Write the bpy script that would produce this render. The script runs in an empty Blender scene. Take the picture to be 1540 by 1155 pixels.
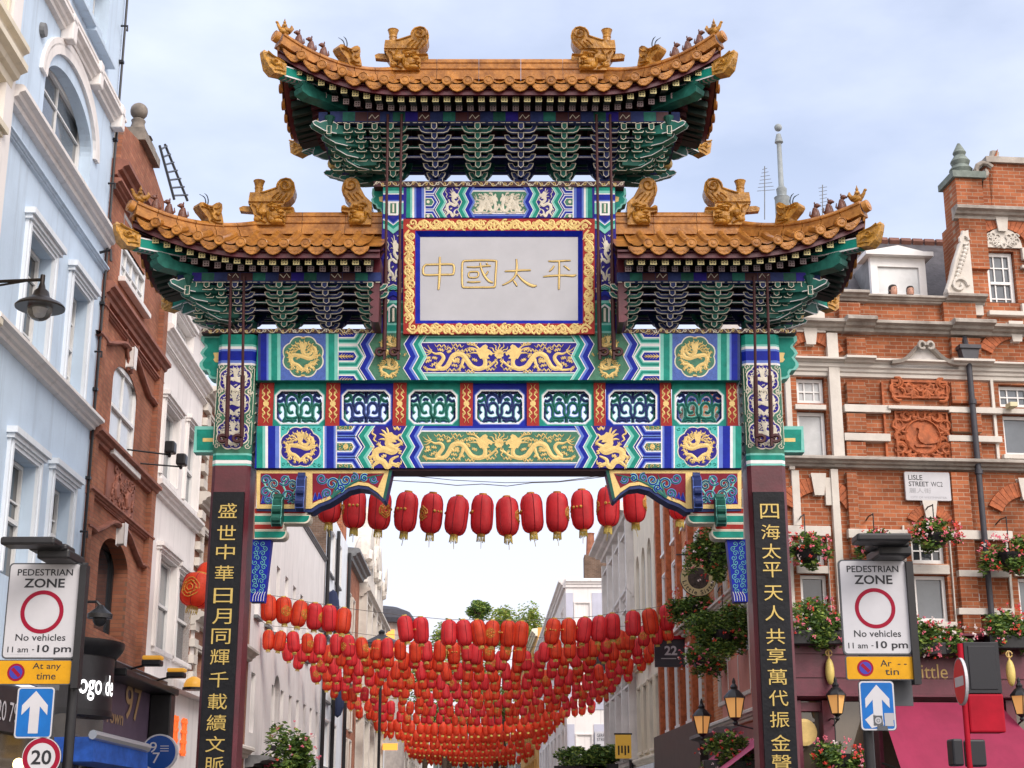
import bpy, math, random
from mathutils import Vector, Matrix, noise
R = math.radians
random.seed(7)
SC = bpy.context.scene
COL = SC.collection
# ---------------------------------------------------------------- camera, sky, sun, exposure
PITCH = R(16.0)
cam = bpy.data.cameras.new('camera'); cam.sensor_width = 36; cam.lens = 52.5; cam.clip_start = .1; cam.clip_end = 2000
camo = bpy.data.objects.new('camera', cam); COL.objects.link(camo)
camo.location = (0, 0, 1.6); camo.rotation_euler = (R(90) + PITCH, 0, 0)
SC.camera = camo
SUN_EL, SUN_ROT = R(38), R(147)          # low soft sun behind the camera, a little to its right
w = bpy.data.worlds.new('World'); SC.world = w; w.use_nodes = True
nt = w.node_tree; N = nt.nodes; N.clear(); L = nt.links
def wn(t, **k):
    n = N.new(t)
    for a, b in k.items(): setattr(n, a, b)
    return n
sky = wn('ShaderNodeTexSky', sky_type='NISHITA', sun_disc=False, sun_elevation=SUN_EL, sun_rotation=SUN_ROT, air_density=1.3, dust_density=1.6, ozone_density=1.2)
tc = wn('ShaderNodeTexCoord')
mp = wn('ShaderNodeMapping'); mp.inputs['Scale'].default_value = (1.6, 1.6, 3.6); mp.inputs['Location'].default_value = (.4, .2, .1)
nz = wn('ShaderNodeTexNoise'); nz.inputs['Scale'].default_value = 2.1; nz.inputs['Detail'].default_value = 7; nz.inputs['Roughness'].default_value = .52
cr = wn('ShaderNodeMapRange'); cr.inputs[1].default_value = .36; cr.inputs[2].default_value = .68; cr.inputs[3].default_value = .44; cr.inputs[4].default_value = .95
sx = wn('ShaderNodeSeparateXYZ')
hz = wn('ShaderNodeMapRange'); hz.inputs[1].default_value = .04; hz.inputs[2].default_value = .42; hz.inputs[3].default_value = .75; hz.inputs[4].default_value = 0
ad = wn('ShaderNodeMath', operation='ADD', use_clamp=True)
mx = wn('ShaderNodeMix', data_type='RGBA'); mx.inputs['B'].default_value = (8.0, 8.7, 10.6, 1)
gl = wn('ShaderNodeMapRange'); gl.inputs[1].default_value = .02; gl.inputs[2].default_value = .2; gl.inputs[3].default_value = .55; gl.inputs[4].default_value = 0
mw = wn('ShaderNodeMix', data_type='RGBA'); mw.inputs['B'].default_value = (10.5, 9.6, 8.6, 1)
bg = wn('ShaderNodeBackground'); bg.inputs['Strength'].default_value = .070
out = wn('ShaderNodeOutputWorld')
sc2 = wn('ShaderNodeMix', data_type='RGBA', blend_type='MULTIPLY'); sc2.inputs['Factor'].default_value = 1; sc2.inputs['B'].default_value = (1.45, 1.38, 1.5, 1)
L.new(tc.outputs['Generated'], mp.inputs[0]); L.new(mp.outputs[0], nz.inputs['Vector']); L.new(nz.outputs[0], cr.inputs[0])
L.new(tc.outputs['Generated'], sx.inputs[0]); L.new(sx.outputs[2], hz.inputs[0]); L.new(sx.outputs[2], gl.inputs[0])
L.new(cr.outputs[0], ad.inputs[0]); L.new(hz.outputs[0], ad.inputs[1])
L.new(sky.outputs[0], sc2.inputs['A']); L.new(sc2.outputs['Result'], mx.inputs['A'])
L.new(ad.outputs[0], mx.inputs['Factor']); L.new(mx.outputs['Result'], mw.inputs['A']); L.new(gl.outputs[0], mw.inputs['Factor'])
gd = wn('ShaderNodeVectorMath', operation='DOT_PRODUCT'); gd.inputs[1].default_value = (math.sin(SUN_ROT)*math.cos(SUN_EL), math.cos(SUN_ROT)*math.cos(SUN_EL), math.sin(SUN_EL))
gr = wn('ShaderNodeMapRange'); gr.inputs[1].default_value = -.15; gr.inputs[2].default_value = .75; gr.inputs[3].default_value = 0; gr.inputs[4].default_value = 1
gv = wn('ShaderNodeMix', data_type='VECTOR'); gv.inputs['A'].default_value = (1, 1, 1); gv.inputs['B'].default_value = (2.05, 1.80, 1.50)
gm_ = wn('ShaderNodeVectorMath', operation='MULTIPLY')          # sky brightened round the sun, behind the camera, to add fill on the facades
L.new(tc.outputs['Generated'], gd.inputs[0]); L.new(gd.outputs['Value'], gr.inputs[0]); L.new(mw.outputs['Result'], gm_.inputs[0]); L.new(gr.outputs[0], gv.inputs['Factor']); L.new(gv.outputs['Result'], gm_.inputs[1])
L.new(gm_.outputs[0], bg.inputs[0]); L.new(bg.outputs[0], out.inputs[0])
sl = bpy.data.lights.new('sun', 'SUN'); sl.energy = 1.25; sl.angle = R(24); sl.color = (1, .95, .88)
so = bpy.data.objects.new('sun', sl); COL.objects.link(so)
_d = Vector((math.sin(SUN_ROT) * math.cos(SUN_EL), math.cos(SUN_ROT) * math.cos(SUN_EL), math.sin(SUN_EL)))
so.rotation_euler = _d.to_track_quat('Z', 'Y').to_euler()
vs = SC.view_settings; vs.view_transform = 'Standard'; vs.look = 'None'; vs.exposure = .76; vs.gamma = 1
# ---------------------------------------------------------------- helpers
FP = 52.5 / 36 * 1540
cP, sP = math.cos(PITCH), math.sin(PITCH)
def ray(px, py):
    a = (px - 770) / FP; b = (577.5 - py) / FP
    return Vector((a, cP - b * sP, sP + b * cP))
def at(px, py, Y):
    d = ray(px, py); t = Y / d.y
    return Vector((d.x * t, Y, 1.6 + d.z * t))
ORG = {}
def tag(o, label=None, cat=None, group=None, kind=None):
    if label: o['label'] = label
    if cat: o['category'] = cat
    if group: o['group'] = group
    if kind: o['kind'] = kind
    return o
def thing(name, label, cat, loc=(0, 0, 0), group=None):
    o = bpy.data.objects.new(name, None); COL.objects.link(o); o.empty_display_size = .1
    o.location = loc; ORG[o.name] = Vector(loc)
    return tag(o, label, cat, group)
class MB:
    """collects polygons, linked later as one mesh object"""
    def __init__(s, T=None): s.v = []; s.f = []; s.m = []; s.T = T; s.mi = 0
    def add(s, vs, fs, mi=None):
        b = len(s.v); T = s.T; mi = s.mi if mi is None else mi
        s.v.extend([T(*p) for p in vs] if T else [Vector(p) for p in vs])
        for f in fs: s.f.append([b + i for i in f]); s.m.append(mi)
    def box(s, x0, x1, y0, y1, z0, z1, mi=None):
        s.add([(x0,y0,z0),(x1,y0,z0),(x1,y1,z0),(x0,y1,z0),(x0,y0,z1),(x1,y0,z1),(x1,y1,z1),(x0,y1,z1)],
              [(0,3,2,1),(4,5,6,7),(0,1,5,4),(1,2,6,5),(2,3,7,6),(3,0,4,7)], mi)
    def prism(s, poly, y0, y1, mi=None, ms=None):
        """poly in (x,z), extruded along y from y0 (front) to y1"""
        n = len(poly)
        s.add([(p[0], y0, p[1]) for p in poly] + [(p[0], y1, p[1]) for p in poly], [list(range(n)), list(range(2*n-1, n-1, -1))], mi)
        b = len(s.v) - 2*n; mm = s.mi if mi is None else mi
        if ms is not None: mm = ms
        for i in range(n):
            j = (i+1) % n; s.f.append([b+i, b+j, b+n+j, b+n+i]); s.m.append(mm)
    def plate(s, poly, y, mi=None):
        s.add([(p[0], y, p[1]) for p in poly], [list(range(len(poly)))], mi)
    def tube(s, pts, r, n=8, mi=None, caps=True):
        pts = [Vector(p) for p in pts]; k = len(pts); rs = r if isinstance(r, (list, tuple)) else [r]*k
        vs = []; up = None
        for i, p in enumerate(pts):
            t = (pts[min(i+1, k-1)] - pts[max(i-1, 0)])
            t = t.normalized() if t.length > 1e-9 else Vector((0,0,1))
            if up is None: up = Vector((0,0,1)) if abs(t.z) < .9 else Vector((0,1,0))
            a = t.cross(up)
            a = a.normalized() if a.length > 1e-6 else t.orthogonal().normalized()
            b = a.cross(t); up = b
            for q in range(n):
                g = 2*math.pi*q/n; vs.append(p + (a*math.cos(g) + b*math.sin(g))*rs[i])
        fs = []
        for i in range(k-1):
            for q in range(n):
                q2 = (q+1) % n; fs.append((i*n+q, i*n+q2, (i+1)*n+q2, (i+1)*n+q))
        if caps: fs.append(tuple(range(n-1, -1, -1))); fs.append(tuple(range((k-1)*n, k*n)))
        s.add(vs, fs, mi)
    def lathe(s, prof, c=(0,0,0), n=16, mi=None, axis='z', mod=None, caps=True):
        vs = []; k = len(prof)
        for i, (r, h) in enumerate(prof):
            for q in range(n):
                g = 2*math.pi*q/n; rr = r*(mod(q, i) if mod else 1)
                a, b = rr*math.cos(g), rr*math.sin(g)
                vs.append({'z': (c[0]+a, c[1]+b, c[2]+h), 'y': (c[0]+a, c[1]+h, c[2]+b), 'x': (c[0]+h, c[1]+a, c[2]+b)}[axis])
        fs = []
        for i in range(k-1):
            for q in range(n):
                q2 = (q+1) % n; fs.append((i*n+q, i*n+q2, (i+1)*n+q2, (i+1)*n+q))
        if caps: fs += [tuple(range(n-1,-1,-1)), tuple(range((k-1)*n, k*n))]
        s.add(vs, fs, mi)
    def ball(s, c, r, n=10, k=6, mi=None):
        r = r if isinstance(r, (tuple, list)) else (r, r, r)
        vs = []; fs = []
        for i in range(k+1):
            a = math.pi*i/k
            for q in range(n):
                g = 2*math.pi*q/n
                vs.append((c[0]+r[0]*math.sin(a)*math.cos(g), c[1]+r[1]*math.sin(a)*math.sin(g), c[2]-r[2]*math.cos(a)))
        for i in range(k):
            for q in range(n):
                q2 = (q+1) % n; fs.append((i*n+q, i*n+q2, (i+1)*n+q2, (i+1)*n+q))
        s.add(vs, fs, mi)
    def sweep(s, pts, prof, mi=None, closed=True, up=Vector((0,0,1))):
        """prof in (side, up) swept along pts with a fixed up direction"""
        pts = [Vector(p) for p in pts]; k = len(pts); n = len(prof); vs = []
        for i, p in enumerate(pts):
            t = (pts[min(i+1,k-1)] - pts[max(i-1,0)]).normalized()
            a = t.cross(up).normalized(); b = a.cross(t).normalized()
            for q in prof: vs.append(p + a*q[0] + b*q[1])
        fs = [(i*n+q, i*n+(q+1) % n, (i+1)*n+(q+1) % n, (i+1)*n+q) for i in range(k-1) for q in range(n)]
        fs += [tuple(range(n-1,-1,-1)), tuple(range((k-1)*n, k*n))]
        s.add(vs, fs, mi)
    def rib(s, pts, w, y, mi=None, h=.006):
        """a flat painted or carved line in the x-z plane, raised along its middle towards -y"""
        k = len(pts); ws = w if isinstance(w, (list, tuple)) else [w]*k; vs = []
        for i, p in enumerate(pts):
            q0, q1 = pts[max(i-1,0)], pts[min(i+1,k-1)]
            tx, tz = q1[0]-q0[0], q1[1]-q0[1]; l = math.hypot(tx, tz) or 1
            nx, nz_ = -tz/l*ws[i]/2, tx/l*ws[i]/2
            vs += [(p[0]+nx, y, p[1]+nz_), (p[0], y-h, p[1]), (p[0]-nx, y, p[1]-nz_)]
        fs = []
        for i in range(k-1):
            a = 3*i; fs += [(a, a+1, a+4, a+3), (a+1, a+2, a+5, a+4)]
        s.add(vs, fs, mi)
    def build(s, name, mats, parent=None, smooth=None, bevel=0, kind=None, label=None, cat=None, group=None):
        org = ORG.get(parent.name, Vector()) if parent else Vector()
        me = bpy.data.meshes.new(name)
        me.from_pydata([v - org for v in s.v], [], s.f)
        mats = mats if isinstance(mats, (list, tuple)) else [mats]
        for m in mats: me.materials.append(m)
        if len(mats) > 1: me.polygons.foreach_set('material_index', s.m)
        if smooth is not None:
            me.polygons.foreach_set('use_smooth', [True]*len(me.polygons)); me.set_sharp_from_angle(angle=R(smooth))
        me.update()
        o = bpy.data.objects.new(name, me); COL.objects.link(o)
        if parent: o.parent = parent; ORG[o.name] = org
        if bevel:
            b = o.modifiers.new('bevel', 'BEVEL'); b.width = bevel; b.segments = 2; b.limit_method = 'ANGLE'; b.angle_limit = R(50)
        return tag(o, label, cat, group, kind)
def kids(o): return list(o.children)
def copy_tree(o, parent=None):
    c = o.copy(); COL.objects.link(c); c.parent = parent
    for ch in kids(o): copy_tree(ch, c)
    return c
def spline(pts, n=6):
    """Catmull-Rom through 2-D or 3-D points"""
    P = [Vector(p) for p in pts]; out = []
    for i in range(len(P)-1):
        a, b, c, d = P[max(i-1,0)], P[i], P[i+1], P[min(i+2, len(P)-1)]
        for k in range(n):
            t = k/n; out.append(.5*((2*b) + (c-a)*t + (2*a-5*b+4*c-d)*t*t + (3*b-a-3*c+d)*t**3))
    out.append(P[-1]); return out
def lerp(a, b, t): return a + (b-a)*t
def glyphs(txt, bold=0, sx=1):
    """flat letter outlines: list of (x, z) verts and faces, unit cap height about .7"""
    c = bpy.data.curves.new('lettering', 'FONT'); c.body = txt; c.size = 1; c.offset = bold; c.resolution_u = 3
    o = bpy.data.objects.new('lettering', c); COL.objects.link(o)
    m = bpy.data.meshes.new_from_object(o)
    v = [(p.co.x*sx, p.co.y) for p in m.vertices]; f = [list(p.vertices) for p in m.polygons]
    bpy.data.objects.remove(o); bpy.data.curves.remove(c); bpy.data.meshes.remove(m)
    return v, f
def write(mb, txt, x0, x1, z0, z1, y, mi=None, bold=0, thick=0):
    """lettering filling the box x0..x1, z0..z1 at depth y of the builder's own frame"""
    v, f = glyphs(txt, bold)
    a0, a1 = min(p[0] for p in v), max(p[0] for p in v); b0, b1 = min(p[1] for p in v), max(p[1] for p in v)
    q = [(x0+(p[0]-a0)/(a1-a0)*(x1-x0), y, z0+(p[1]-b0)/(b1-b0)*(z1-z0)) for p in v]
    mb.add(q, f, mi)
# ---------------------------------------------------------------- materials
MATS = {}
def mat(name, col, rough=.6, var=.0, vs=6., bump=0, bs=40., metal=0, spec=.4, emit=None, es=1, trans=0, var2=None, coat=0):
    if name in MATS: return MATS[name]
    m = bpy.data.materials.new(name); m.use_nodes = True; n = m.node_tree.nodes; l = m.node_tree.links
    b = n['Principled BSDF']; b.inputs['Roughness'].default_value = rough; b.inputs['Metallic'].default_value = metal
    b.inputs['Specular IOR Level'].default_value = spec; b.inputs['Coat Weight'].default_value = coat
    c = (*col, 1); b.inputs['Base Color'].default_value = c
    if var or var2:
        t = n.new('ShaderNodeTexCoord'); z = n.new('ShaderNodeTexNoise'); z.inputs['Scale'].default_value = vs; z.inputs['Detail'].default_value = 6; z.inputs['Roughness'].default_value = .65
        l.new(t.outputs['Object'], z.inputs['Vector'])
        mr = n.new('ShaderNodeMapRange'); mr.inputs[1].default_value = .3; mr.inputs[2].default_value = .7; l.new(z.outputs[0], mr.inputs[0])
        x = n.new('ShaderNodeMix'); x.data_type = 'RGBA'; l.new(mr.outputs[0], x.inputs['Factor'])
        x.inputs['A'].default_value = (*[q*(1-var) for q in col], 1); x.inputs['B'].default_value = (*(var2 or [min(1, q*(1+var)) for q in col]), 1)
        l.new(x.outputs['Result'], b.inputs['Base Color'])
    if bump:
        t = n.new('ShaderNodeTexCoord'); z = n.new('ShaderNodeTexNoise'); z.inputs['Scale'].default_value = bs; z.inputs['Detail'].default_value = 4
        l.new(t.outputs['Object'], z.inputs['Vector']); bp = n.new('ShaderNodeBump'); bp.inputs['Strength'].default_value = bump; bp.inputs['Distance'].default_value = .02
        l.new(z.outputs[0], bp.inputs['Height']); l.new(bp.outputs[0], b.inputs['Normal'])
    if emit: b.inputs['Emission Color'].default_value = (*emit, 1); b.inputs['Emission Strength'].default_value = es
    if trans:
        tr = n.new('ShaderNodeBsdfTranslucent'); mx_ = n.new('ShaderNodeMixShader'); mx_.inputs[0].default_value = trans
        o = n['Material Output']; l.new(b.outputs[0], mx_.inputs[1]); l.new(tr.outputs[0], mx_.inputs[2]); l.new(mx_.outputs[0], o.inputs[0])
        if b.inputs['Base Color'].is_linked: l.new(b.inputs['Base Color'].links[0].from_socket, tr.inputs[0])
        else: tr.inputs[0].default_value = c
    MATS[name] = m; return m
def brick(name, c1, c2, mortar, ax='x', sc=1., var=.5, dirt=.5):
    """running-bond brickwork on a wall that runs along ax"""
    m = bpy.data.materials.new(name); m.use_nodes = True; n = m.node_tree.nodes; l = m.node_tree.links; b = n['Principled BSDF']; b.inputs['Roughness'].default_value = .85; b.inputs['Specular IOR Level'].default_value = .2
    g = n.new('ShaderNodeNewGeometry'); s = n.new('ShaderNodeSeparateXYZ'); c = n.new('ShaderNodeCombineXYZ'); l.new(g.outputs['Position'], s.inputs[0])
    l.new(s.outputs['X' if ax == 'x' else 'Y'], c.inputs['X']); l.new(s.outputs['Z'], c.inputs['Y'])
    t = n.new('ShaderNodeTexBrick'); l.new(c.outputs[0], t.inputs['Vector'])
    t.inputs['Color1'].default_value = (*c1, 1); t.inputs['Color2'].default_value = (*c2, 1); t.inputs['Mortar'].default_value = (*mortar, 1)
    t.inputs['Scale'].default_value = 1; t.inputs['Brick Width'].default_value = .225*sc; t.inputs['Row Height'].default_value = .075*sc; t.inputs['Mortar Size'].default_value = .006*sc; t.inputs['Bias'].default_value = -.1
    z = n.new('ShaderNodeTexNoise'); z.inputs['Scale'].default_value = .9; z.inputs['Detail'].default_value = 8; z.inputs['Roughness'].default_value = .7; l.new(g.outputs['Position'], z.inputs['Vector'])
    mr = n.new('ShaderNodeMapRange'); mr.inputs[1].default_value = .35; mr.inputs[2].default_value = .68; mr.inputs[3].default_value = 1-dirt; mr.inputs[4].default_value = 1.12; l.new(z.outputs[0], mr.inputs[0])
    x = n.new('ShaderNodeMix'); x.data_type = 'RGBA'; x.blend_type = 'MULTIPLY'; x.inputs['Factor'].default_value = 1
    l.new(t.outputs[0], x.inputs['A']); l.new(mr.outputs[0], x.inputs['B']); l.new(x.outputs['Result'], b.inputs['Base Color'])
    bp = n.new('ShaderNodeBump'); bp.inputs['Strength'].default_value = .5; bp.inputs['Distance'].default_value = .01; bp.invert = True
    l.new(t.outputs['Fac'], bp.inputs['Height']); l.new(bp.outputs[0], b.inputs['Normal'])
    MATS[name] = m; return m
GOLD = mat('gilding', (.62, .45, .165), .42, .12, 12, .25, 60, .15)
GOLDD = mat('gold_lettering', (.50, .37, .11), .35, .1, 20, 0, 1, .3)
CREAM = mat('cream_line', (.62, .58, .48), .6, .15, 9)
WHITE_L = mat('white_line', (.68, .67, .68), .55, .08, 9)
INDIGO = mat('indigo_paint', (.022, .014, .20), .5, .3, 8, .1, 50, spec=.15)
BLUE = mat('royal_blue_paint', (.004, .014, .26), .45, .25, 7, .1, 40, spec=.15)
LBLUE = mat('pale_blue_paint', (.11, .18, .52), .5, .12, 9, spec=.15)
TEAL = mat('teal_paint', (.008, .215, .165), .45, .25, 7, .1, 40, spec=.15)
LTEAL = mat('pale_teal_paint', (.15, .46, .40), .5, .12, 9)
GREENF = mat('green_field_paint', (.035, .15, .09), .55, .3, 14, .1, 50)
MIDBLUE = mat('slate_blue_paint', (.045, .10, .36), .55, .25, 30, .2, 90)
TURQ = mat('turquoise_paint', (.05, .40, .37), .55, .3, 40, .2, 90)
RED = mat('vermilion_paint', (.30, .026, .02), .5, .25, 8, .1, 40, spec=.15)
CRIMSON = mat('crimson_paint', (.17, .010, .025), .5, .25, 8, .1, 40, spec=.15)
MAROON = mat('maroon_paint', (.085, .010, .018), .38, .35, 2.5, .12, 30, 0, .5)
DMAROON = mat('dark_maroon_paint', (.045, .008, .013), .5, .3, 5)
DGREEN = mat('dark_green_paint', (.016, .085, .066), .45, .4, 6, spec=.15)
DBLUE = mat('dark_blue_paint', (.024, .038, .13), .45, .4, 6, spec=.15)
BGREEN = mat('bracket_green_paint', (.020, .125, .10), .42, .4, 8, spec=.15)
TILE = mat('amber_glazed_tile', (.25, .088, .016), .3, .35, 5.5, .35, 25, 0, .3, var2=(.50, .22, .046), coat=.08)
TILED = mat('ochre_glazed_tile', (.24, .095, .010), .32, .4, 9, .6, 30, 0, .3, var2=(.52, .26, .045), coat=.08)
BEAST = mat('brown_glaze', (.12, .04, .022), .4, .4, 20, .4, 50, 0, .5)
IRON = mat('rust_red_iron', (.05, .010, .012), .5, .3, 9)
BLACKB = mat('black_lacquer', (.007, .008, .011), .4, .4, 3, .3, 18, 0, .2)
PANELW = mat('pale_grey_panel', (.405, .41, .44), .4, .07, 1.6)
# ---------------------------------------------------------------- the ceremonial gate
XG, YG = -.176, 19.6
def GT(x, y, z): return Vector((XG+x, YG+y, z))
def G(px, py, y=-.25):
    p = at(px, py, YG+y); return (p.x-XG, p.z)
PN = 'INDIGO BLUE LBLUE TEAL LTEAL GREENF MIDBLUE TURQ RED CRIMSON GOLD CREAM WHITE_L MAROON DMAROON DGREEN DBLUE BGREEN BLACKB GOLDD PANELW'.split()
PM = [globals()[n] for n in PN]; PI = {n: i for i, n in enumerate(PN)}
gate = thing('ceremonial_gate', 'tall painted gate with three amber tiled roofs standing across the street', 'gate', (XG, YG, 0))
def M(px): return 1501-px
class Art:
    """painted ornament on one member: pixel-measured outlines put on the member's real front plane"""
    def __init__(s, y, mb=None): s.y = y; s.mb = mb or MB(GT); s.mir = False
    def q(s, px, py): return G(M(px) if s.mir else px, py, s.y)
    def poly(s, pts, lay, mi): s.mb.plate([s.q(*p) for p in pts], s.y-.003*lay, PI[mi])
    def rect(s, x0, x1, y0, y1, lay, mi): s.poly([(x0,y0),(x1,y0),(x1,y1),(x0,y1)], lay, mi)
    def rib(s, pts, w, lay, mi='GOLD', n=5, h=.004, smooth=True):
        p = spline([Vector((*s.q(*a), 0)) for a in pts], n) if smooth and len(pts) > 2 else [Vector((*s.q(*a), 0)) for a in pts]
        k = len(p); ws = [x*.0092 for x in w] if isinstance(w, (list, tuple)) else [w*.0092]
        if len(ws) == 1: ws = ws*k
        else: ws = [lerp(ws[int(i/(k-1)*(len(ws)-1)-1e-9)], ws[min(len(ws)-1, int(i/(k-1)*(len(ws)-1)-1e-9)+1)], (i/(k-1)*(len(ws)-1)) - int(i/(k-1)*(len(ws)-1)-1e-9)) for i in range(k)]
        s.mb.rib(p, ws, s.y-.003*lay, PI[mi], h)
    def blob(s, pts, lay, mi='GOLD'): s.poly(pts, lay, mi)
    def zig(s, line, bands, lay):
        a = 0
        for w, mi in bands:
            s.poly([(x+a, y) for x, y in line] + [(x+a+w, y) for x, y in reversed(line)], lay, mi); a += w
    def arrow(s, x0, xt, yc, h, cut, lay, mats, step):
        """pointed panel, nested outlines; cut=(ymin,ymax) clips it at the member's edges"""
        for k, mi in enumerate(mats):
            hh = h-step*k; t = xt-step*1.15*k; b = t-hh*.62
            if hh <= 0: break
            top, bot = max(yc-hh, cut[0]), min(yc+hh, cut[1])
            pts = [(x0, top)]
            if yc-hh >= cut[0]: pts += [(b, top)]
            else: pts += [(t-(yc-cut[0])*.62, top)]
            if cut[0] < yc < cut[1]: pts += [(t, yc)]
            if yc+hh <= cut[1]: pts += [(b, bot)]
            else: pts += [(t-(cut[1]-yc)*.62, bot)]
            pts += [(x0, bot)]
            s.poly(pts, lay+k*.5, mi)
    def wave(s, x0, y0, x1, y1, amp, n, w, lay, mi='GOLD'):
        d = math.hypot(x1-x0, y1-y0) or 1; nx, ny = -(y1-y0)/d, (x1-x0)/d
        pts = [(lerp(x0,x1,i/(2*n))+nx*amp*(1 if i % 2 else -1), lerp(y0,y1,i/(2*n))+ny*amp*(1 if i % 2 else -1)) for i in range(2*n+1)]
        s.rib(pts, [w*.4]+[w]*3+[w*.3], lay, mi, 3, .004)
    def claw(s, x, y, ang, r, lay, mi='GOLD'):
        for k in (-.9, -.3, .3, .9):
            s.rib([(x,y), (x+r*math.cos(ang+k), y+r*math.sin(ang+k))], [r*.45, r*.15], lay, mi, smooth=False, h=.004)
    def spiral(s, cx, cy, r, turns, a0, w, lay, mi='GOLD', sg=1):
        k = max(6, int(turns*9)); s.rib([(cx+r*(1-.85*i/k)*math.cos(a0+sg*i/k*turns*2*math.pi), cy+r*(1-.85*i/k)*math.sin(a0+sg*i/k*turns*2*math.pi)) for i in range(k+1)], w, lay, mi, 2, .004)
    def lobed(s, cx, cy, r, lay, mi, n=8):
        s.poly([(cx+r*(.9+.1*abs(math.sin(n/2*t)))*math.cos(t), cy+r*(.9+.1*abs(math.sin(n/2*t)))*math.sin(t)) for t in [2*math.pi*i/64 for i in range(64)]], lay, mi)
    def running(s, X, Y, W, H, lay, flip=False, mi='GOLD'):
        """a running dragon chasing a pearl, head to the right; X,Y,W,H is its box"""
        f = lambda u, v: (X+u*W if not flip else X+W-u*W, Y+v*H)
        def rb(pts, w, **k): s.rib([f(*p) for p in pts], [q*H/52 for q in w], lay, mi, **k)
        rb([(.1,.32),(.17,.42),(.25,.42),(.29,.58),(.24,.80),(.20,.92),(.26,1.0),(.33,.93),(.38,.72),(.43,.50),(.51,.42),(.58,.50),(.64,.72),(.70,.92),(.80,1.0),(.88,.90),(.89,.66),(.84,.50)], [2,4,6,7,8,8,8,9,9,10,10,10,10,10,9,9,8,9])
        s.blob([f(*p) for p in [(.78,.44),(.76,.26),(.82,.20),(.86,.10),(.90,.06),(.93,.14),(.92,.22),(.97,.30),(1.0,.42),(.98,.50),(.95,.44),(.93,.52),(.96,.60),(.91,.62),(.86,.60),(.82,.62)]], lay+1.2, mi)
        for pts in ([(.79,.3),(.7,.2),(.62,.22)], [(.8,.24),(.74,.1),(.64,.08)], [(.8,.4),(.72,.38),(.66,.42)]): rb(pts, [4,3,1], n=3)
        for a, b in (((.40,.62),(.49,.70)), ((.27,.95),(.07,1.02)), ((.58,.62),(.52,1.0)), ((.86,.98),(1.03,.72))):
            rb([a, ((a[0]+b[0])/2, (a[1]+b[1])/2+.06), b], [7,5,4], n=3)
            p = f(*b); s.claw(p[0], p[1], math.atan2((b[1]-a[1])*H, (b[0]-a[0])*W*(-1 if flip else 1)), H*.12, lay, mi)
        for a, b in (((.1,.32),(.0,.16)), ((.1,.32),(.01,.34)), ((.12,.3),(.06,.08)), ((.11,.36),(.0,.5))): rb([a, ((a[0]+b[0])/2, (a[1]+b[1])/2+.04), b], [3,2,1], n=3)
        for x0, y0, x1, y1 in ((.16,.10,.36,.14),(.3,.22,.5,.2),(.4,.06,.58,.14),(.56,.28,.7,.3),(.62,.02,.78,.06),(.02,.74,.12,.66),(.32,1.06,.5,1.04),(.6,1.08,.75,1.1),(.9,1.04,1.04,1.0),(.04,.6,.1,.56),(.1,.9,.2,.74),(.45,.3,.6,.34),(.2,.24,.3,.3),(.44,.66,.52,.6),(.66,.2,.74,.3),(.12,.56,.2,.6),(.4,.84,.5,.9),(.52,.86,.6,.96),(.62,.4,.68,.56),(.7,.62,.78,.7),(.0,.9,.06,1.06),(.34,.36,.4,.3),(.94,.7,.99,.86)):
            p, q = f(x0,y0), f(x1,y1); s.wave(*p, *q, H*.05, 3, H*.045, lay, mi)
    def coiled(s, cx, cy, r, lay, mi='GOLD', seed=1):
        """a dragon coiled in a medallion, face to the viewer"""
        f = lambda u, v: (cx+u*r, cy+v*r)
        def rb(pts, w, **k): s.rib([f(*p) for p in pts], [q*r/37 for q in w], lay, mi, **k)
        rb([(-.02,-.5),(-.02,-.28),(.12,-.1),(.34,-.12),(.48,-.3),(.42,-.46),(.58,-.5),(.66,-.3),(.56,0),(.3,.1),(0,.0),(-.3,-.06),(-.56,-.06),(-.66,.14),(-.55,.36),(-.3,.46),(-.1,.62),(0,.74),(.14,.6),(.34,.44),(.6,.38),(.74,.12)], [8,8,7,6,5,3,5,7,8,8,8,8,8,8,8,7,6,6,6,6,5,2])
        s.blob([f(*p) for p in [(-.2,-.66),(-.14,-.78),(-.05,-.7),(.05,-.7),(.13,-.78),(.2,-.66),(.16,-.42),(.08,-.26),(-.08,-.26),(-.16,-.42)]], lay+1.2, mi)
        for g in (-1, 1):
            rb([(g*.16,-.6),(g*.3,-.66),(g*.34,-.52)], [2,2,1], n=3)
            for k in range(4): rb([(g*(.2+.06*k),-.40+.05*k),(g*(.36+.07*k),-.56+.11*k),(g*(.46+.09*k),-.54+.14*k)], [3,2,1], n=3)
        for a, b in (((-.5,.3),(-.62,.62)), ((.3,.45),(.55,.66)), ((.6,.0),(.84,-.06)), ((-.62,.0),(-.84,-.2)), ((-.2,.5),(-.3,.78)), ((.1,.62),(.26,.8))):
            rb([a, b], [6,3], smooth=False); p = f(*b); s.claw(*p, math.atan2(b[1]-a[1], b[0]-a[0]), r*.13, lay, mi)
        rn = random.Random(seed)
        for k in range(22):
            t = k/22*2*math.pi+.2; a = f(.88*math.cos(t), .88*math.sin(t)); b = f(.60*math.cos(t+.35), .60*math.sin(t+.35)); s.wave(*a, *b, r*.04, 2, r*.075, lay, mi)
        for k in range(9):
            t, q = rn.random()*6.28, rn.uniform(.1,.55); a = f(q*math.cos(t), q*math.sin(t)); b = f(q*math.cos(t)+.22, q*math.sin(t)-.1); s.wave(*a, *b, r*.03, 2, r*.06, lay, mi)
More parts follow.
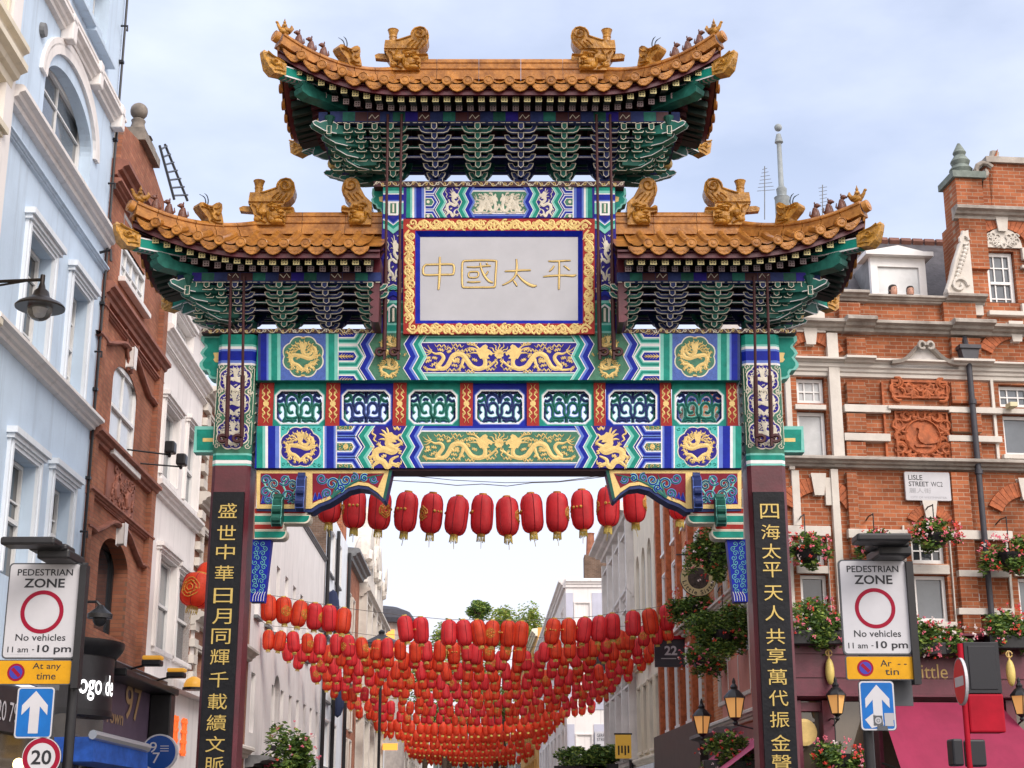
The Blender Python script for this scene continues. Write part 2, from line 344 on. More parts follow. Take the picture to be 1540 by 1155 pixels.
    def rising(s, X, Y, W, H, lay, flip=False, mi='GOLD'):
        f = lambda u, v: (X+u*W if not flip else X+W-u*W, Y+v*H)
        def rb(pts, w, **k): s.rib([f(*p) for p in pts], [q*W/54 for q in w], lay, mi, **k)
        rb([(.62,.28),(.55,.42),(.66,.5),(.78,.56),(.66,.62),(.42,.56),(.2,.62),(.22,.78),(.42,.86),(.52,.97),(.62,.92),(.66,.8),(.86,.72)], [9,10,10,9,10,10,10,10,9,8,7,5,2])
        s.blob([f(*p) for p in [(.48,.34),(.44,.24),(.54,.18),(.66,.16),(.72,.22),(.86,.26),(.88,.34),(.76,.34),(.8,.4),(.68,.4),(.58,.42)]], lay+1.2, mi)
        for a, b in (((.5,.28),(.3,.2)), ((.52,.24),(.36,.1)), ((.48,.34),(.28,.34)), ((.56,.18),(.5,.05)), ((.8,.3),(.95,.2)), ((.84,.34),(.98,.42))): rb([a, ((a[0]+b[0])/2, (a[1]+b[1])/2-.02), b], [3,3,1], n=3)
        for a, b in (((.72,.52),(.9,.44)), ((.22,.66),(.06,.74)), ((.28,.84),(.12,.95)), ((.62,.9),(.82,.93)), ((.4,.58),(.3,.46))):
            rb([a, b], [7,4], smooth=False); p = f(*b); s.claw(*p, math.atan2((b[1]-a[1])*H, (b[0]-a[0])*W*(-1 if flip else 1)), W*.1, lay, mi)
        for x0, y0, x1, y1 in ((.1,.1,.2,.4),(.06,.45,.14,.6),(.7,.06,.92,.08),(.86,.55,.92,.68),(.36,.74,.5,.7),(.05,.8,.1,.9),(.74,.98,.95,.84)):
            p, q = f(x0,y0), f(x1,y1); s.wave(*p, *q, W*.04, 2, W*.05, lay, mi)
    def vine(s, x0, y0, x1, y1, h, per, w, lay, mi='GOLD', seed=0):
        """scrolling vine of relief work along a straight border"""
        d = math.hypot(x1-x0, y1-y0); n = max(1, round(d/per)); tx, ty = (x1-x0)/d, (y1-y0)/d; nx, ny = -ty, tx
        at_ = lambda a, b: (x0+tx*a+nx*b, y0+ty*a+ny*b); rn = random.Random(seed)
        s.rib([at_(d*i/(4*n), h*.42*math.sin(i*math.pi/2)) for i in range(4*n+1)], w, lay, mi, 4)
        for i in range(2*n):
            g = 1 if i % 2 else -1; c = d*(i+.5)/(2*n)
            p = at_(c, g*h*.18); s.spiral(p[0], p[1], h*.36, 1.1, rn.random()*6, w*.8, lay+.5, mi, g)
            for k in range(3):
                a = c+d/(2*n)*(rn.random()-.5); b = h*(rn.random()-.5)*.9
                p, q = at_(a, b), at_(a+h*(.3-.6*rn.random()), b+h*.35*(rn.random()-.5)); s.rib([p, q], [w*.9, w*.3], lay, mi, smooth=False)
    def build(s, name, parent, **k): return s.mb.build(name, PM, parent, **k)
def both(a, fn):
    for m in (False, True): a.mir = m; fn(m)
    a.mir = False
def gbox(mb, px0, px1, py0, py1, y0, y1, mi):
    x0, z1 = G(px0, py0, y0); x1, z0 = G(px1, py1, y0); xx = sorted((x0, x1)); mb.box(xx[0], xx[1], y0, y1, z0, z1, PI[mi])
# ---- columns with their couplet boards and outrigger ears
LEFT_TXT, RIGHT_TXT = '盛世中華日月同輝千載續文脈', '四海太平天人共享萬代振金聲'
LY = [768,801,830,862,896,927,957,988,1022,1055,1087,1119,1150]; RY = [769,800,829,857,892,922,957,986,1018,1050,1082,1117,1147]
CX = 3.553
for sd in (-1, 1):
    a = Art(-.25); mb = a.mb; a.mir = sd > 0
    mb.T = lambda x, y, z: GT(x, y, z)
    zc = G(355, 700)[1]; zt = G(355, 503)[1]
    c = .05; w_ = .255
    oct_ = [(-w_+c,-.25),(w_-c,-.25),(w_,-.25+c),(w_,.25-c),(w_-c,.25),(-w_+c,.25),(-w_,.25-c),(-w_,-.25+c)]
    def shaft(z0, z1, mi, g=0):
        vs = [(sd*CX+p[0]*(1+g), p[1]*(1+g), z0) for p in oct_] + [(sd*CX+p[0]*(1+g), p[1]*(1+g), z1) for p in oct_]
        mb.add(vs, [(i, (i+1) % 8, 8+(i+1) % 8, 8+i) for i in range(8)] + [tuple(range(7,-1,-1)), tuple(range(8,16))], PI[mi])
    shaft(0, zc, 'MAROON')
    zs = [G(355, v)[1] for v in (700, 697, 692, 684.5, 681.5, 549, 546, 542, 528, 525, 521, 518, 503)]
    for k, mi in enumerate(('LTEAL','WHITE_L','TEAL','LTEAL','GREENF','WHITE_L','LBLUE','BLUE','LBLUE','WHITE_L','LTEAL','TEAL')): shaft(zs[k], zs[k+1], mi, .012 if mi in ('WHITE_L','TEAL','BLUE') else .008)
    cxp = lambda py: 757-sd*0+0
    def colx(py): return (GT(-CX, -.25, 0), 0)[1]
    # medallions straight on the column's front
    pcx = lambda z: None
    for k, (py, r) in enumerate(((571, 25), (607, 24.5), (652, 25))):
        zz = G(355, py)[1]
        f = lambda u, v, zz=zz: (sd*CX+u, zz-v)
        s0 = a.q; a.q = lambda u, v, f=f: f(u*.0092, v*.0092); mir, a.mir = a.mir, False
        a.lobed(0, 0, r, 2, 'CREAM'); a.lobed(0, 0, r*.92, 3, 'INDIGO'); a.coiled(0, 0, r*.9, 4, 'CREAM', k)
        for gx in (-1, 1):
            for gy in (-1, 1):
                a.spiral(gx*22, gy*19, 4.5, 1.2, 0, 1.2, 2, 'CREAM', gx); a.rib([(gx*24,gy*10),(gx*23,gy*15),(gx*18,gy*19)], 1, 2, 'CREAM', 3)
            a.rib([(gx*27.2, -17), (gx*27.2, 17)], 1, 1, 'CREAM', smooth=False)
        a.q = s0; a.mir = mir
    # small scroll fill on the inner side face
    for k in range(9):
        zz = lerp(zs[4], zs[5], (k+.5)/9); x = sd*(CX-.262)
        mb.tube([(x, -.14, zz-.04), (x, -.06, zz), (x, .04, zz-.03), (x, .12, zz+.03)], .006, 4, PI['CREAM'])
    col = a.build('column', gate, smooth=30)
    # base plinth
    pb = MB(GT); pb.box(sd*CX-.42, sd*CX+.42, -.45, .45, 0, .5); pb.box(sd*CX-.36, sd*CX+.36, -.39, .39, .5, .62); pb.build('plinth', mat('granite', (.28,.27,.26), .7, .3, 30), col, bevel=.02)
    # black couplet board with gilt characters
    bm = MB(GT); zt_ = G(350, 741)[1]; bm.box(sd*CX-.205, sd*CX+.205, -.305, -.252, .7, zt_, PI['BLACKB'])
    for ch, py in zip(LEFT_TXT if sd < 0 else RIGHT_TXT, LY if sd < 0 else RY):
        zz = G(350, py, -.31)[1]; write(bm, ch, sd*CX-.122, sd*CX+.122, zz-.098, zz+.098, -.318, PI['GOLDD'], 0)
    bm.build('couplet_board', PM, col, label='black lacquer board with a column of gilt characters')
    # ears
    e = Art(-.12); e.mir = sd > 0
    wavy = [(336,505),(303,505),(302,512),(308,517),(309,521),(304,526),(301,531),(304,535),(307,537),(304,541),(300,546),(300,551),(304,556),(311,557),(314,562),(313,566),(317,569),(324,570),(328,574),(330,579),(336,580)]
    pts = [e.q(*p) for p in wavy]; e.mb.prism(pts, -.12, .12, PI['LTEAL'])
    cx0, cz0 = e.q(336, 540)
    e.mb.plate([(cx0+(p[0]-cx0)*.86, cz0+(p[1]-cz0)*.9) for p in pts], -.126, PI['TEAL'])
    e.poly([(321,531),(336,530),(336,546),(324,545),(321,541),(323,538)], 4, 'GOLD')
    e.build('wavy_bracket', col)
    e = Art(-.1); e.mir = sd > 0
    gbox(e.mb, e.q and (M(293) if sd > 0 else 293), (M(327) if sd > 0 else 327), 641, 680, -.1, .1, 'LTEAL')
    e.rect(296, 326, 646, 677, 1, 'TEAL'); e.rect(305, 325, 659, 664.5, 2, 'GOLD'); e.build('tenon_block', col)
# ---- long beams
def beam(name, px0, py0, py1, yf, yb, mi):
    a = Art(yf); gbox(a.mb, px0, M(px0), py0, py1, yf, yb, mi); return a
ub = beam('beam', 388, 501, 572, -.25, .2, 'TEAL')
lb = beam('beam', 386, 640.5, 704, -.25, .2, 'BLUE')
gbox(lb.mb, 386, M(386), 704, 708, -.20, .17, 'DMAROON')
def deco_upper(m):
    a = ub
    for x0, x1, mi in ((388,392,'DBLUE'),(392,401,'BLUE'),(401,404,'LBLUE'),(404,408,'LTEAL'),(408,417,'TEAL'),(417,422,'LTEAL'),(422,490,'MIDBLUE'),(490,494,'LTEAL'),(494,503,'TEAL'),(503,508,'LTEAL'),(508,509.5,'WHITE_L')): a.rect(x0, x1, 501.2, 571.8, 1, mi)
    a.lobed(456, 536.5, 32.5, 2, 'CREAM'); a.lobed(456, 536.5, 30.5, 3, 'GREENF'); a.coiled(456, 536.5, 28, 4)
    for yy in (508.5, 565): a.rib([(453,yy),(459,yy)], 2.5, 4, smooth=False)
    for yc in (501.2, 536.5, 571.8):
        a.arrow(509.5, 549, yc, 17.5, (501.2, 571.8), 1.2, ('WHITE_L','LTEAL','TEAL','TEAL','LTEAL','WHITE_L','BLUE'), 1.9 if yc == 536.5 else 1.9)
        for k in range(5):
            for g in (-1, 1):
                if 501 < yc+g*4 < 572: a.rib([(511+k*4, yc), (515.5+k*4, yc+g*(4.2-.5*k))], [1.6,.6], 6, 'GOLD', smooth=False)
        if yc == 536.5: a.rib([(510,yc),(533,yc)], [2.4,.8], 6, 'GOLD', smooth=False)
    z1 = [(552,501.3),(541,518),(549.5,536.5),(540,554.5),(551,571.7)]
    a.zig(z1, ((1.2,'WHITE_L'),(8,'BLUE'),(4,'LBLUE'),(1.3,'WHITE_L')), 4.6)
    a.poly([(566,501.3),(555,518),(563.5,536.5),(554,554.5),(565,571.7),(617,571.7),(606,554.5),(616,536.5),(607,518),(618,501.3)], 2, 'GREENF')
    a.coiled(586, 519, 17, 4, seed=3); a.coiled(585, 553.5, 18, 4, seed=4); [a.wave(562+k*9, 536, 566+k*9, 531, 1.2, 2, 1.3, 4) for k in range(6)]
    z2 = [(618,501.3),(607,518),(616,536.5),(606,554.5),(617,571.7)]
    a.zig(z2, ((1.2,'WHITE_L'),(8,'BLUE'),(4,'LBLUE'),(1.5,'WHITE_L'),(7,'TEAL'),(4,'LTEAL'),(1,'WHITE_L')), 4.6)
    a.poly([(634,514.5),(630,521),(637,536.5),(629,553),(634,561.5),(750.5,561.5),(750.5,514.5)], 2.4, 'WHITE_L')
    a.poly([(635,516),(631.5,521),(638.5,536.5),(630.5,553),(635,560),(750.5,560),(750.5,516)], 3, 'INDIGO')
    a.rect(630, 750.5, 503.5, 507, 1, 'LTEAL'); a.rect(640, 750.5, 507, 514, .5, 'LTEAL') if False else a.rect(640, 750.5, 509, 514, 1, 'LTEAL'); a.rect(636, 750.5, 562, 566, 1, 'LTEAL')
    a.running(637, 516, 104, 39, 4)
both(ub, deco_upper)
def pearl(a, x, y):
    a.lobed(x, y, 7, 5, 'GOLD')
    for k in range(7):
        t = -math.pi/2+(k-3)*.45; a.wave(x, y, x+18*math.cos(t), y+17*math.sin(t), 1.2, 2, 1.8, 4.5)
    for g in (-1, 1): a.wave(x+g*3, y+6, x+g*5, y+21, 1.6, 2, 2, 4.5)
pearl(ub, 750.5, 533)
ub.build('beam', gate)
def deco_lower(m):
    a = lb; t, b = 640.8, 703.8
    for x0, x1, mi in ((386,395,'TEAL'),(395,399,'LTEAL'),(399,403,'WHITE_L'),(403,414,'BLUE'),(414,420,'LBLUE'),(420,422,'WHITE_L'),(422,486,'TURQ'),(486,488,'WHITE_L'),(488,491,'LBLUE'),(491,502,'BLUE'),(502,505,'LBLUE'),(505,507,'WHITE_L')): a.rect(x0, x1, t, b, 1, mi)
    a.lobed(452, 672, 32, 2, 'CREAM'); a.lobed(452, 672, 30.3, 3, 'INDIGO'); a.coiled(452, 672, 28, 4, seed=5)
    for gx in (-1, 1):
        for gy in (-1, 1):
            for k in range(3): a.spiral(453+gx*(27-k*7), 672+gy*(27-k*.5), 3, 1, k, .9, 2, 'TEAL', gx)
    for yc in (t, 672.3, b):
        a.arrow(507, 545, yc, 17, (t, b), 1.2, ('WHITE_L','LBLUE','BLUE','BLUE','LBLUE','WHITE_L','GREENF'), 1.9)
        if yc == 672.3: a.lobed(520, yc, 4, 6, 'GOLD')
        for g in (-1, 1):
            for k in range(3):
                yy = yc+g*2.5
                if t < yy < b: a.spiral(512+k*8, yy, 3, 1, k, 1, 6, 'GOLD', g)
    z1 = [(549,t),(538,656),(548,672.3),(537,688),(546,b)]
    a.zig(z1, ((1.3,'WHITE_L'),(8,'TEAL'),(5,'LTEAL'),(1.3,'WHITE_L')), 4.6)
    a.poly([(565,t),(554,656),(563.5,672.3),(553,688),(562,b),(607,b),(602,688),(611,672.3),(602,656),(611,t)], 2, 'INDIGO')
    a.rising(555, 640, 52, 64, 4)
    z2 = [(611,t),(602,656),(611,672.3),(602,688),(611,b)]
    a.zig(z2, ((1.3,'WHITE_L'),(7,'TEAL'),(4,'LTEAL'),(1.3,'WHITE_L'),(7,'BLUE'),(4.5,'LBLUE'),(1,'WHITE_L')), 4.6)
    a.poly([(633,647.5),(627,656),(635.5,672.3),(627,688),(632,697),(750.5,697),(750.5,647.5)], 2, 'WHITE_L')
    a.poly([(634,649.5),(629.5,656),(637.5,672.3),(629.5,688),(633,695),(750.5,695),(750.5,649.5)], 3, 'GREENF')
    a.rect(634, 750.5, 644, 647.5, 1, 'LBLUE'); a.rect(634, 750.5, 697, 700, 1, 'LBLUE')
    a.running(636, 651, 105, 38, 4)
both(lb, deco_lower); pearl(lb, 750.5, 667)
lb.build('beam', gate)
# gilt scroll fillets along the tops of the beams
def fillet(px0, px1, py0, py1, y):
    a = Art(y); gbox(a.mb, px0, px1, py0, py1, y, y+.5, 'DMAROON'); n = int((px1-px0)/9)
    for k in range(n):
        x = px0+(k+.5)*(px1-px0)/n; yc = (py0+py1)/2; g = 1 if k % 2 else -1
        a.spiral(x, yc+g*.8, 3.0, 1.1, k, 1.3, 1, 'GOLD' if k % 5 else 'CREAM', g); a.rib([(x-5,yc-g*2.6),(x,yc+g*2.2),(x+5,yc+g*2.6)], 1.2, 1, 'CREAM', 3)
    return a
for x0, x1 in ((303, 566), (935, 1198)): fillet(x0, x1, 494.5, 500.8, -.27).build('scroll_fillet', gate)
fillet(562, 939, 272.5, 280.5, -.27).build('scroll_fillet', gate)
# ---- lattice windows and red posts between the two long beams
def octagon(x0, x1, y0, y1, c): return [(x0+c,y0),(x1-c,y0),(x1,y0+c),(x1,y1-c),(x1-c,y1),(x0+c,y1),(x0,y1-c),(x0,y0+c)]
def ring(a, o, i, lay, mi):
    for k in range(8): a.poly([o[k], o[(k+1) % 8], i[(k+1) % 8], i[k]], lay, mi)
HALF = [[(0,.62),(.10,.35),(.09,.0),(.24,-.25),(.44,-.18),(.52,.12),(.42,.36),(.27,.30)], [(.08,.64),(.34,.72),(.6,.6),(.62,.2),(.72,-.14),(.9,-.08),(.94,.22),(.82,.4)],
        [(0,-.2),(.1,-.6),(.34,-.8),(.55,-.62),(.6,-.3),(.54,-.02)], [(.6,-.3),(.74,-.74),(.96,-.66)], [(.34,.72),(.28,1)], [(.6,.6),(.76,.98)], [(.94,.22),(1,.6),(.84,.92)],
        [(0,-.55),(0,-1)], [(.34,-.8),(.46,-1)], [(.95,-.7),(.84,-1)], [(.9,-.05),(1.04,-.25)], [(0,.62),(0,1)], [(.2,-.42),(.36,-.5),(.42,-.36)], [(.12,.8),(.3,.86),(.5,.82),(.66,.9)], [(.72,-.5),(.84,-.36),(1,-.4)]]
PX = [400, 500.5, 601, 701.5, 801.5, 902, 1001.5, 1101]
for k in range(7):
    x0, x1 = PX[k]+9, PX[k+1]-9; cx = (x0+x1)/2; blue = k % 2 == 1
    base, light = ('BLUE','LBLUE') if blue else ('TEAL','LTEAL')
    a = Art(-.10); out8 = [(x0,574),(x1,574),(x1,574),(x1,641),(x1,641),(x0,641),(x0,641),(x0,574)]
    o1, o2, o3 = octagon(cx-38, cx+38, 585, 639, 9), octagon(cx-36.5, cx+36.5, 586.5, 637.8, 8), octagon(cx-34, cx+34, 588.5, 636, 7)
    ring(a, out8, o1, 0, base); ring(a, o1, o2, .6, light); ring(a, o2, o3, 1.2, 'WHITE_L')
    p3 = [a.q(*p) for p in o3]
    for q in range(8):
        p, r = p3[q], p3[(q+1) % 8]; a.mb.add([(p[0],-.1036,p[1]),(r[0],-.1036,r[1]),(r[0],.06,r[1]),(p[0],.06,p[1])], [(0,1,2,3)], PI['DBLUE'])
    a.mb.T = GT
    fr = a.build('lattice_window', gate)
    l = Art(-.03)
    for ln in HALF:
        for g in (-1, 1):
            pts = [(cx+g*u*33, 612.2+v*24) for u, v in ln]
            l.rib(pts, 5.9, 0, 'LTEAL' if (len(ln)+k) % 3 else 'LBLUE', 4, .006); l.rib(pts, 3.9, 2.2, 'DBLUE' if (k+len(ln)) % 2 else 'BGREEN', 4, .012)
    l.build('scroll_lattice', fr)
for k, px in enumerate(PX):
    a = Art(-.13); gbox(a.mb, px-9.3, px+9.3, 573, 641, -.13, .1, 'RED')
    a.lobed(px, 607, 4.5, 1, 'GOLD')
    for g in (-1, 1):
        for v in (-1, 1):
            a.rib([(px+g*1, 607+v*4),(px+g*5.5, 607+v*9),(px+g*2, 607+v*14),(px+g*5.5, 607+v*19),(px+g*1.5, 607+v*24),(px+g*3.5, 607+v*29)], [2,2,1.8,1.6,1.2,.6], 1, 'GOLD', 4)
            a.spiral(px+g*4, 607+v*16, 2.6, 1, 0, 1.2, 1.4, 'GOLD', g*v)
    a.build('red_post', gate)
# ---- tower posts, small top beam and the name board
for sd in (-1, 1):
    a = Art(-.25); a.mir = sd > 0
    gbox(a.mb, M(576) if sd > 0 else 576, M(607) if sd > 0 else 607, 280.5, 502, -.25, .16, 'INDIGO')
    L_ = [(281,287,'TEAL'),(287,291,'LTEAL'),(291,292.5,'WHITE_L'),(292.5,301,'BLUE'),(301,303,'LBLUE'),(303,305,'WHITE_L')]
    L_ += [(486,489,'LTEAL'),(489,498,'TEAL'),(498,501,'LTEAL'),(433,435,'CREAM'),(452,456,'LTEAL'),(456,486,'TEAL')]
    for y0, y1, mi in L_: a.rect(576.2, 606.8, y0, y1, 1, mi)
    a.rect(576.2, 606.8, 305, 322, 1, 'LTEAL'); a.rect(584, 599, 305, 324, 2, 'WHITE_L'); a.rect(587, 596, 306, 321, 3, 'GREENF'); a.rib([(591.5,307),(591.5,320)], 3, 4, 'CREAM', smooth=False)
    for off, mi in ((0,'BLUE'),(6,'LBLUE'),(8,'WHITE_L'),(9.5,'TEAL'),(15,'LTEAL')):
        a.poly([(576.2,322+off),(584,324+off),(591.5,330+off),(599,324+off),(606.8,322+off),(606.8,329+off),(599,331+off),(591.5,337+off),(584,331+off),(576.2,329+off)], 3+off*.05, mi)
    a.rising(580, 350, 24, 72, 3, sd > 0, 'CREAM')
    for k in range(16): rn = random.Random(k); a.lobed(579+rn.random()*25, 412+rn.random()*14, 1.5, 3, 'CREAM', 4)
    for k, mi in enumerate(('CREAM','TEAL','LTEAL','TEAL','LTEAL','GREENF')):
        a.poly([(578+k*1.5,440),(578+k*1.5,436),(585,430+k*1.6),(591.5,427+k*1.7),(598,430+k*1.6),(605-k*1.5,436),(605-k*1.5,440)], 2+k*.4, mi)
    a.poly([(576.2,446),(584,441),(591.5,437),(599,441),(606.8,446),(606.8,453),(599,448),(591.5,444),(584,448),(576.2,453)], 5, 'BLUE')
    a.poly([(584,485),(584,462),(591.5,457),(599,462),(599,485)], 2, 'WHITE_L'); a.poly([(586.5,485),(586.5,464),(591.5,460),(596.5,464),(596.5,485)], 3, 'DGREEN'); a.rib([(591.5,464),(591.5,484)], 3.4, 4, 'CREAM', smooth=False)
    post = a.build('tower_post', gate)
    e = Art(-.1); e.mir = sd > 0
    pts = [e.q(*p) for p in [(577,283),(560,283),(559,291),(562,295),(558,300),(560,306),(565,308),(567,313),(572,315),(575,321),(577,321)]]
    e.mb.prism(pts, -.1, .1, PI['LTEAL']); c0 = e.q(577, 300); e.mb.plate([(c0[0]+(p[0]-c0[0])*.82, c0[1]+(p[1]-c0[1])*.84) for p in pts], -.106, PI['TEAL']); e.poly([(570,297),(577,295),(577,305),(571,303)], 4, 'GOLD')
    e.build('wavy_bracket', post)
sb = Art(-.24); gbox(sb.mb, 600, M(600), 280.5, 328, -.24, .15, 'BLUE')
def deco_small(m):
    a = sb; t, b = 281, 327.5
    for x0, x1, mi in ((607,610,'DGREEN'),(610,617,'TEAL'),(617,620,'LTEAL'),(620,623,'WHITE_L'),(623,626,'LBLUE'),(626,634,'BLUE'),(634,638,'LBLUE'),(638,640,'WHITE_L')): a.rect(x0, x1, t, b, 1, mi)
    for yc in (t, 304.2, b):
        a.arrow(640, 659, yc, 11, (t, b), 1.2, ('WHITE_L','LBLUE','BLUE','BLUE','WHITE_L','GREENF'), 1.2); a.lobed(644, min(max(yc, t+2), b-2), 2.4, 6, 'CREAM', 6)
    z = [(661,t),(654,292),(661,304.2),(654,316),(661,b)]; a.zig(z, ((1,'WHITE_L'),(6,'TEAL'),(3.5,'LTEAL'),(1,'WHITE_L')), 4.6)
    a.poly([(672,t),(666,292),(672,304.2),(666,316),(672,b),(694,b),(688,316),(694,304.2),(688,292),(694,t)], 2, 'INDIGO'); a.rising(668, 281, 24, 46, 4, False, 'CREAM')
    z = [(694,t),(688,292),(694,304.2),(688,316),(694,b)]; a.zig(z, ((1,'WHITE_L'),(6,'TEAL'),(3.5,'LTEAL'),(1,'WHITE_L'),(6,'BLUE'),(3,'LBLUE')), 4.6)
    a.poly([(711,286.5),(706,293),(714,304.2),(706,315),(711,322),(750.5,322),(750.5,286.5)], 2, 'WHITE_L'); a.poly([(712,288.5),(708,293),(716,304.2),(708,315),(712,320),(750.5,320),(750.5,288.5)], 3, 'GREENF')
    a.running(713, 290, 36, 28, 4, False, 'CREAM'); a.coiled(731, 304, 13, 4, 'CREAM', 9)
    a.rect(706, 750.5, 283.5, 286, 1, 'LBLUE'); a.rect(706, 750.5, 322.5, 325, 1, 'LBLUE')
both(sb, deco_small); sb.build('beam', gate)
pq = Art(-.26); plq = None
# frame: four mitred red borders with gilt relief, blue inner rebate, pale board
def q4(o, i, y0, y1, mi, a):
    O = [a.q(o[0],o[1]),a.q(o[2],o[1]),a.q(o[2],o[3]),a.q(o[0],o[3])]; I = [a.q(i[0],i[1]),a.q(i[2],i[1]),a.q(i[2],i[3]),a.q(i[0],i[3])]
    for k in range(4):
        j = (k+1) % 4; a.mb.add([(O[k][0],y0,O[k][1]),(O[j][0],y0,O[j][1]),(I[j][0],y1,I[j][1]),(I[k][0],y1,I[k][1])], [(0,1,2,3)], PI[mi])
o, i, i2 = (606.5,329,894.5,502), (624.5,347,876.5,486.5), (631.5,354,869.5,480)
board = Art(-.27); gbox(board.mb, 622, 879, 345, 489, -.27, .05, 'PANELW')
bo = board.mb.build('name_board', PM, gate, label='pale grey name board with four thin gilt characters')
fr = Art(-.33); q4(o, i, -.33, -.33, 'RED', fr); q4(i, i2, -.33, -.275, 'BLUE', fr)
O = [fr.q(o[0],o[1]),fr.q(o[2],o[1]),fr.q(o[2],o[3]),fr.q(o[0],o[3])]
for k in range(4):
    p, r = O[k], O[(k+1) % 4]; fr.mb.add([(p[0],-.33,p[1]),(r[0],-.33,r[1]),(r[0],-.2,r[1]),(p[0],-.2,p[1])], [(0,1,2,3)], PI['RED'])
for y in (338, 494.5): fr.vine(612, y, 889, y, 15, 34, 3.5, 1, 'GOLD', int(y)); fr.vine(628, y+1, 873, y+1, 14, 19, 2.8, .5, 'GOLD', int(y)+1)
for x in (615.5, 885.5): fr.vine(x, 346, x, 488, 15, 34, 3.5, 1, 'GOLD', int(x)); fr.vine(x, 352, x, 480, 14, 19, 2.8, .5, 'GOLD', int(x)+1)
fr.build('gilt_frame', bo)
wr = Art(-.275); ZQ = lambda pts: [(540+x/3.667, 250+y/3.667) for x, y in pts]
STROKES = [([(365,545),(356,556),(353,575),(358,596),(385,600),(450,598),(510,597),(520,592),(524,570),(522,550),(510,541),(450,541),(365,543)], [2.6]), ([(445,500),(445,560),(443,620),(438,681)], [2.2,3.0,3.2,2.4]),
    ([(580,522),(570,535),(568,600),(571,660),(585,668),(660,668),(735,667),(749,660),(753,600),(757,535),(748,521),(660,519),(580,522)], [2.4]), ([(595,555),(640,556),(690,551),(727,549)], [1.6,2.2,2.0]), ([(608,583),(655,583),(652,611),(607,612),(606,586)], [2.0]), ([(596,638),(630,639),(670,637)], [1.6,2.2,1.8]), ([(668,532),(674,565),(692,605),(718,634),(740,642)], [1.8,2.2,2.8,3.4,1.6]), ([(712,578),(703,594),(688,606)], [1.6,2.2,1.0]), ([(702,533),(712,546)], [2.2,1.0]),
    ([(804,579),(850,577),(900,574),(947,573)], [1.6,2.6,2.4,2.0]), ([(868,512),(870,555),(865,595),(845,625),(815,645),(790,656)], [1.8,2.6,2.6,2.4,2.2,1.4]), ([(873,596),(895,622),(930,648),(960,660),(980,658)], [1.4,2.6,3.8,4.2,1.4]), ([(851,630),(862,645),(872,662)], [1.6,2.6,1.2]),
    ([(1044,523),(1080,524),(1130,521),(1167,520)], [1.6,2.4,2.2,1.8]), ([(1076,549),(1064,566),(1048,581)], [2.2,2.2,1.0]), ([(1128,548),(1146,560),(1162,573)], [1.2,2.4,1.8]), ([(1016,609),(1060,604),(1130,602),(1180,604),(1198,598)], [1.6,2.6,2.4,3.2,1.4]), ([(1104,524),(1104,590),(1103,640),(1102,680)], [2.0,2.6,2.6,2.0])]
for pts, w in STROKES:
    wr.rib(ZQ(pts), [q+1.0 for q in w], 0, 'DMAROON', 4, .001); wr.rib(ZQ(pts), w if len(w) > 1 else w*2, 1.2, 'GOLD', 4, .004)
wr.build('gilt_characters', bo)
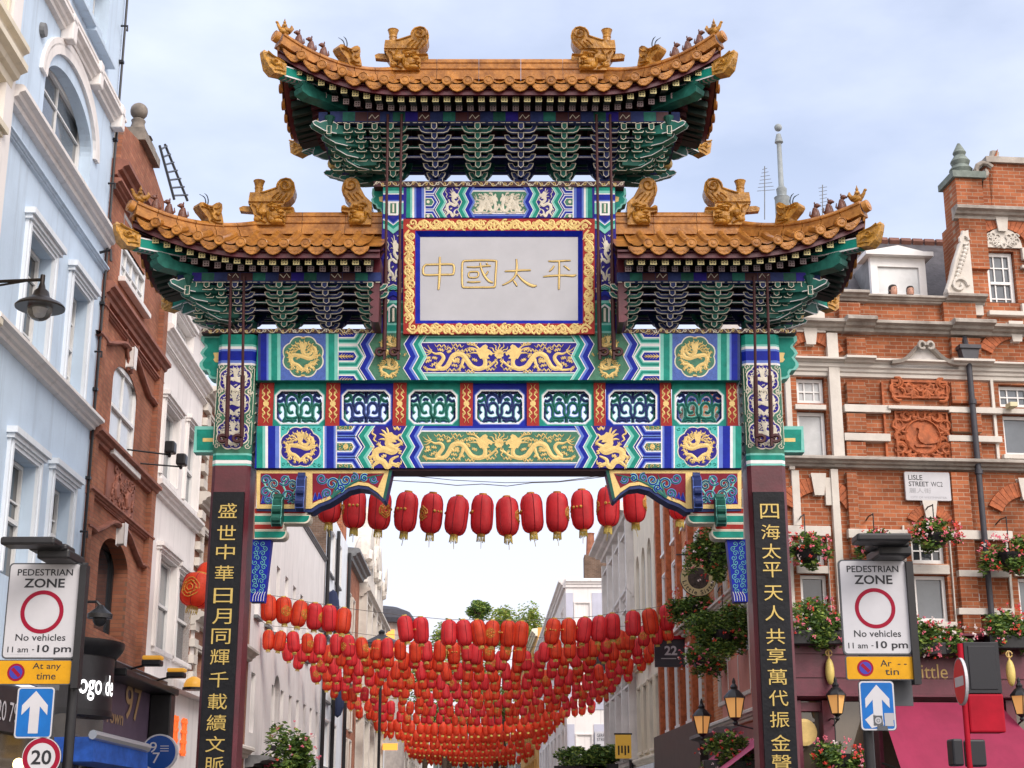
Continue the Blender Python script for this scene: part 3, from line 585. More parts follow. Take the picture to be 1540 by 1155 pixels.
# ---- corbels under the lower beam
for sd in (-1, 1):
    a = Art(-.2); a.mir = sd > 0; mb = a.mb
    low = [(468,765),(479,757.5),(494,752),(509,743),(524,733),(539,729.4),(554,731.3),(568,740.6),(576,749)]
    body = [(386,707.5),(590,707.5),(580,752)] + [(x+1,y+5) for x, y in reversed(low)] + [(386,768)]
    mb.prism([a.q(*p) for p in body], -.19, .12, PI['DBLUE'])
    a.poly([(386,707.5),(587,707.5)]+list(reversed(low))+[(386,765)], 1, 'GOLD')
    a.poly([(585,707.5),(590,707.5),(580,752),(576,749)], 2, 'DGREEN')
    a.poly([(392,712),(448,712),(448,758.5),(391,758.5)], 2, 'CRIMSON'); a.poly([(470,712),(578,712),(568,734)]+[(x,y-5) for x, y in reversed(low[1:-2])]+[(470,757)], 2, 'CRIMSON')
    for k, (x, y, r) in enumerate(((400,722,6),(412,728,7),(428,722,7),(440,730,6),(400,740,6),(416,744,8),(432,746,8),(442,752,5),(404,752,5))):
        a.spiral(x, y, r*1.25, 1.4, k*1.3, 3.4, 3, 'LTEAL' if k % 2 else 'LBLUE', 1 if k % 2 else -1); a.spiral(x, y, r*1.25, 1.4, k*1.3, 1.8, 4.5, 'DBLUE' if k % 2 else 'BGREEN', 1 if k % 2 else -1)
    for ln in ([(420,757),(414,745),(402,735),(396,722)], [(424,757),(430,742),(426,728),(434,716)], [(440,757),(440,745),(446,735)]): a.rib(ln, 2.4, 3, 'LTEAL')
    for k, (x, y, r) in enumerate(((484,720,7),(500,728,9),(492,742,6),(520,722,7),(533,718,5),(548,719,5),(562,721,5),(512,734,5))):
        a.spiral(x, y, r*1.2, 1.4, k*1.1, 3.6, 3, 'LTEAL' if k % 2 else 'LBLUE', -1 if k % 2 else 1); a.spiral(x, y, r*1.2, 1.4, k*1.1, 1.9, 4.5, 'BLUE' if k % 2 else 'BGREEN', -1 if k % 2 else 1)
    a.rib([(500,748),(506,730),(512,714)], [4,3,1], 3, 'BGREEN'); a.rib([(498,748),(516,735),(536,724),(560,717),(575,714)], [5,4,3,2,1], 3, 'BGREEN')
    for x in (396, 402, 407, 474, 480, 487, 493): a.poly([(x-4,757.5),(x,744+(x % 3)*2),(x+4,757.5)] if x < 450 else [(x-4,756-(x-470)*.4),(x,740+(x % 3)*2),(x+4,753-(x-470)*.4)], 3, 'BLUE'); a.rib([(x-3,757 if x < 450 else 752),(x,745 if x < 450 else 741)], .8, 4, 'LBLUE', smooth=False)
    cb = a.build('corbel', gate)
    # stepped arms below the corbel
    ar = Art(-.17); ar.mir = sd > 0
    def arm(x1, y0, y1, mi, rad):
        pts = [(383,y0),(x1,y0)]+[(x1-rad+rad*math.cos(t), y1-rad+rad*math.sin(t)) for t in [math.pi/2*i/5 for i in range(6)]]+[(383,y1)]
        ar.mb.prism([ar.q(*p) for p in pts], -.17, .08, PI['CREAM']); 
        pi = [(383,y0+1.2),(x1-1.8,y0+1.2)]+[(x1-1.8-rad+rad*math.cos(t), y1-1.8-rad+rad*math.sin(t)) for t in [math.pi/2*i/5 for i in range(6)]]+[(383,y1-1.8)]
        ar.poly(pi, 1, mi)
    arm(462, 763.5, 774, 'RED', 3); arm(467, 774.5, 787, 'TEAL', 9); arm(427, 787.5, 797.5, 'RED', 3); arm(431, 798, 810.5, 'TEAL', 9)
    ar.build('stepped_arm', cb)
    for (px, py0, py1, mi, ri, w2) in ((455,716,770,'DBLUE','LBLUE',.054), (420,748,793,'DGREEN','LTEAL',.062)):
        kx, kz1 = G(M(px) if sd > 0 else px, py0); kz0 = G(px, py1)[1]; km = MB(GT); h = kz1-kz0
        prof = [(-.18,kz1),(-.34,kz1-.02),(-.42,kz1-h*.18),(-.40,kz1-h*.36),(-.44,kz1-h*.5),(-.42,kz1-h*.68),(-.47,kz1-h*.8),(-.44,kz0+.02),(-.36,kz0-.01),(-.26,kz0+.03),(-.18,kz0+.1)]
        n = len(prof)
        km.add([(kx-w2, p[0], p[1]) for p in prof]+[(kx+w2, p[0], p[1]) for p in prof], [list(range(n)), list(range(2*n-1,n-1,-1))]+[(i, (i+1) % n, n+(i+1) % n, n+i) for i in range(n)], PI[mi])
        for g in (-1, 1): km.tube([(kx+g*w2, p[0], p[1]) for p in prof[:-2]], .005, 5, PI[ri])
        for i in (3, 5, 7): km.tube([(kx-w2, prof[i][0]-.002, prof[i][1]), (kx+w2, prof[i][0]-.002, prof[i][1])], .005, 5, PI[ri])
        for i, rr in ((1, .052), (4, .05), (6, .055)): km.tube([(kx-w2*.86, prof[i][0]+.012, prof[i][1]), (kx+w2*.86, prof[i][0]+.012, prof[i][1])], rr, 10, PI[mi])
        km.build('scroll_knob', PM, cb)
    st = Art(-.12); st.mir = sd > 0
    st.mb.prism([st.q(*p) for p in [(380,811),(408,811),(397,905),(376,905)]], -.12, .06, PI['BLUE'])
    for k in range(11):
        y = 818+k*7; x1 = 405-(y-811)*.118
        for j in range(2): st.spiral(385+j*11-(y-811)*.05+(3 if k % 2 else 0), y, 4.4, 1.3, k+j, .9, 1, 'LTEAL', 1 if (k+j) % 2 else -1)
    for k in range(5): st.rib([(380+k*4, 904),(381+k*4, 896),(385+k*3.5, 890)], .9, 1, 'WHITE_L', 3)
    st.build('cloud_strut', PM and gate)
# ---- iron tie rods down the front
def rod(px0, py0, y0, px1, py1, y1, loopside):
    m = MB(GT); a = G(px0, py0, y0); b = G(px1, py1, y1)
    m.tube([(a[0], y0, a[1]), (b[0], y1, b[1])], .019, 8)
    mid = .62; m.tube([(lerp(a[0],b[0],mid), lerp(y0,y1,mid), lerp(a[1],b[1],mid)), (b[0], y1, b[1])], .03, 8)
    pts = []
    for i in range(15):
        t = i/14*2*math.pi*1.08; pts.append((b[0]+loopside*(.055-.055*math.cos(t)), y1, b[1]-.02+.045*math.sin(t)))
    m.tube(pts, .024, 6); m.tube([(b[0], y1, b[1]), (b[0], y1, b[1]-.13)], .022, 6); m.tube([(b[0]+loopside*.05, y1, b[1]), (b[0]+loopside*.05, -.24, b[1])], .02, 6)
    m.build('tie_rod', IRON, gate, smooth=50)
for sd in (0, 1):
    f = (lambda x: M(x)) if sd else (lambda x: x)
    g = 1 if sd else -1
    rod(f(583.5), 172, -.80, f(578), 527, -.36, g); rod(f(604), 172, -.80, f(599), 527, -.36, g)
    rod(f(347.5), 415, -.80, f(341), 657, -.36, g); rod(f(367), 415, -.80, f(363.5), 657, -.36, g)
    # scalloped maroon end boards of the side roofs, against the tower posts
    m = MB(GT); zt, zb = G(560, 390, -.6)[1], G(560, 500, -.3)[1]; xx = sorted([G(f(574), 440, -.4)[0], G(f(560), 440, -.4)[0]]); n = 9
    inn = xx[1] if not sd else xx[0]; outx = xx[0] if not sd else xx[1]
    poly = [(inn, zb), (inn, zt)]
    for k in range(n):
        for t in (0, .25, .5, .75): poly.append((outx+(inn-outx)*.45*(1-math.sin(math.pi*t)), lerp(zt, zb, (k+t)/n)))
    poly.append((outx+(inn-outx)*.45, zb))
    m.prism(poly, -.75, -.2); m.build('scalloped_board', MAROON, gate)
# ---------------------------------------------------------------- roofs of the gate
def bracket_mesh(T, body, edge=11):
    """one stepped bracket cluster; spreads upwards to front and back"""
    m = MB(T); b = PI[body]; e = PI['CREAM']
    H, P = .0945, .115
    m.box(-.10, .10, -.11, .11, -.02, .05, b)
    for (u0, u1) in ((-.10, -.09), (.09, .10)): m.box(u0, u1, -.113, -.11, -.02, .05, e)
    for k in range(6):
        z = .045+k*H*.96; hw = (.12, .165, .195, .212, .215, .21)[k]
        for g in ((-1,) if k == 0 else (-1, 1)):
            y = g*(.05+P*k); r = .055
            pr = [(-hw-.012, z+.108), (-hw, z+.062), (-hw+.03, z+.022), (-hw+.085, z)] + [(hw-.085, z), (hw-.03, z+.022), (hw, z+.062), (hw+.012, z+.108), (hw-.045, z+.108), (hw-.075, z+.058), (-hw+.075, z+.058), (-hw+.045, z+.108)]
            m.prism(pr, y-.03, y+.03, b)
            if g < 0:
                m.rib(pr[:8], .013, y-.0315, e, .001); m.rib([pr[8], pr[9], pr[10], pr[11]], .009, y-.0315, e, .001)
                for s in (-1, 1): m.rib([(s*(hw-.05), z+.108), (s*(hw+.016), z+.108)], .011, y-.0315, e, .001)
            for s in (-1, 1): pass
            # nose of the forward arm
            n0, n1 = (y-.15, y+.05) if g < 0 else (y-.05, y+.15)
            m.box(-.036, .036, n0, n1, z+.0, z+.088, b)
            if g < 0:
                m.rib([(-.036, z+.088), (-.036, z+.02), (0, z-.012), (.036, z+.02), (.036, z+.088)], .012, n0-.002, e, .001); m.rib([(-.036, z+.088), (.036, z+.088)], .01, n0-.002, e, .001)
                m.add([(-.036, n0, z), (.036, n0, z), (0, n0, z-.02)], [(0, 1, 2)], b)
    return m
def nose_stack(m, x, z0, b, s=1, lv=6):
    for k in range(1, lv):
        z = z0+.045+k*.0945*.96*s; y = -(.05+.115*k)
        m.box(x-.034, x+.034, y-.14, y+.12, z, z+.085*s, b); m.rib([(x-.034, z+.085*s), (x-.034, z+.01), (x, z-.012), (x+.034, z+.01), (x+.034, z+.085*s), (x-.034, z+.085*s)], .011, y-.142, PI['CREAM'], .001)
        m.box(x-.075, x+.075, y-.1, y-.02, z-.035*s, z-.004, b); m.rib([(x-.075, z-.006), (x-.06, z-.032*s), (x+.06, z-.032*s), (x+.075, z-.006)], .010, y-.102, PI['CREAM'], .001)
CHI = [(340,820),(750,820),(762,700),(760,650),(870,630),(865,560),(830,545),(745,590),(720,520),(745,500),(800,450),(840,400),(862,330),(862,290),(845,220),(800,170),(740,155),(670,175),(635,215),(622,250),(615,290),(520,325),(430,355),(400,350),(402,300),(405,250),(435,185),(420,155),(350,148),(280,155),(275,190),(295,260),(297,345),(250,350),(240,430),(235,500),(150,520),(100,545),(110,590),(220,600),(300,610),(330,700)]
def chiwen(name, parent, T, cut=False):
    """ridge-end dragon swallowing the ridge: scroll tail, sword hilt, snout; built in x-z, head towards +x"""
    m = MB(T); f = lambda p: ((p[0]-540)*.00102, (820-p[1])*.00106)
    pol = [p for p in CHI]
    if cut: pol = [(430,820),(750,820),(762,700),(760,650),(870,630),(865,560),(830,545),(745,590),(720,520),(745,500),(800,450),(840,400),(862,330),(862,290),(845,220),(800,170),(740,155),(670,175),(635,215),(622,250),(615,290),(540,420),(430,520)]
    P = [f(p) for p in pol]
    if cut: m.prism(P, -.15, .15)
    else:
        m.prism([f(p) for p in [(330,700),(340,820),(750,820),(762,700),(760,650),(745,590),(720,520),(290,520),(265,560),(300,610)]], -.15, .15)
        m.prism([f(p) for p in [(720,519),(745,500),(800,450),(840,400),(862,330),(862,290),(845,220),(800,170),(740,155),(670,175),(635,215),(622,250),(615,290),(520,325),(430,355),(402,352),(250,352),(240,430),(237,519)]], -.12, .12)
        m.prism([f(p) for p in [(756,652),(868,628),(863,562),(830,547),(745,592)]], -.09, .09); m.prism([f(p) for p in [(262,562),(240,525),(150,520),(100,545),(110,590),(220,600),(295,606)]], -.05, .05)
    m.tube([(p[0], -.13, p[1]) for p in P[9:24]], .014, 5)
    R2 = lambda pts, w, h=.03: m.rib([f(p) for p in spline([Vector((*q, 0)) for q in pts], 4)], w, -.151, None, h)
    k = [(740+(95-80*i/22)*math.cos(-.4+i/22*8.2), 255+(95-80*i/22)*math.sin(-.4+i/22*8.2)) for i in range(23)]
    R2(k, .026, .03)
    for q in ([(560,450),(620,390),(660,370)], [(620,480),(680,410),(700,390)], [(680,490),(740,420),(770,380)], [(760,480),(830,390),(835,300)]): R2(q, .022)
    # face: brow, eye, jaws, whiskers, teeth
    for q, w in (([(500,560),(560,530),(640,560),(700,560)], .05), ([(540,600),(580,580),(620,610),(590,630),(545,615)], .03), ([(640,620),(700,600),(790,600),(860,590)], .05), ([(620,690),(680,690),(750,720)], .04), ([(520,640),(510,720),(570,800),(660,800),(745,800)], .04), ([(620,740),(680,730),(740,760),(740,790)], .035), ([(430,520),(400,600),(420,680),(500,700)], .035), ([(300,540),(360,580),(370,650)], .03), ([(350,700),(420,760),(500,800)], .035), ([(440,740),(470,680),(490,660)], .03), ([(650,650),(690,660),(730,650)], .03)):
        if cut and min(a for a, _ in q) < 430: continue
        R2(q, w, .04)
    for (x_, y_, rx_, ry_) in ((610,690,95,70),(690,640,60,38),(660,770,85,38),(600,565,90,28),(560,745,60,60)) + (() if cut else ((430,640,80,60),(380,740,60,50))): q_ = f((x_,y_)); m.ball((q_[0], -.135, q_[1]), (rx_*.00102, .055, ry_*.00106), 10, 7)
    for x_ in (640,680,715): q_ = f((x_,712)); m.lathe([(.016,.03),(.003,-.03)], (q_[0], -.17, q_[1]), 6)
    if not cut:
        m.ball((*f((580,600))[:1], -.16, f((580,600))[1]), .022, 8, 5); m.rib([f((240,505)), f((730,505))], .02, -.151, None, .03)
        m.lathe([(.075,-.03),(.06,.0),(.055,.09),(.062,.1),(.062,.12),(.056,.13),(.075,.2),(.085,.22),(.07,.225)], (f((350,0))[0], 0, f((0,350))[1]), 12)
    else: m.ball((f((580,0))[0], -.16, f((0,600))[1]), .022, 8, 5)
    return m.build(name, [TILED], parent, bevel=.012)
def figure_mb(T, kind):
    m = MB(T)
    if kind == 0:   # seated beast
        m.lathe([(.055,0),(.062,.03),(.05,.08),(.036,.13),(.03,.15)], (0,0,0), 10); m.ball((-.028,0,.175), (.045,.032,.034), 9, 6); m.ball((-.068,0,.165), (.022,.02,.016), 8, 5)
        for g in (-1, 1):
            m.tube([(-.05,g*.022,0),(-.045,g*.022,.06),(-.025,g*.018,.12)], [.014,.013,.016], 6); m.ball((-.01,g*.026,.208), (.012,.009,.02), 6, 4); m.ball((.03,g*.03,.03), (.035,.02,.03), 7, 5)
        m.tube([(.05,0,.03),(.085,0,.06),(.075,0,.12)], [.016,.013,.006], 6)
    elif kind == 1:  # rider on a phoenix
        m.ball((0,0,.06), (.08,.05,.05), 10, 6); m.tube([(-.06,0,.07),(-.1,0,.12),(-.11,0,.15)], [.03,.022,.02], 7); m.ball((-.12,0,.16), (.026,.02,.02), 7, 5); m.tube([(.06,0,.07),(.12,0,.15),(.11,0,.19)], [.04,.03,.01], 6)
        m.lathe([(.04,.07),(.045,.12),(.03,.17),(.014,.18)], (0,0,0), 9); m.ball((0,0,.2), (.022,.022,.026), 8, 6); m.tube([(0,0,.22),(0,0,.26)], [.012,.003], 6)
        for g in (-1, 1): m.tube([(0,g*.04,.15),(-.03,g*.06,.12),(-.05,g*.03,.13)], [.014,.012,.01], 6); m.ball((.03,g*.05,.08), (.05,.014,.03), 7, 5)
    return m
def dragon_head_mb(T):
    m = MB(T)
    P = [(.16,0),(-.06,0),(-.09,.07),(-.2,.16),(-.235,.21),(-.22,.255),(-.17,.27),(-.1,.25),(-.04,.255),(.02,.31),(.07,.335),(.11,.32),(.12,.26),(.11,.2),(.14,.1)]
    m.prism(P, -.085, .085, 0)
    for q, w in (([(-.2,.2),(-.12,.2),(-.06,.16),(-.02,.06)], .03), ([(-.17,.25),(-.1,.225),(-.03,.235)], .028), ([(0,.22),(.05,.24),(.09,.29)], .025), ([(.02,.16),(.06,.14),(.1,.2)], .03), ([(-.04,.1),(.02,.06),(.1,.08)], .03), ([(-.05,.04),(.04,.02),(.13,.03)], .025), ([(-.1,.18),(-.05,.2),(-.02,.17)], .02)):
        for y in (-.086, .086): m.rib(spline([Vector((*a, 0)) for a in q], 4), w, y, 0, .03*(1 if y < 0 else -1))
    m.ball((-.09,-.088,.215), .018, 7, 5, 0); m.ball((-.09,.088,.215), .018, 7, 5, 0)
    for g in (-1, 1):
        m.tube([(p[0], g*.035, p[1]) for p in spline([Vector((-.09,.25,0)),Vector((-.075,.33,0)),Vector((-.1,.4,0)),Vector((-.16+.02*g,.425,0))], 4)], [.011]*6+[.009]*4+[.005]*3, 6, 1)
    return m
def roof(name, T, xr, x0, W, D, ze, zr, RL, sides, xin, zb, bs, set_x, span, label):
    """one hipped roof. T maps local metres; sides: which ends (+1/-1) are hipped; xin: flat end when only one is"""
    part = bpy.data.objects.new(name, None); COL.objects.link(part); part.parent = gate; ORG[part.name] = ORG[gate.name]; part.empty_display_size = .1
    if label: part['label'] = label
    xa = -W if -1 in sides else xin
    def lift(x, y):
        v = max(0, (abs(x)-x0)/(W-x0)) if (x > 0 and 1 in sides) or (x < 0 and -1 in sides) else 0
        return RL*min(min(1.06, abs(y)/D), v)**2
    def zs(x, y):
        u = abs(y)/D; v = max(0, (abs(x)-xr)/(W-xr)) if (x > 0 and 1 in sides) or (x < 0 and -1 in sides) else 0
        t = max(u, v); return zr+(ze-zr)*(1.25*t-.25*t*t)+lift(x, y)
    def hip0(x):
        return max(0, (abs(x)-xr)/(W-xr)) if (x > 0 and 1 in sides) or (x < 0 and -1 in sides) else 0
    # ---- tiles
    m = MB(T); d = MB(T)
    nx = 48; xs = [lerp(xa, W, i/nx) for i in range(nx+1)]; nt_ = 8
    for dz, mb in ((0, m), (-.075, d)):
        for g in (-1, 1):
            vs = [(x, g*D*lerp(hip0(x), 1, j/nt_), zs(x, g*D*lerp(hip0(x), 1, j/nt_))+dz) for x in xs for j in range(nt_+1)]
            mb.add(vs, [(i*(nt_+1)+j, (i+1)*(nt_+1)+j, (i+1)*(nt_+1)+j+1, i*(nt_+1)+j+1) for i in range(nx) for j in range(nt_)])
        for s in sides:
            ys = [lerp(-D, D, i/32) for i in range(33)]
            vs = [(s*lerp(xr, W, lerp(abs(y)/D, 1, j/nt_)), y, zs(s*lerp(xr, W, lerp(abs(y)/D, 1, j/nt_)), y)+dz) for y in ys for j in range(nt_+1)]
            mb.add(vs, [(i*(nt_+1)+j, (i+1)*(nt_+1)+j, (i+1)*(nt_+1)+j+1, i*(nt_+1)+j+1) for i in range(32) for j in range(nt_)])
    pitch = .283; n = int((W-xa-.16)/pitch); xt = [ (xa+W)/2+(i-(n-1)/2)*pitch for i in range(n)] if len(sides) == 2 else [W-.32-i*pitch for i in range(int((W-.2-xa)/pitch))]
    sc = [(-.125,.012),(-.118,-.02),(-.1,-.05),(-.065,-.082),(0,-.103),(.065,-.082),(.1,-.05),(.118,-.02),(.125,.012),(.09,.014),(.05,.004),(0,.0),(-.05,.004),(-.09,.014)]
    def disc(c, ax, s):
        k = .012*s
        m.lathe([(.066,.02*-s),(.068,.03*s),(.060,.034*s),(.050,.024*s),(.030,.024*s),(.024,.032*s),(.0,.034*s)], c, 16, axis=ax)
    for g in (-1, 1):
        for x in xt:
            h0 = hip0(x); 
            if h0 > .97: continue
            m.tube([(x, g*D*t, zs(x, g*D*t)+.03) for t in [lerp(h0, 1.012, j/6) for j in range(7)]], .060, 8)
            disc((x, g*(D+.018), zs(x, g*D)+.03), 'y', g)
            m.ball((x, g*(D-.05), zs(x, g*D)+.12), (.017,.017,.022), 6, 4)
        for i in range(len(xt)+1):
            xd = (xt[0]-pitch/2+i*pitch) if len(sides) == 2 else xt[0]+pitch/2-i*pitch
            if xd < xa or abs(xd) > W-.04: continue
            zc = lambda u: zs(xd+u, g*D)
            m.add([(xd+u, g*(D+.012), zc(u)+v-.015) for u, v in sc]+[(xd+u, g*(D-.02), zc(u)+v-.015) for u, v in sc], [list(range(14)), list(range(27,13,-1))]+[(q, (q+1) % 14, 14+(q+1) % 14, 14+q) for q in range(14)])
            m.rib([(xd+u*.86, zc(u)+v-.018) for u, v in sc[:9]], .012, -(D+.013) if g < 0 else D+.013, None, .006*(1 if g < 0 else -1))
            for u in (-.05, 0, .05): m.rib([(xd+u-.015, zc(u)-.058), (xd+u, zc(u)-.075), (xd+u+.02, zc(u)-.062)], .009, -(D+.013) if g < 0 else D+.013, None, .005*(1 if g < 0 else -1))
            # shallow pan between the tubes
            pan = [(-.08,.02),(-.045,-.004),(0,-.014),(.045,-.004),(.08,.02)]
            h0 = hip0(xd); ts = [lerp(h0, 1, j/5) for j in range(6)]
            if h0 < .97: m.add([(xd+u, g*D*t, zs(xd, g*D*t)+v+.02) for t in ts for u, v in pan], [(a*5+q, a*5+q+1, a*5+q+6, a*5+q+5) for a in range(5) for q in range(4)])
    for s in sides:
        ny = int(2*D/pitch); yt = [(i-(ny-1)/2)*pitch for i in range(ny)]
        for y in yt:
            u0 = abs(y)/D
            m.tube([(s*lerp(xr, W+.01, t), y, zs(s*lerp(xr, W, t), y)+.03) for t in [lerp(u0, 1, j/6) for j in range(7)]], .060, 8); disc((s*(W+.018), y, zs(s*W, y)+.03), 'x', s)
        for i in range(ny+1):
            y = yt[0]-pitch/2+i*pitch
            if abs(y) > D-.05: continue
            m.add([(s*(W+.012), y+u, zs(s*W, y+u)+v-.015) for u, v in sc]+[(s*(W-.02), y+u, zs(s*W, y+u)+v-.015) for u, v in sc], [list(range(14)), list(range(27,13,-1))]+[(q, (q+1) % 14, 14+(q+1) % 14, 14+q) for q in range(14)])
    m.build('tile_covering', TILE, part, smooth=40)
    # ---- soffit boards, maroon fascia and two rows of rafters
    for g in (-1, 1):
        for (e, top, bot) in ((D-.045, -.03, -.145),):
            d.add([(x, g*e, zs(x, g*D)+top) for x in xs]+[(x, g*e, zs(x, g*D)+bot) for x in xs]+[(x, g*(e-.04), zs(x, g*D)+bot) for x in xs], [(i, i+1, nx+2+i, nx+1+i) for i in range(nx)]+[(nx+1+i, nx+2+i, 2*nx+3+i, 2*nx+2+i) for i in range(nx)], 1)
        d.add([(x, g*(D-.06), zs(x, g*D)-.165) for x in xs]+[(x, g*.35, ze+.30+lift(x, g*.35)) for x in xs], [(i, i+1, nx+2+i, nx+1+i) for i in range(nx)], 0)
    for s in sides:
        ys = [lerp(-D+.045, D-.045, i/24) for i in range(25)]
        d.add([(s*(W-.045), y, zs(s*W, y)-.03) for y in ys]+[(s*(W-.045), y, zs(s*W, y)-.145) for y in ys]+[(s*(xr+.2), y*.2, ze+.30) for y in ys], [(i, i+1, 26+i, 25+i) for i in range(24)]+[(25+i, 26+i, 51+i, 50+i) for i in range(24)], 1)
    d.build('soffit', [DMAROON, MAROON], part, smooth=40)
    r = MB(T); kx = int((W-xa)/.156)
    def end(x, y, z, hw, c0, c1):
        r.add([(x+hw*a, y, z+hw*b) for a, b in ((-1,-1),(1,-1),(1,1),(-1,1))], [(0,1,2,3)], c0)
        for a in (-1, 1):
            for b in (-1, 1):
                ca, cb = a*.42*hw, b*.42*hw; q = .30*hw
                r.add([(x+ca-q, y-.002, z+cb), (x+ca, y-.002, z+cb-q), (x+ca+q, y-.002, z+cb), (x+ca, y-.002, z+cb+q)], [(0,1,2,3)], c1)
    for i in range(kx):
        x = W-.14-i*.156
        if x < xa+.05: break
        h0 = hip0(x)
        for g in (-1, 1):
            for (ye, yi, zo, sl_, hw, kk) in ((D-.12, .62, -.17, .30, .044, 0), (D-.40, .12, -.165, .42, .042, 1)):
                if abs(x) > xr: yi = max(yi, h0*D+.03)
                if yi > ye-.06: continue
                zz = ze+lift(x, D)*(1 if kk == 0 else .78)+zo
                vs = []
                for (yy, dz) in ((ye, 0), (yi, (ye-yi)*sl_-(0 if abs(x) < xr else .0))): vs += [(x-hw, g*yy, zz+dz-hw), (x+hw, g*yy, zz+dz-hw), (x+hw, g*yy, zz+dz+hw), (x-hw, g*yy, zz+dz+hw)]
                r.add(vs, [(0,1,2,3),(7,6,5,4),(0,4,5,1),(1,5,6,2),(2,6,7,3),(3,7,4,0)], 2 if kk else 3)
                if g < 0: end(x, -(ye+.003), zz, hw*.98, 0 if kk == 0 else 1, 4 if kk == 0 else 2)
    for s in sides:
        for i in range(int(2*D/.156)+1):
            y = (i-D/.156)*.156
            if abs(y) > D-.1: continue
            xi = lerp(xr, W, abs(y)/D)+.05
            for (xe, zo, sl_, hw, kk) in ((W-.12, -.17, .3, .044, 0), (W-.40, -.165, .42, .042, 1)):
                if xi > xe-.06: continue
                zz = ze+lift(s*W, y)*(1 if kk == 0 else .78)+zo; vs = []
                for (xx, dz) in ((xe, 0), (xi, (xe-xi)*sl_)): vs += [(s*xx, y-hw, zz+dz-hw), (s*xx, y+hw, zz+dz-hw), (s*xx, y+hw, zz+dz+hw), (s*xx, y-hw, zz+dz+hw)]
                r.add(vs, [(0,1,2,3),(7,6,5,4),(0,4,5,1),(1,5,6,2),(2,6,7,3),(3,7,4,0)], 2 if kk else 3)
    r.build('rafters', [mat('rafter_end_yellow', (.62,.55,.27), .6, .15, 20), mat('rafter_end_pink', (.52,.42,.44), .6, .15, 20), DMAROON, mat('rafter_green', (.006,.022,.018), .5, .3, 6), mat('rafter_mark_dark', (.05,.04,.035), .6)], part)
    # ---- ridges
    xo = xr+.02; m = MB(T); xl = -xo if len(sides) == 2 else xin
    pr = [(-.12,-.03),(-.12,.05),(-.095,.06),(-.095,.13),(-.115,.14),(-.115,.165),(-.085,.175),(-.085,.235),(-.1,.245),(-.1,.275),(-.08,.31),(0,.335),(.08,.31),(.1,.275),(.1,.245),(.085,.235),(.085,.175),(.115,.165),(.115,.14),(.095,.13),(.095,.06),(.12,.05),(.12,-.03)]
    k = max(2, round((xo-xl)/.6))
    for i in range(k): m.sweep([(lerp(xl, xo, i/k)+.003, 0, zr), (lerp(xl, xo, (i+1)/k)-.003, 0, zr)], pr)
    m.build('ridge', TILE, part, smooth=35)
    hp = [(-.095,-.04),(-.095,.05),(-.07,.06),(-.07,.105),(-.088,.115),(-.088,.135),(-.06,.17),(0,.185),(.06,.17),(.088,.135),(.088,.115),(.07,.105),(.07,.06),(.095,.05),(.095,-.04)]
    for s in sides:
        for g in (-1, 1):
            hipt = lambda t, dz=0: (s*lerp(xr, W, t), g*D*t, zs(s*min(W, lerp(xr, W, t)), g*D*min(1, t))+dz)
            m = MB(T); cuts = [(.02,.2),(.2,.385),(.385,.54),(.54,.69),(.69,.84),(.84,1.0)]
            for a, b in cuts: m.sweep([hipt(lerp(a+.003, b-.003, j/5), .03) for j in range(6)], hp)
            p, q = Vector(hipt(1.0, .11)), Vector(hipt(1.035, .125)); m.tube([p, q], [.085,.08], 12); m.tube([q, q+(q-p)*.12], [.05,.045], 12)
            m.build('hip_ridge', TILE, part, smooth=35)
            ca = math.atan2(g*D, s*(W-xr))+math.pi
            def FT(t, dz, T=T, ca=ca):
                b = hipt(t, dz); c, sn = math.cos(ca), math.sin(ca)
                flip = -1 if g*s > 0 else 1
                return lambda x, y, z: T(b[0]+x*c-y*flip*sn, b[1]+x*sn+y*flip*c, b[2]+z)
            dragon_head_mb(FT(.41, .17)).build('horned_dragon_head', [TILED, mat('horn_bronze', (.05,.07,.10), .4)], part, bevel=.008)
            for t in (.63, .735, .835): figure_mb(FT(t, .205), 0).build('roof_beast', BEAST, part, smooth=50)
            figure_mb(FT(.955, .205), 1).build('phoenix_rider', TILED, part, smooth=50)
            # corner beams with a gilt dragon head on the tip
            bT = FT(1.0, -.25); m = MB(bT); P = [(.10,-.13),(.10,.06),(0,.09),(-.10,.11),(-.2,.15),(-.285,.20),(-.30,.16),(-.28,.06),(-.2,-.08),(-.1,-.155)]
            P = [(.07+(x-.07)*.86, z*.86-.09) for x, z in P]
            n = len(P); m.add([(p[0], -.085*(1 if p[0] > -.2 else .5), p[1]) for p in P]+[(p[0], .085*(1 if p[0] > -.2 else .5), p[1]) for p in P], [list(range(n)), list(range(2*n-1,n-1,-1))]+[(i, (i+1) % n, n+(i+1) % n, n+i) for i in range(n)])
            for yy, hh in ((-.086, .02), (.086, -.02)):
                for q, w in (([(.06,-.02),(-.02,.0),(-.12,.02),(-.2,.06)], .03), ([(.05,-.12),(-.02,-.08),(-.08,-.1),(-.15,-.05)], .03), ([(-.04,-.05),(-.07,-.03),(-.1,-.05),(-.07,-.07)], .02), ([(.08,-.16),(.0,-.16),(-.08,-.18)], .025), ([(.02,-.05),(.03,-.1)], .025)):
                    m.rib(spline([Vector((*a, 0)) for a in q], 3), w, yy, 0, hh)
            m.build('corner_dragon_head', mat('gold_glaze', (.42,.21,.03), .35, .5, 18, .5, 40, 0, .5), part, bevel=.03)
            m = MB(bT)
            m.prism([(.07,-.215),(.07,-.06),(.95,-.02),(.95,-.18)], -.075, .075, 0)
            for yy in (-.078, .078): m.rib([(.08,-.20),(.08,-.07),(.9,-.03)], .018, yy, 1, .002); m.rib([(.08,-.208),(.95,-.17)], .02, yy, 1, .002)
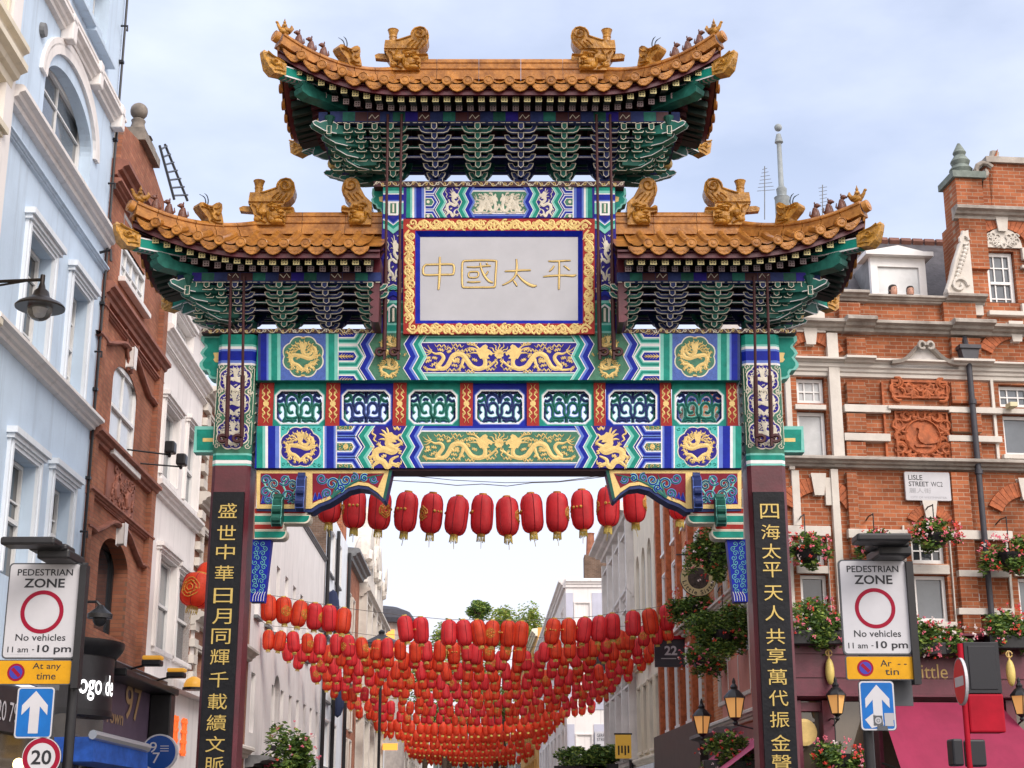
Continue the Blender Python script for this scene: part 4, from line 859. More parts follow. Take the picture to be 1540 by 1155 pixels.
            for i in range(7): m.add([(.1+i*.07, -.06, -.2185+(.03/.88)*i*.07), (.125+i*.07, 0, -.2185+(.03/.88)*i*.07), (.1+i*.07, .06, -.2185+(.03/.88)*i*.07), (.13+i*.07, .06, -.2185+.0011+(.03/.88)*i*.07), (.155+i*.07, 0, -.2175+(.03/.88)*i*.07), (.13+i*.07, -.06, -.2175+(.03/.88)*i*.07)], [(0,1,4,5),(1,2,3,4)], 2)
            P = [(.36,-.36),(.34,-.3),(.37,-.26),(.33,-.22),(.36,-.2),(.5,-.2),(.56,-.25),(.65,-.27),(1.1,-.27),(1.1,-.43),(.7,-.40),(.46,-.40)]
            m.prism(P, -.1, .1, 3); m.rib([(.37,-.35),(.36,-.3),(.39,-.26),(.38,-.22),(.5,-.22),(.56,-.27),(1.05,-.29)], .016, -.101, 1, .002); m.rib([(.40,-.385),(.48,-.39),(.7,-.385),(1.05,-.41)], .02, -.101, 1, .002)
            m.build('corner_beam', [TEAL, WHITE_L, mat('beam_grey_chevron', (.3,.28,.32), .6), BGREEN], part)
    # ---- ridge dragons
    for s in ((-1, 1) if len(sides) == 2 else (1,)):
        c = s*(xr-.13); chiwen('ridge_dragon', part, lambda x, y, z, c=c, s=s: T(c-s*x, y, zr+.10+z))
    if len(sides) == 1:
        c = xin+.34; chiwen('ridge_dragon', part, lambda x, y, z, c=c: T(c+x*.95, y, zr+.10+z), True)
    # ---- painted plate, rails and bracket clusters
    m = MB(T); zt = zb+.60*bs; cols = ['DBLUE','BGREEN','DMAROON','DMAROON','DBLUE','DGREEN','INDIGO','DMAROON']
    xL, xR = span
    for g in (-1, 1):
        m.box(xL, xR, g*.72-.06, g*.72+.06, zt+.0, zt+.16*bs, PI['DBLUE'])
    nb = int((xR-xL)/.17)
    for i in range(nb):
        x = lerp(xL, xR, (i+.5)/nb); mi = cols[i % 8] if i % 4 != 3 else 'DMAROON'; w = (xR-xL)/nb*.48
        m.box(x-w, x+w, -.783, -.78, zt+.01, zt+.15*bs, PI[mi])
        if i % 4 == 3: m.rib([(x-w*.8, zt+.05), (x-w*.3, zt+.11), (x+w*.2, zt+.05), (x+w*.8, zt+.1)], .012, -.785, PI['CREAM'], .002)
        for q in (-.05, .05): m.rib([(x+q-.03, zt-.015), (x+q+.03, zt-.015)], .008, -.79, PI['CREAM'], .001)
    for k in (2, 3, 4, 5):
        z = zb+(.045+k*.0907)*bs
        for g in (-1, 1):
            y = g*(.05+.115*k)
            m.box(xL+.02*k, xR-.02*k, y-.022, y+.022, z+.058*bs, z+.09*bs, PI['DGREEN' if k % 2 else 'DBLUE'])
            if g < 0: m.rib([(xL+.02*k, z+.066*bs), (xR-.02*k, z+.066*bs)], .009, y-.023, PI['WHITE_L'], .001)
    m.build('eaves_plate', PM, part)
    protos = {}
    for i, x in enumerate(set_x):
        body = 'BGREEN' if i % 2 else 'DBLUE'
        o = bracket_mesh(lambda a, b, c, x=x: T(x+a, b, zb+c*bs), 'BGREEN' if i % 2 == 0 else 'DBLUE').build('bracket_cluster', PM, part)
    # corner clusters: noses, diagonal arms with green heads, side arms
    for s in sides:
        cx = span[1]-.62 if s > 0 else -(span[1]-.62)
        m = MB(T)
        for j, dx in enumerate((.0, .2, .38, .55)): nose_stack(m, cx+s*dx, zb, PI['BGREEN' if j % 2 else 'DGREEN'], bs, 6)
        for k in range(1, 5):
            z = zb+(.03+k*.1085)*bs
            for g in (-1, 1):
                L_ = .12+.15*k
                def dT(x, y, zz, g=g, k=k):
                    c, n_ = math.cos(.42), math.sin(.42); return T(cx+s*(x*c-y*n_), g*(.06+.10*k+x*n_+y*c), zz)
                dm = m.T; m.T = dT
                P = [(L_-.42, z), (L_-.12, z-.03), (L_+.05, z-.02), (L_+.20, z+.04), (L_+.225, z+.08), (L_+.18, z+.105), (L_+.12, z+.09), (L_+.07, z+.12), (L_-.03, z+.155), (L_-.14, z+.105), (L_-.42, z+.095)]
                m.prism(P, -.065, .065, PI['BGREEN'])
                for yy in (-.067, .067): m.rib(P[1:10], .013, yy, PI['WHITE_L'], .002*(1 if yy < 0 else -1))
                m.T = dm
                # longer flanking arms that fan below the corner
                for w_ in (-.17, -.34):
                    m.T = lambda x, y, zz, g=g, w_=w_: T(cx+s*(x*.95-w_*0), g*(-(w_))*1+g*y, zz)
                    L2 = .10+.14*k
                    m.prism([(0, z), (L2, z-.015), (L2+.09, z+.02), (L2+.09, z+.06), (L2-.05, z+.085), (0, z+.085)], -.035, .035, PI['DGREEN'])
                    for yy in (-.037, .037): m.rib([(L2, z-.01), (L2+.085, z+.022), (L2+.085, z+.06), (L2-.05, z+.082)], .009, yy, PI['LTEAL'], .001*(1 if yy < 0 else -1))
                    m.T = dm
            # side rails
            y1 = .05+.14*k
            m.box(min(cx+s*y1-.025, cx+s*y1+.025), max(cx+s*y1-.025, cx+s*y1+.025), -y1, y1, z+.06*bs, z+.105*bs, PI['DGREEN' if k % 2 else 'DBLUE'])
            for yy in (-.3, 0, .3):
                if abs(yy) < y1: m.box(*sorted((cx+s*(y1-.1), cx+s*(y1+.12))), yy-.035, yy+.035, z, z+.085*bs, PI['DGREEN'])
        m.box(*sorted((cx+s*.72-.06, cx+s*.72+.06)), -.76, .76, zt, zt+.16*bs, PI['DBLUE'])
        for g in (-1, 1):
            c = (cx+s*.74, g*.66, zt+.03); m.lathe([(.05,-.08),(.075,-.05),(.085,0),(.07,.06),(.05,.09)], c, 12, PI['GOLD'])
        m.lathe([(.02,-.26),(.035,-.25),(.035,-.12),(.022,-.1),(.05,-.02),(.075,.05)], (cx+s*.62, -.79, zt+.02), 8, PI['DGREEN'])
        m.rib([(cx+s*.62-.03, zt-.2), (cx+s*.62-.03, zt-.08), (cx+s*.62+.03, zt-.08), (cx+s*.62+.03, zt-.2), (cx+s*.62-.03, zt-.2)], .01, -.83, PI['CREAM'], .001)
        m.build('corner_brackets', PM, part)
    return part
roof('upper_roof', GT, 1.5, 1.3, 3.02, 1.27, 11.09, 11.79, .58, (-1, 1), 0, 10.16, 1.0, [-1.5,-.9,-.3,.3,.9,1.5], (-2.34, 2.34), 'topmost amber tiled roof with two scroll tailed ridge dragons')
LT = lambda x, y, z: GT(-x, y, z)
for T_, lab in ((LT, 'amber tiled side roof over the left column'), (GT, 'amber tiled side roof over the right column')):
    roof('side_roof', T_, 3.35, 3.1, 4.83, 1.27, 8.735, 9.40, .44, (1,), 1.56, 7.945, .8, [1.72,2.33,2.94,3.53], (1.58, 4.15), lab)
# ---------------------------------------------------------------- ground
g = MB(); g.add([(-400,-60,-.16),(400,-60,-.16),(400,700,-.16),(-400,700,-.16)], [(0,1,2,3)]); g.build('ground', mat('earth_grey', (.2,.19,.18), .8, .25, 1.5), kind='structure')
g = MB(); g.add([(-40,-60,-.12),(40,-60,-.12),(40,29,-.12),(7,29,-.12),(4.6,40,-.12),(2.8,190,-.12),(-9,190,-.12),(-6,20,-.12),(-6,-10,-.12),(-40,-10,-.12)], [tuple(range(10))]); g.build('road', mat('asphalt', (.055,.054,.055), .85, .3, 2, .3, 60), kind='structure')
PAVE = mat('paving_slab', (.27,.25,.23), .8, .25, 1.2, .2, 8)
g = MB(); g.prism([(0,0)]*0 or [(-7.4,-.155),(-4.9,-.155),(-4.9,0),(-7.4,0)], 5, 60); g.prism([(-9,-.155),(-5.6,-.155),(-5.6,0),(-9,0)], 60, 190); g.build('pavement', PAVE, kind='structure')
g = MB(); g.prism([(4.4,-.155),(40,-.155),(40,0),(4.4,0)], 27.5, 33); g.prism([(3.9,-.155),(7,-.155),(7,0),(3.9,0)], 33, 70); g.prism([(1.8,-.155),(7,-.155),(7,0),(1.8,0)], 70, 190); g.build('pavement', PAVE, kind='structure')
# ---------------------------------------------------------------- facade kit
class Wall:
    """a vertical facade plane: u runs along it, d stands out towards the street"""
    def __init__(s, o, a, side):
        s.o = Vector((*o, 0)); s.U = Vector((math.sin(a), math.cos(a), 0)); s.N = Vector((s.U.y*side, -s.U.x*side, 0))
    def T(s, u, d, z): return s.o + s.U*u + s.N*d + Vector((0, 0, z))
    def f(s, off=0): return lambda u, d, z: s.T(u, d+off, z)
    def uv(s, px, py, d=0):
        r = ray(px, py); c = Vector((0, 0, 1.6)); o = s.o+s.N*d; t = (o-c).dot(s.N)/r.dot(s.N); p = c+r*t; q = p-s.o
        return q.dot(s.U), p.z
def F_(w): return lambda u, d, z: w.T(u, -d, z)   # builder y- = outwards, like the gate
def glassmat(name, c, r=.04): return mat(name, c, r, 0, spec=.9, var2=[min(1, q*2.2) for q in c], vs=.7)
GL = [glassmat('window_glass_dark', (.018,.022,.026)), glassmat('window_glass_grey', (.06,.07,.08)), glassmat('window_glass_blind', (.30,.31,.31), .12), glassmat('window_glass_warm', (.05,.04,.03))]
SASH = mat('white_sash_paint', (.72,.72,.71), .45, .06, 5)
LEADC = mat('lead_grey', (.16,.165,.17), .6, .3, 4)
DARKM = mat('black_metal', (.012,.012,.014), .4, .3, 8)
class Bld:
    def __init__(s, name, label, wall, u0, u1, z0, z1, m, depth=8, cat='building', group=None, t=None):
        s.w, s.u0, s.u1, s.z0, s.z1, s.m, s.dep = wall, u0, u1, z0, z1, m, depth
        p = wall.T((u0+u1)/2, 0, 0); s.t = t or thing(name, label, cat, p, group); s.holes = []; s.late = []
        s.trim = MB(F_(wall))
    def px(s, x, y, d=0): return s.w.uv(x, y, d)
    def win(s, u0, u1, z0, z1, rev=.18, glass=0, frame=.055, nx=2, ny=2, fm=None, sur=0, sm=None, sill=.1, arch=0, hood=0, mid=True, sillm=None, name='window', surd=.05, curtain=None):
        if u1 < u0: u0, u1 = u1, u0
        if z1 < z0: z0, z1 = z1, z0
        s.holes.append((u0, u1, z0, z1)); fm = fm or SASH; sm = sm or s.m
        T = F_(s.w); b = MB(T); zt = z1; e = .012
        # frame and bars
        b.box(u0+e, u0+frame+e, rev-.05, rev+.02, z0+e, z1-e); b.box(u1-frame-e, u1-e, rev-.05, rev+.02, z0+e, z1-e)
        b.box(u0+frame+e, u1-frame-e, rev-.05, rev+.02, z0+e, z0+frame*1.3); b.box(u0+frame+e, u1-frame-e, rev-.05, rev+.02, z1-frame-e, z1-e)
        zm = (z0+z1)/2
        if mid: b.box(u0+frame+e, u1-frame-e, rev-.06, rev+.02, zm-.03, zm+.03)
        for i in range(1, nx): u = lerp(u0, u1, i/nx); b.box(u-.014, u+.014, rev-.03, rev+.015, z0+frame, z1-frame)
        for i in range(1, ny):
            z = lerp(z0, z1, i/ny)
            if not (mid and abs(z-zm) < .05): b.box(u0+frame, u1-frame, rev-.032, rev+.012, z-.014, z+.014)
        wo = b.build(name, fm, s.t)
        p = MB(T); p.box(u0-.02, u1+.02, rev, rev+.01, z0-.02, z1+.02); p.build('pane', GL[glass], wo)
        if sill:
            q = MB(T); q.box(u0-sill*.7, u1+sill*.7, -sill, rev-.052, z0-.10, z0-.001); q.build('sill', sillm or sm, wo, bevel=.012)
        if sur:
            q = MB(T); d = -surd
            q.box(u0-sur, u0-.002, d, .02, z0, z1+sur); q.box(u1+.002, u1+sur, d, .02, z0, z1+sur); q.box(u0-.002, u1+.002, d, .02, z1+.002, z1+sur)
            q.box(u0-sur*.75, u0-sur*.35, d-.025, d-.001, z0, z1+sur*.6); q.box(u1+sur*.35, u1+sur*.75, d-.025, d-.001, z0, z1+sur*.6); q.box(u0-sur*.35, u1+sur*.35, d-.025, d-.001, z1+sur*.35, z1+sur*.75)
            if hood: q.box(u0-sur*1.5, u1+sur*1.5, d-hood, .02, z1+sur+.002, z1+sur+.09); q.box(u0-sur*1.25, u1+sur*1.25, d-hood*.55, .02, z1+sur-.06, z1+sur+.001)
            q.build('moulding', sm, wo)
        if arch:
            # segmental or round head: infill above the springing
            q = MB(T); n = 12; c = (u0+u1)/2; hw = (u1-u0)/2
            for g in (-1, 1):
                pts = [(c+g*hw, z1-arch)] + [(c+g*hw*math.cos(t), z1-arch+arch*math.sin(t)) for t in [math.pi/2*i/n for i in range(1, n+1)]] + [(c+g*hw, z1)]
                q.prism(pts, 0, rev-.055)
            q.build('arch_head', s.m, wo)
        return wo
    def band(s, z, h, d, m=None, u0=None, u1=None, steps=3, over=.0, drip=True):
        """moulded string course or cornice running along the facade"""
        u0 = s.u0 if u0 is None else u0; u1 = s.u1 if u1 is None else u1; b = MB(F_(s.w))
        pr = [(0,0),(-d*.35,.02),(-d*.4,h*.3),(-d*.62,h*.38),(-d*.7,h*.55),(-d,h*.66),(-d,h*.88),(-d*.85,h),(0,h*1.06)]
        u0 -= over; u1 += over
        b.add([(u0, p[0], z+p[1]) for p in pr]+[(u1, p[0], z+p[1]) for p in pr], [list(range(len(pr))), list(range(2*len(pr)-1, len(pr)-1, -1))]+[(i, i+1, len(pr)+i+1, len(pr)+i) for i in range(len(pr)-1)])
        return b.build('cornice', m or s.m, s.t)
    def slab(s, u0, u1, z0, z1, d0, d1, m, name, parent=None, bevel=0):
        b = MB(F_(s.w)); b.box(min(u0,u1), max(u0,u1), -d1, -d0, min(z0,z1), max(z0,z1)); return b.build(name, m, parent or s.t, bevel=bevel)
    def finish(s, roofm=None, top=True, name='wall'):
        us = sorted({s.u0, s.u1, *[h[0] for h in s.holes], *[h[1] for h in s.holes]}); zs = sorted({s.z0, s.z1, *[h[2] for h in s.holes], *[h[3] for h in s.holes]})
        us = [u for u in us if s.u0 <= u <= s.u1]; zs = [z for z in zs if s.z0 <= z <= s.z1]
        b = MB(F_(s.w))
        for i in range(len(us)-1):
            for j in range(len(zs)-1):
                c, k = (us[i]+us[i+1])/2, (zs[j]+zs[j+1])/2
                if any(h[0] < c < h[1] and h[2] < k < h[3] for h in s.holes): continue
                b.add([(us[i],0,zs[j]),(us[i+1],0,zs[j]),(us[i+1],0,zs[j+1]),(us[i],0,zs[j+1])], [(0,1,2,3)])
        for h in s.holes:
            a, c, z0, z1 = max(h[0], s.u0), min(h[1], s.u1), max(h[2], s.z0), min(h[3], s.z1); r = .32
            for q in ([(a,0,z0),(a,0,z1),(a,r,z1),(a,r,z0)], [(c,0,z0),(c,0,z1),(c,r,z1),(c,r,z0)], [(a,0,z1),(c,0,z1),(c,r,z1),(a,r,z1)], [(a,0,z0),(c,0,z0),(c,r,z0),(a,r,z0)]): b.add(q, [(0,1,2,3)])
        D = s.dep
        b.add([(s.u0,0,s.z0),(s.u0,D,s.z0),(s.u0,D,s.z1),(s.u0,0,s.z1)], [(0,1,2,3)]); b.add([(s.u1,0,s.z0),(s.u1,D,s.z0),(s.u1,D,s.z1),(s.u1,0,s.z1)], [(0,1,2,3)])
        b.add([(s.u0,D,s.z0),(s.u1,D,s.z0),(s.u1,D,s.z1),(s.u0,D,s.z1)], [(0,1,2,3)]); b.add([(s.u0,0,s.z1),(s.u1,0,s.z1),(s.u1,D,s.z1),(s.u0,D,s.z1)], [(0,1,2,3)])
        b.build(name, s.m, s.t)
LW = Wall((-6.43, 0), -.021, 1)           # left street front, facing the street (+x)
LWu = lambda Y: Y/math.cos(.021)
RW = Wall((6.23, 0), -.021, -1)            # right street front, facing -x
def lu(px, py=577): return LW.uv(px, py)[0]
def ru(px, py=577): return RW.uv(px, py)[0]
def stucco(name, c, var=.1):
    """painted render: soft patches, rain streaks and fine roughness"""
    m = mat(name, c, .8, var, .9, .1, 25); n = m.node_tree.nodes; l = m.node_tree.links; b = n['Principled BSDF']; src = b.inputs['Base Color'].links[0].from_socket
    g = n.new('ShaderNodeNewGeometry'); mp_ = n.new('ShaderNodeMapping'); mp_.inputs['Scale'].default_value = (5, 5, .22); z = n.new('ShaderNodeTexNoise'); z.inputs['Scale'].default_value = 1; z.inputs['Detail'].default_value = 7; z.inputs['Roughness'].default_value = .7
    l.new(g.outputs['Position'], mp_.inputs[0]); l.new(mp_.outputs[0], z.inputs['Vector']); r = n.new('ShaderNodeMapRange'); r.inputs[1].default_value = .52; r.inputs[2].default_value = .74; r.inputs[3].default_value = 1; r.inputs[4].default_value = .74; l.new(z.outputs[0], r.inputs[0])
    x = n.new('ShaderNodeMix'); x.data_type = 'RGBA'; x.blend_type = 'MULTIPLY'; x.inputs['Factor'].default_value = 1; l.new(src, x.inputs['A']); l.new(r.outputs[0], x.inputs['B']); l.new(x.outputs['Result'], b.inputs['Base Color']); return m
BLUEW = stucco('pale_blue_stucco', (.52,.64,.77), .08); CREAMW = stucco('cream_stucco', (.68,.62,.50)); WHITEW = stucco('white_stucco', (.76,.73,.71), .06); WHITEB = stucco('cool_white_stucco', (.72,.76,.80), .06); GREYW = stucco('pale_grey_stone', (.66,.63,.60), .15)
STONE = mat('weathered_portland_stone', (.50,.46,.41), .8, .0, 1.6, .2, 20, var2=(.66,.62,.56)); BROWNB = brick('brown_brick', (.16,.10,.07), (.22,.14,.10), (.25,.22,.19), 'x')
TERRA = brick('terracotta_brick_left', (.36,.135,.08), (.45,.19,.11), (.25,.14,.10), 'y', 1, dirt=.45); TERRAP = mat('terracotta_moulding', (.27,.105,.07), .7, .35, 3, .2, 20)
ORB = brick('orange_brick_right', (.33,.095,.04), (.50,.17,.075), (.44,.30,.21), 'x', 1.15, dirt=.55); ORBY = brick('orange_brick_side', (.56,.20,.085), (.66,.28,.13), (.56,.40,.30), 'y', 1.1, dirt=.35)  # side brick coloured lighter than the front to offset its shade
TCO = mat('terracotta_carving', (.36,.10,.035), .7, .45, 7, .35, 25)
# ---------------------------------------------------------------- left side of the street
# cream house at the frame edge
b = Bld('cream_house', 'cream painted house front at the left edge of the picture', LW, LWu(9), lu(-34), 0, 17.5, CREAMW)
for k in range(3): b.win(b.u1-1.75, b.u1-.55, 4.2+3.6*k, 6.4+3.6*k, sur=.18, hood=.12, nx=2, ny=2)
for z in (3.4, 7.4, 11.3): b.band(z, .35, .25)
u, z = b.px(2, 130); b.band(z, .4, .3, u1=b.u1-.15)
b.slab(b.u1-.35, b.u1-.002, 0, 17.5, 0, .10, WHITEW, 'corner_pier'); b.finish()
# pale blue house
b = Bld('blue_house', 'tall pale blue stucco house with one big arched window', LW, lu(-34), lu(142), 0, 17, BLUEW)
RV = .22; BLUTRIM = stucco('blue_white_trim', (.70,.75,.80), .05)
def lwin(x0, y0, x1, y1, **k):
    u0, z1 = b.px(x0, y0); u1, z0 = b.px(x1, y1); return b.win(u0, u1, z0, z1, **k)
u0, z1 = b.px(71, 92); u1, z0 = b.px(132, 297)
b.win(u0, u1, z0, z1+.32, rev=.24, arch=.62, nx=2, ny=3, sill=0, frame=.07, glass=1, mid=False)
h = MB(F_(LW)); c = (u0+u1)/2; hw = (u1-u0)/2+.2
for r, d in ((0, .12), (.09, .07)):
    arc = [(c-(hw+r)*math.cos(math.pi*i/18), -.02, z1+.02-.3+(.95+r)*math.sin(math.pi*i/18)) for i in range(19)]
    h.sweep([Vector(p) for p in arc], [(-d,-.035),(.04,-.035),(.04,.035),(-d,.035)], up=Vector((0,1,0)))
h.build('hood_moulding', WHITEW, b.t)
lwin(43, 345, 63, 555, rev=RV, glass=0, sm=BLUTRIM, sur=.16, hood=.1, nx=2, ny=4, sill=0); lwin(107, 421, 119, 608, rev=RV, glass=0, sm=BLUTRIM, sur=.16, hood=.1, nx=2, ny=4, sill=0)
lwin(16, 673, 38, 880, rev=RV, glass=0, sm=BLUTRIM, sur=.16, hood=.1, nx=2, ny=3, sill=0); lwin(78, 718, 95, 880, rev=RV, glass=0, sm=BLUTRIM, sur=.16, hood=.1, nx=2, ny=3, sill=0)
lwin(117, -90, 137, 44, rev=.3, sill=.16, glass=1, nx=2, ny=3); lwin(143, -70, 158, 92, rev=.3, sill=.16, glass=1, nx=2, ny=3); lwin(74, -150, 96, -40, rev=.3, sill=.16, glass=1)
for (x, y, hh, d) in ((21, 152, .26, .24), (17, 206, .12, .1), (6, 506, .22, .22), (90, 28, .24, .2), (64, -40, .2, .16)):
    u, z = b.px(x, y); b.band(z-hh*.6, hh, d, WHITEW if d > .15 else BLUEW)
for x, y in ((96, 30), (137, 100), (170, 165)):
    u, z = b.px(x, y); b.slab(u-.11, u+.11, z-.38, z+.06, 0, .2, WHITEW, 'bracket', bevel=.02)
u, z = b.px(62, 45); m = MB(F_(LW)); m.lathe([(.0,-.07),(.10,-.07),(.11,-.02),(.11,.02)], (u, -.0, z), 12, axis='y'); m.build('vent', LEADC, b.t)
m = MB(F_(LW)); u = b.u1-.05; m.tube([(u,-.05,3),(u,-.05,16.5)], .022, 6)
for k in range(9): m.box(u-.05, u+.03, -.08, 0, 3.8+k*1.5, 3.85+k*1.5); m.tube([(u-.25,-.04,4.4+k*1.5),(u-.25,-.16,4.4+k*1.5),(u-.25,-.16,4.3+k*1.5)], .02, 5) if k % 2 else None
m.build('drainpipe', DARKM, b.t)
# corner pier top gadrooned bracket
u, z = b.px(148, 380); m = MB(F_(LW)); m.tube([(u,-.02,z),(u,-.2,z+.05),(u,-.22,z-.15)], .025, 6); m.build('hook', DARKM, b.t)
b.finish()
# ground floor of the blue house: dark curved fascia, awning
SHOPD = mat('charcoal_shop_paint', (.022,.021,.024), .4, .3, 4); 
# terracotta brick house
b = Bld('brick_house', 'narrow red brick house with terracotta mouldings and ball finial gable', LW, lu(142), lu(239), 0, LW.uv(150, 305)[1], TERRA)
zc = LW.uv(150, 305)[1]
u0, z1 = b.px(187, 318); u1, z0 = b.px(215, 470); b.win(u0, u1, z0, z1, rev=.05, nx=4, ny=4, glass=2, frame=.08, sill=.14, sillm=WHITEW, sm=TERRAP)
u0, z1 = b.px(172, 545); u1, z0 = b.px(199, 712); b.win(u0, u1, z0, z1+.12, rev=.07, nx=2, ny=2, glass=2, frame=.09, sill=.14, sillm=WHITEW, arch=.42, sm=TERRAP)
u0, z1 = b.px(151, 808); u1, z0 = b.px(185, 965); b.win(u0, u1, z0, z1+.14, rev=.3, nx=1, ny=1, glass=0, frame=.08, sill=0, arch=.5, fm=SHOPD, mid=False)
def wavyhood(b, px, py, w, m, amp=.32, d=.10):
    u, z = b.px(px, py); h = MB(F_(LW)); n = 24; pts = []
    for i in range(n+1):
        t = i/n; s_ = abs(t-.5)*2; pts.append(Vector((u+(t-.5)*w, -.0, z+amp*max(0, math.cos(min(1, s_/.72)*math.pi/2))**.7 + .04*math.sin(s_*9))))
    h.sweep(pts, [(-d,-.05),(.02,-.05),(.02,.05),(-d,.05)], up=Vector((0,1,0))) if False else [h.add([(p.x, -dd, p.z+e) for p in pts for dd, e in ((0,-.035),(d*.6,-.035),(d,.0),(d,.035),(0,.05))], [(i*5+k, i*5+k+1, i*5+k+6, i*5+k+5) for i in range(n) for k in range(4)])]
    k = MB(F_(LW)); k.prism([(u-.08, z+amp-.30), (u+.08, z+amp-.30), (u+.11, z+amp+.07), (u-.11, z+amp+.07)], -.15, 0); k.build('keystone', WHITEW, b.t, bevel=.02)
    h.build('hood_moulding', m, b.t, smooth=40)
W_ = b.u1-b.u0
wavyhood(b, 190, 560, W_*.96, TERRAP, .38); wavyhood(b, 175, 828, W_*.96, TERRAP, .4); 
for (x, y, hh, d) in ((154, 436, .3, .22), (158, 470, .12, .1), (140, 654, .24, .2), (140, 745, .14, .12), (180, 318-45, .3, .3), (165, 300-28, .16, .2)):
    u, z = b.px(x, y); b.band(z-hh*.5, hh, d, TERRAP, over=.03)
b.slab(b.u1-.38, b.u1-.02, 2.6, b.z1-.05, 0, .10, TERRA, 'pilaster'); b.slab(b.u0+.02, b.u0+.26, 2.6, b.z1-.05, 0, .08, TERRA, 'pilaster')
u0, z1 = b.px(160, 690); u1, z0 = b.px(198, 775); m = MB(F_(LW)); z0 = z1-.85
m.box(u0, u1, -.03, 0, z0, z1)
rn = random.Random(3)
for i in range(46):
    u, z = u0+.1+rn.random()*(u1-u0-.2), z0+.08+rn.random()*(z1-z0-.16); m.tube([(u+.1*math.cos(t)*(1-t/9), -.045, z+.1*math.sin(t)*(1-t/9)) for t in [j*.8+rn.random() for j in range(7)]], .022, 5)
for k in (.3, .7): m.lathe([(.18,0),(.18,-.07),(.13,-.09),(.0,-.09)], (lerp(u0,u1,k), -.0, (z0+z1)/2), 6, axis='y')
m.build('carved_panel', TERRAP, b.t)
u0, z1 = b.px(186, 470); m = MB(F_(LW))
for k in (-1, 1): m.tube([(u0+.6+k*(.5-.08*j), -.04, z1-.3-.12*j+.05*math.sin(j*2)) for j in range(6)], .035, 5)
m.build('apron_scroll', TERRAP, b.t)
# stepped gable with pedestal and ball finial
m = MB(F_(LW)); mid = (b.u0+b.u1)/2; hw = W_/2; z = zc
pts = [(b.u0, z), (b.u0, z+.55), (b.u0+.28, z+.6), (b.u0+.5, z+1.3), (b.u0+.62, z+2.0), (mid-.55, z+2.25), (mid+.55, z+2.25), (b.u1-.62, z+2.0), (b.u1-.5, z+1.3), (b.u1-.28, z+.6), (b.u1, z+.55), (b.u1, z)]
m.prism(pts, .0, .4); m.build('gable', TERRA, b.t)
m = MB(F_(LW))
for i in range(len(pts)-3): 
    p, q = pts[i+1], pts[i+2]; m.tube([(p[0], .2, p[1]), (q[0], .2, q[1])], .13, 6)
m.box(mid-.65, mid+.65, -.12, .5, z+2.25, z+2.42); m.box(mid-.5, mid+.5, -.05, .45, z+2.42, z+2.58)
m.lathe([(.3,0),(.18,.08),(.12,.3),(.14,.36),(.06,.42)], (mid, .2, z+2.58), 10); m.ball((mid, .2, z+3.14), .17, 12, 8)
m.build('finial', mat('weathered_stone_dark', (.22,.19,.16), .8, .4, 4), b.t, smooth=40)
b.finish()
# roof ladder on the brick house
t = thing('roof_ladder', 'black metal ladder leaning on the roof behind the brick gable', 'ladder', LW.T(b.u1+1.2, -.6, 0))
m = MB(); A = [at(238,228,28.4), at(258,282,28.4)]; B = [at(252,212,28.9), at(280,294,28.9)]
A = [at(240,219,28.2), at(262,300,28.2)]; B = [at(248,217,29.2), at(282,302,29.2)]
for P, Q in (A, B): m = MB(); m.tube([P, Q], .028, 6); m.build('rail', DARKM, t)
for k in range(7): m = MB(); p, q = lerp(A[0], A[1], (k+.5)/7), lerp(B[0], B[1], (k+.3)/7); m.tube([p, q+(q-p)*.2], .022, 5); m.build('rung', DARKM, t)
# white house
b = Bld('white_house', 'white stucco house between the red brick house and the banded house', LW, lu(239), lu(306, 600), 0, 12.3, WHITEW)
for (x0, y0, x1, y1, gl) in ((262, 468, 284, 545, 2), (247, 605, 261, 735, 1), (281, 640, 292, 770, 1), (238, 832, 255, 985, 1), (266, 862, 284, 1000, 1)):
    u0, z1 = b.px(x0, y0); u1, z0 = b.px(x1, y1); b.win(u0, u1, z0, z1, rev=.14, glass=gl, sur=.13, hood=.1, nx=2, ny=2, sill=.06)
for (x, y, hh, d) in ((248, 500, .26, .22), (248, 522, .1, .1), (234, 734, .26, .2)):
    u, z = b.px(x, y); b.band(z-hh*.5, hh, d, WHITEW)
b.band(12.0, .35, .3, WHITEW); b.finish()
# banded brick and stone house
BAND = brick('banded_brick', (.30,.14,.09), (.36,.18,.12), (.3,.2,.15), 'y', dirt=.3)
b = Bld('banded_house', 'house with brown brick and white stone bands behind the left column', LW, lu(306, 600), lu(383, 800), 0, 11.2, BAND)
for k in range(24):
    z = 2.6+k*.36
    b.slab(b.u0+.02, b.u0+.5, z, z+.18, -.01, .12, STONE, 'stone_band'); b.slab(b.u0+2.0, b.u0+2.3, z, z+.18, -.01, .1, STONE, 'stone_band')
for k in range(3):
    for j in range(3): b.win(b.u0+.75+j*1.75, b.u0+1.75+j*1.75, 3.2+2.7*k, 5.1+2.7*k, sur=.15, sm=STONE, nx=2, ny=2, glass=1)
for z in (3.0, 5.6, 8.3, 10.8): b.band(z, .3, .3, STONE)
b.finish()
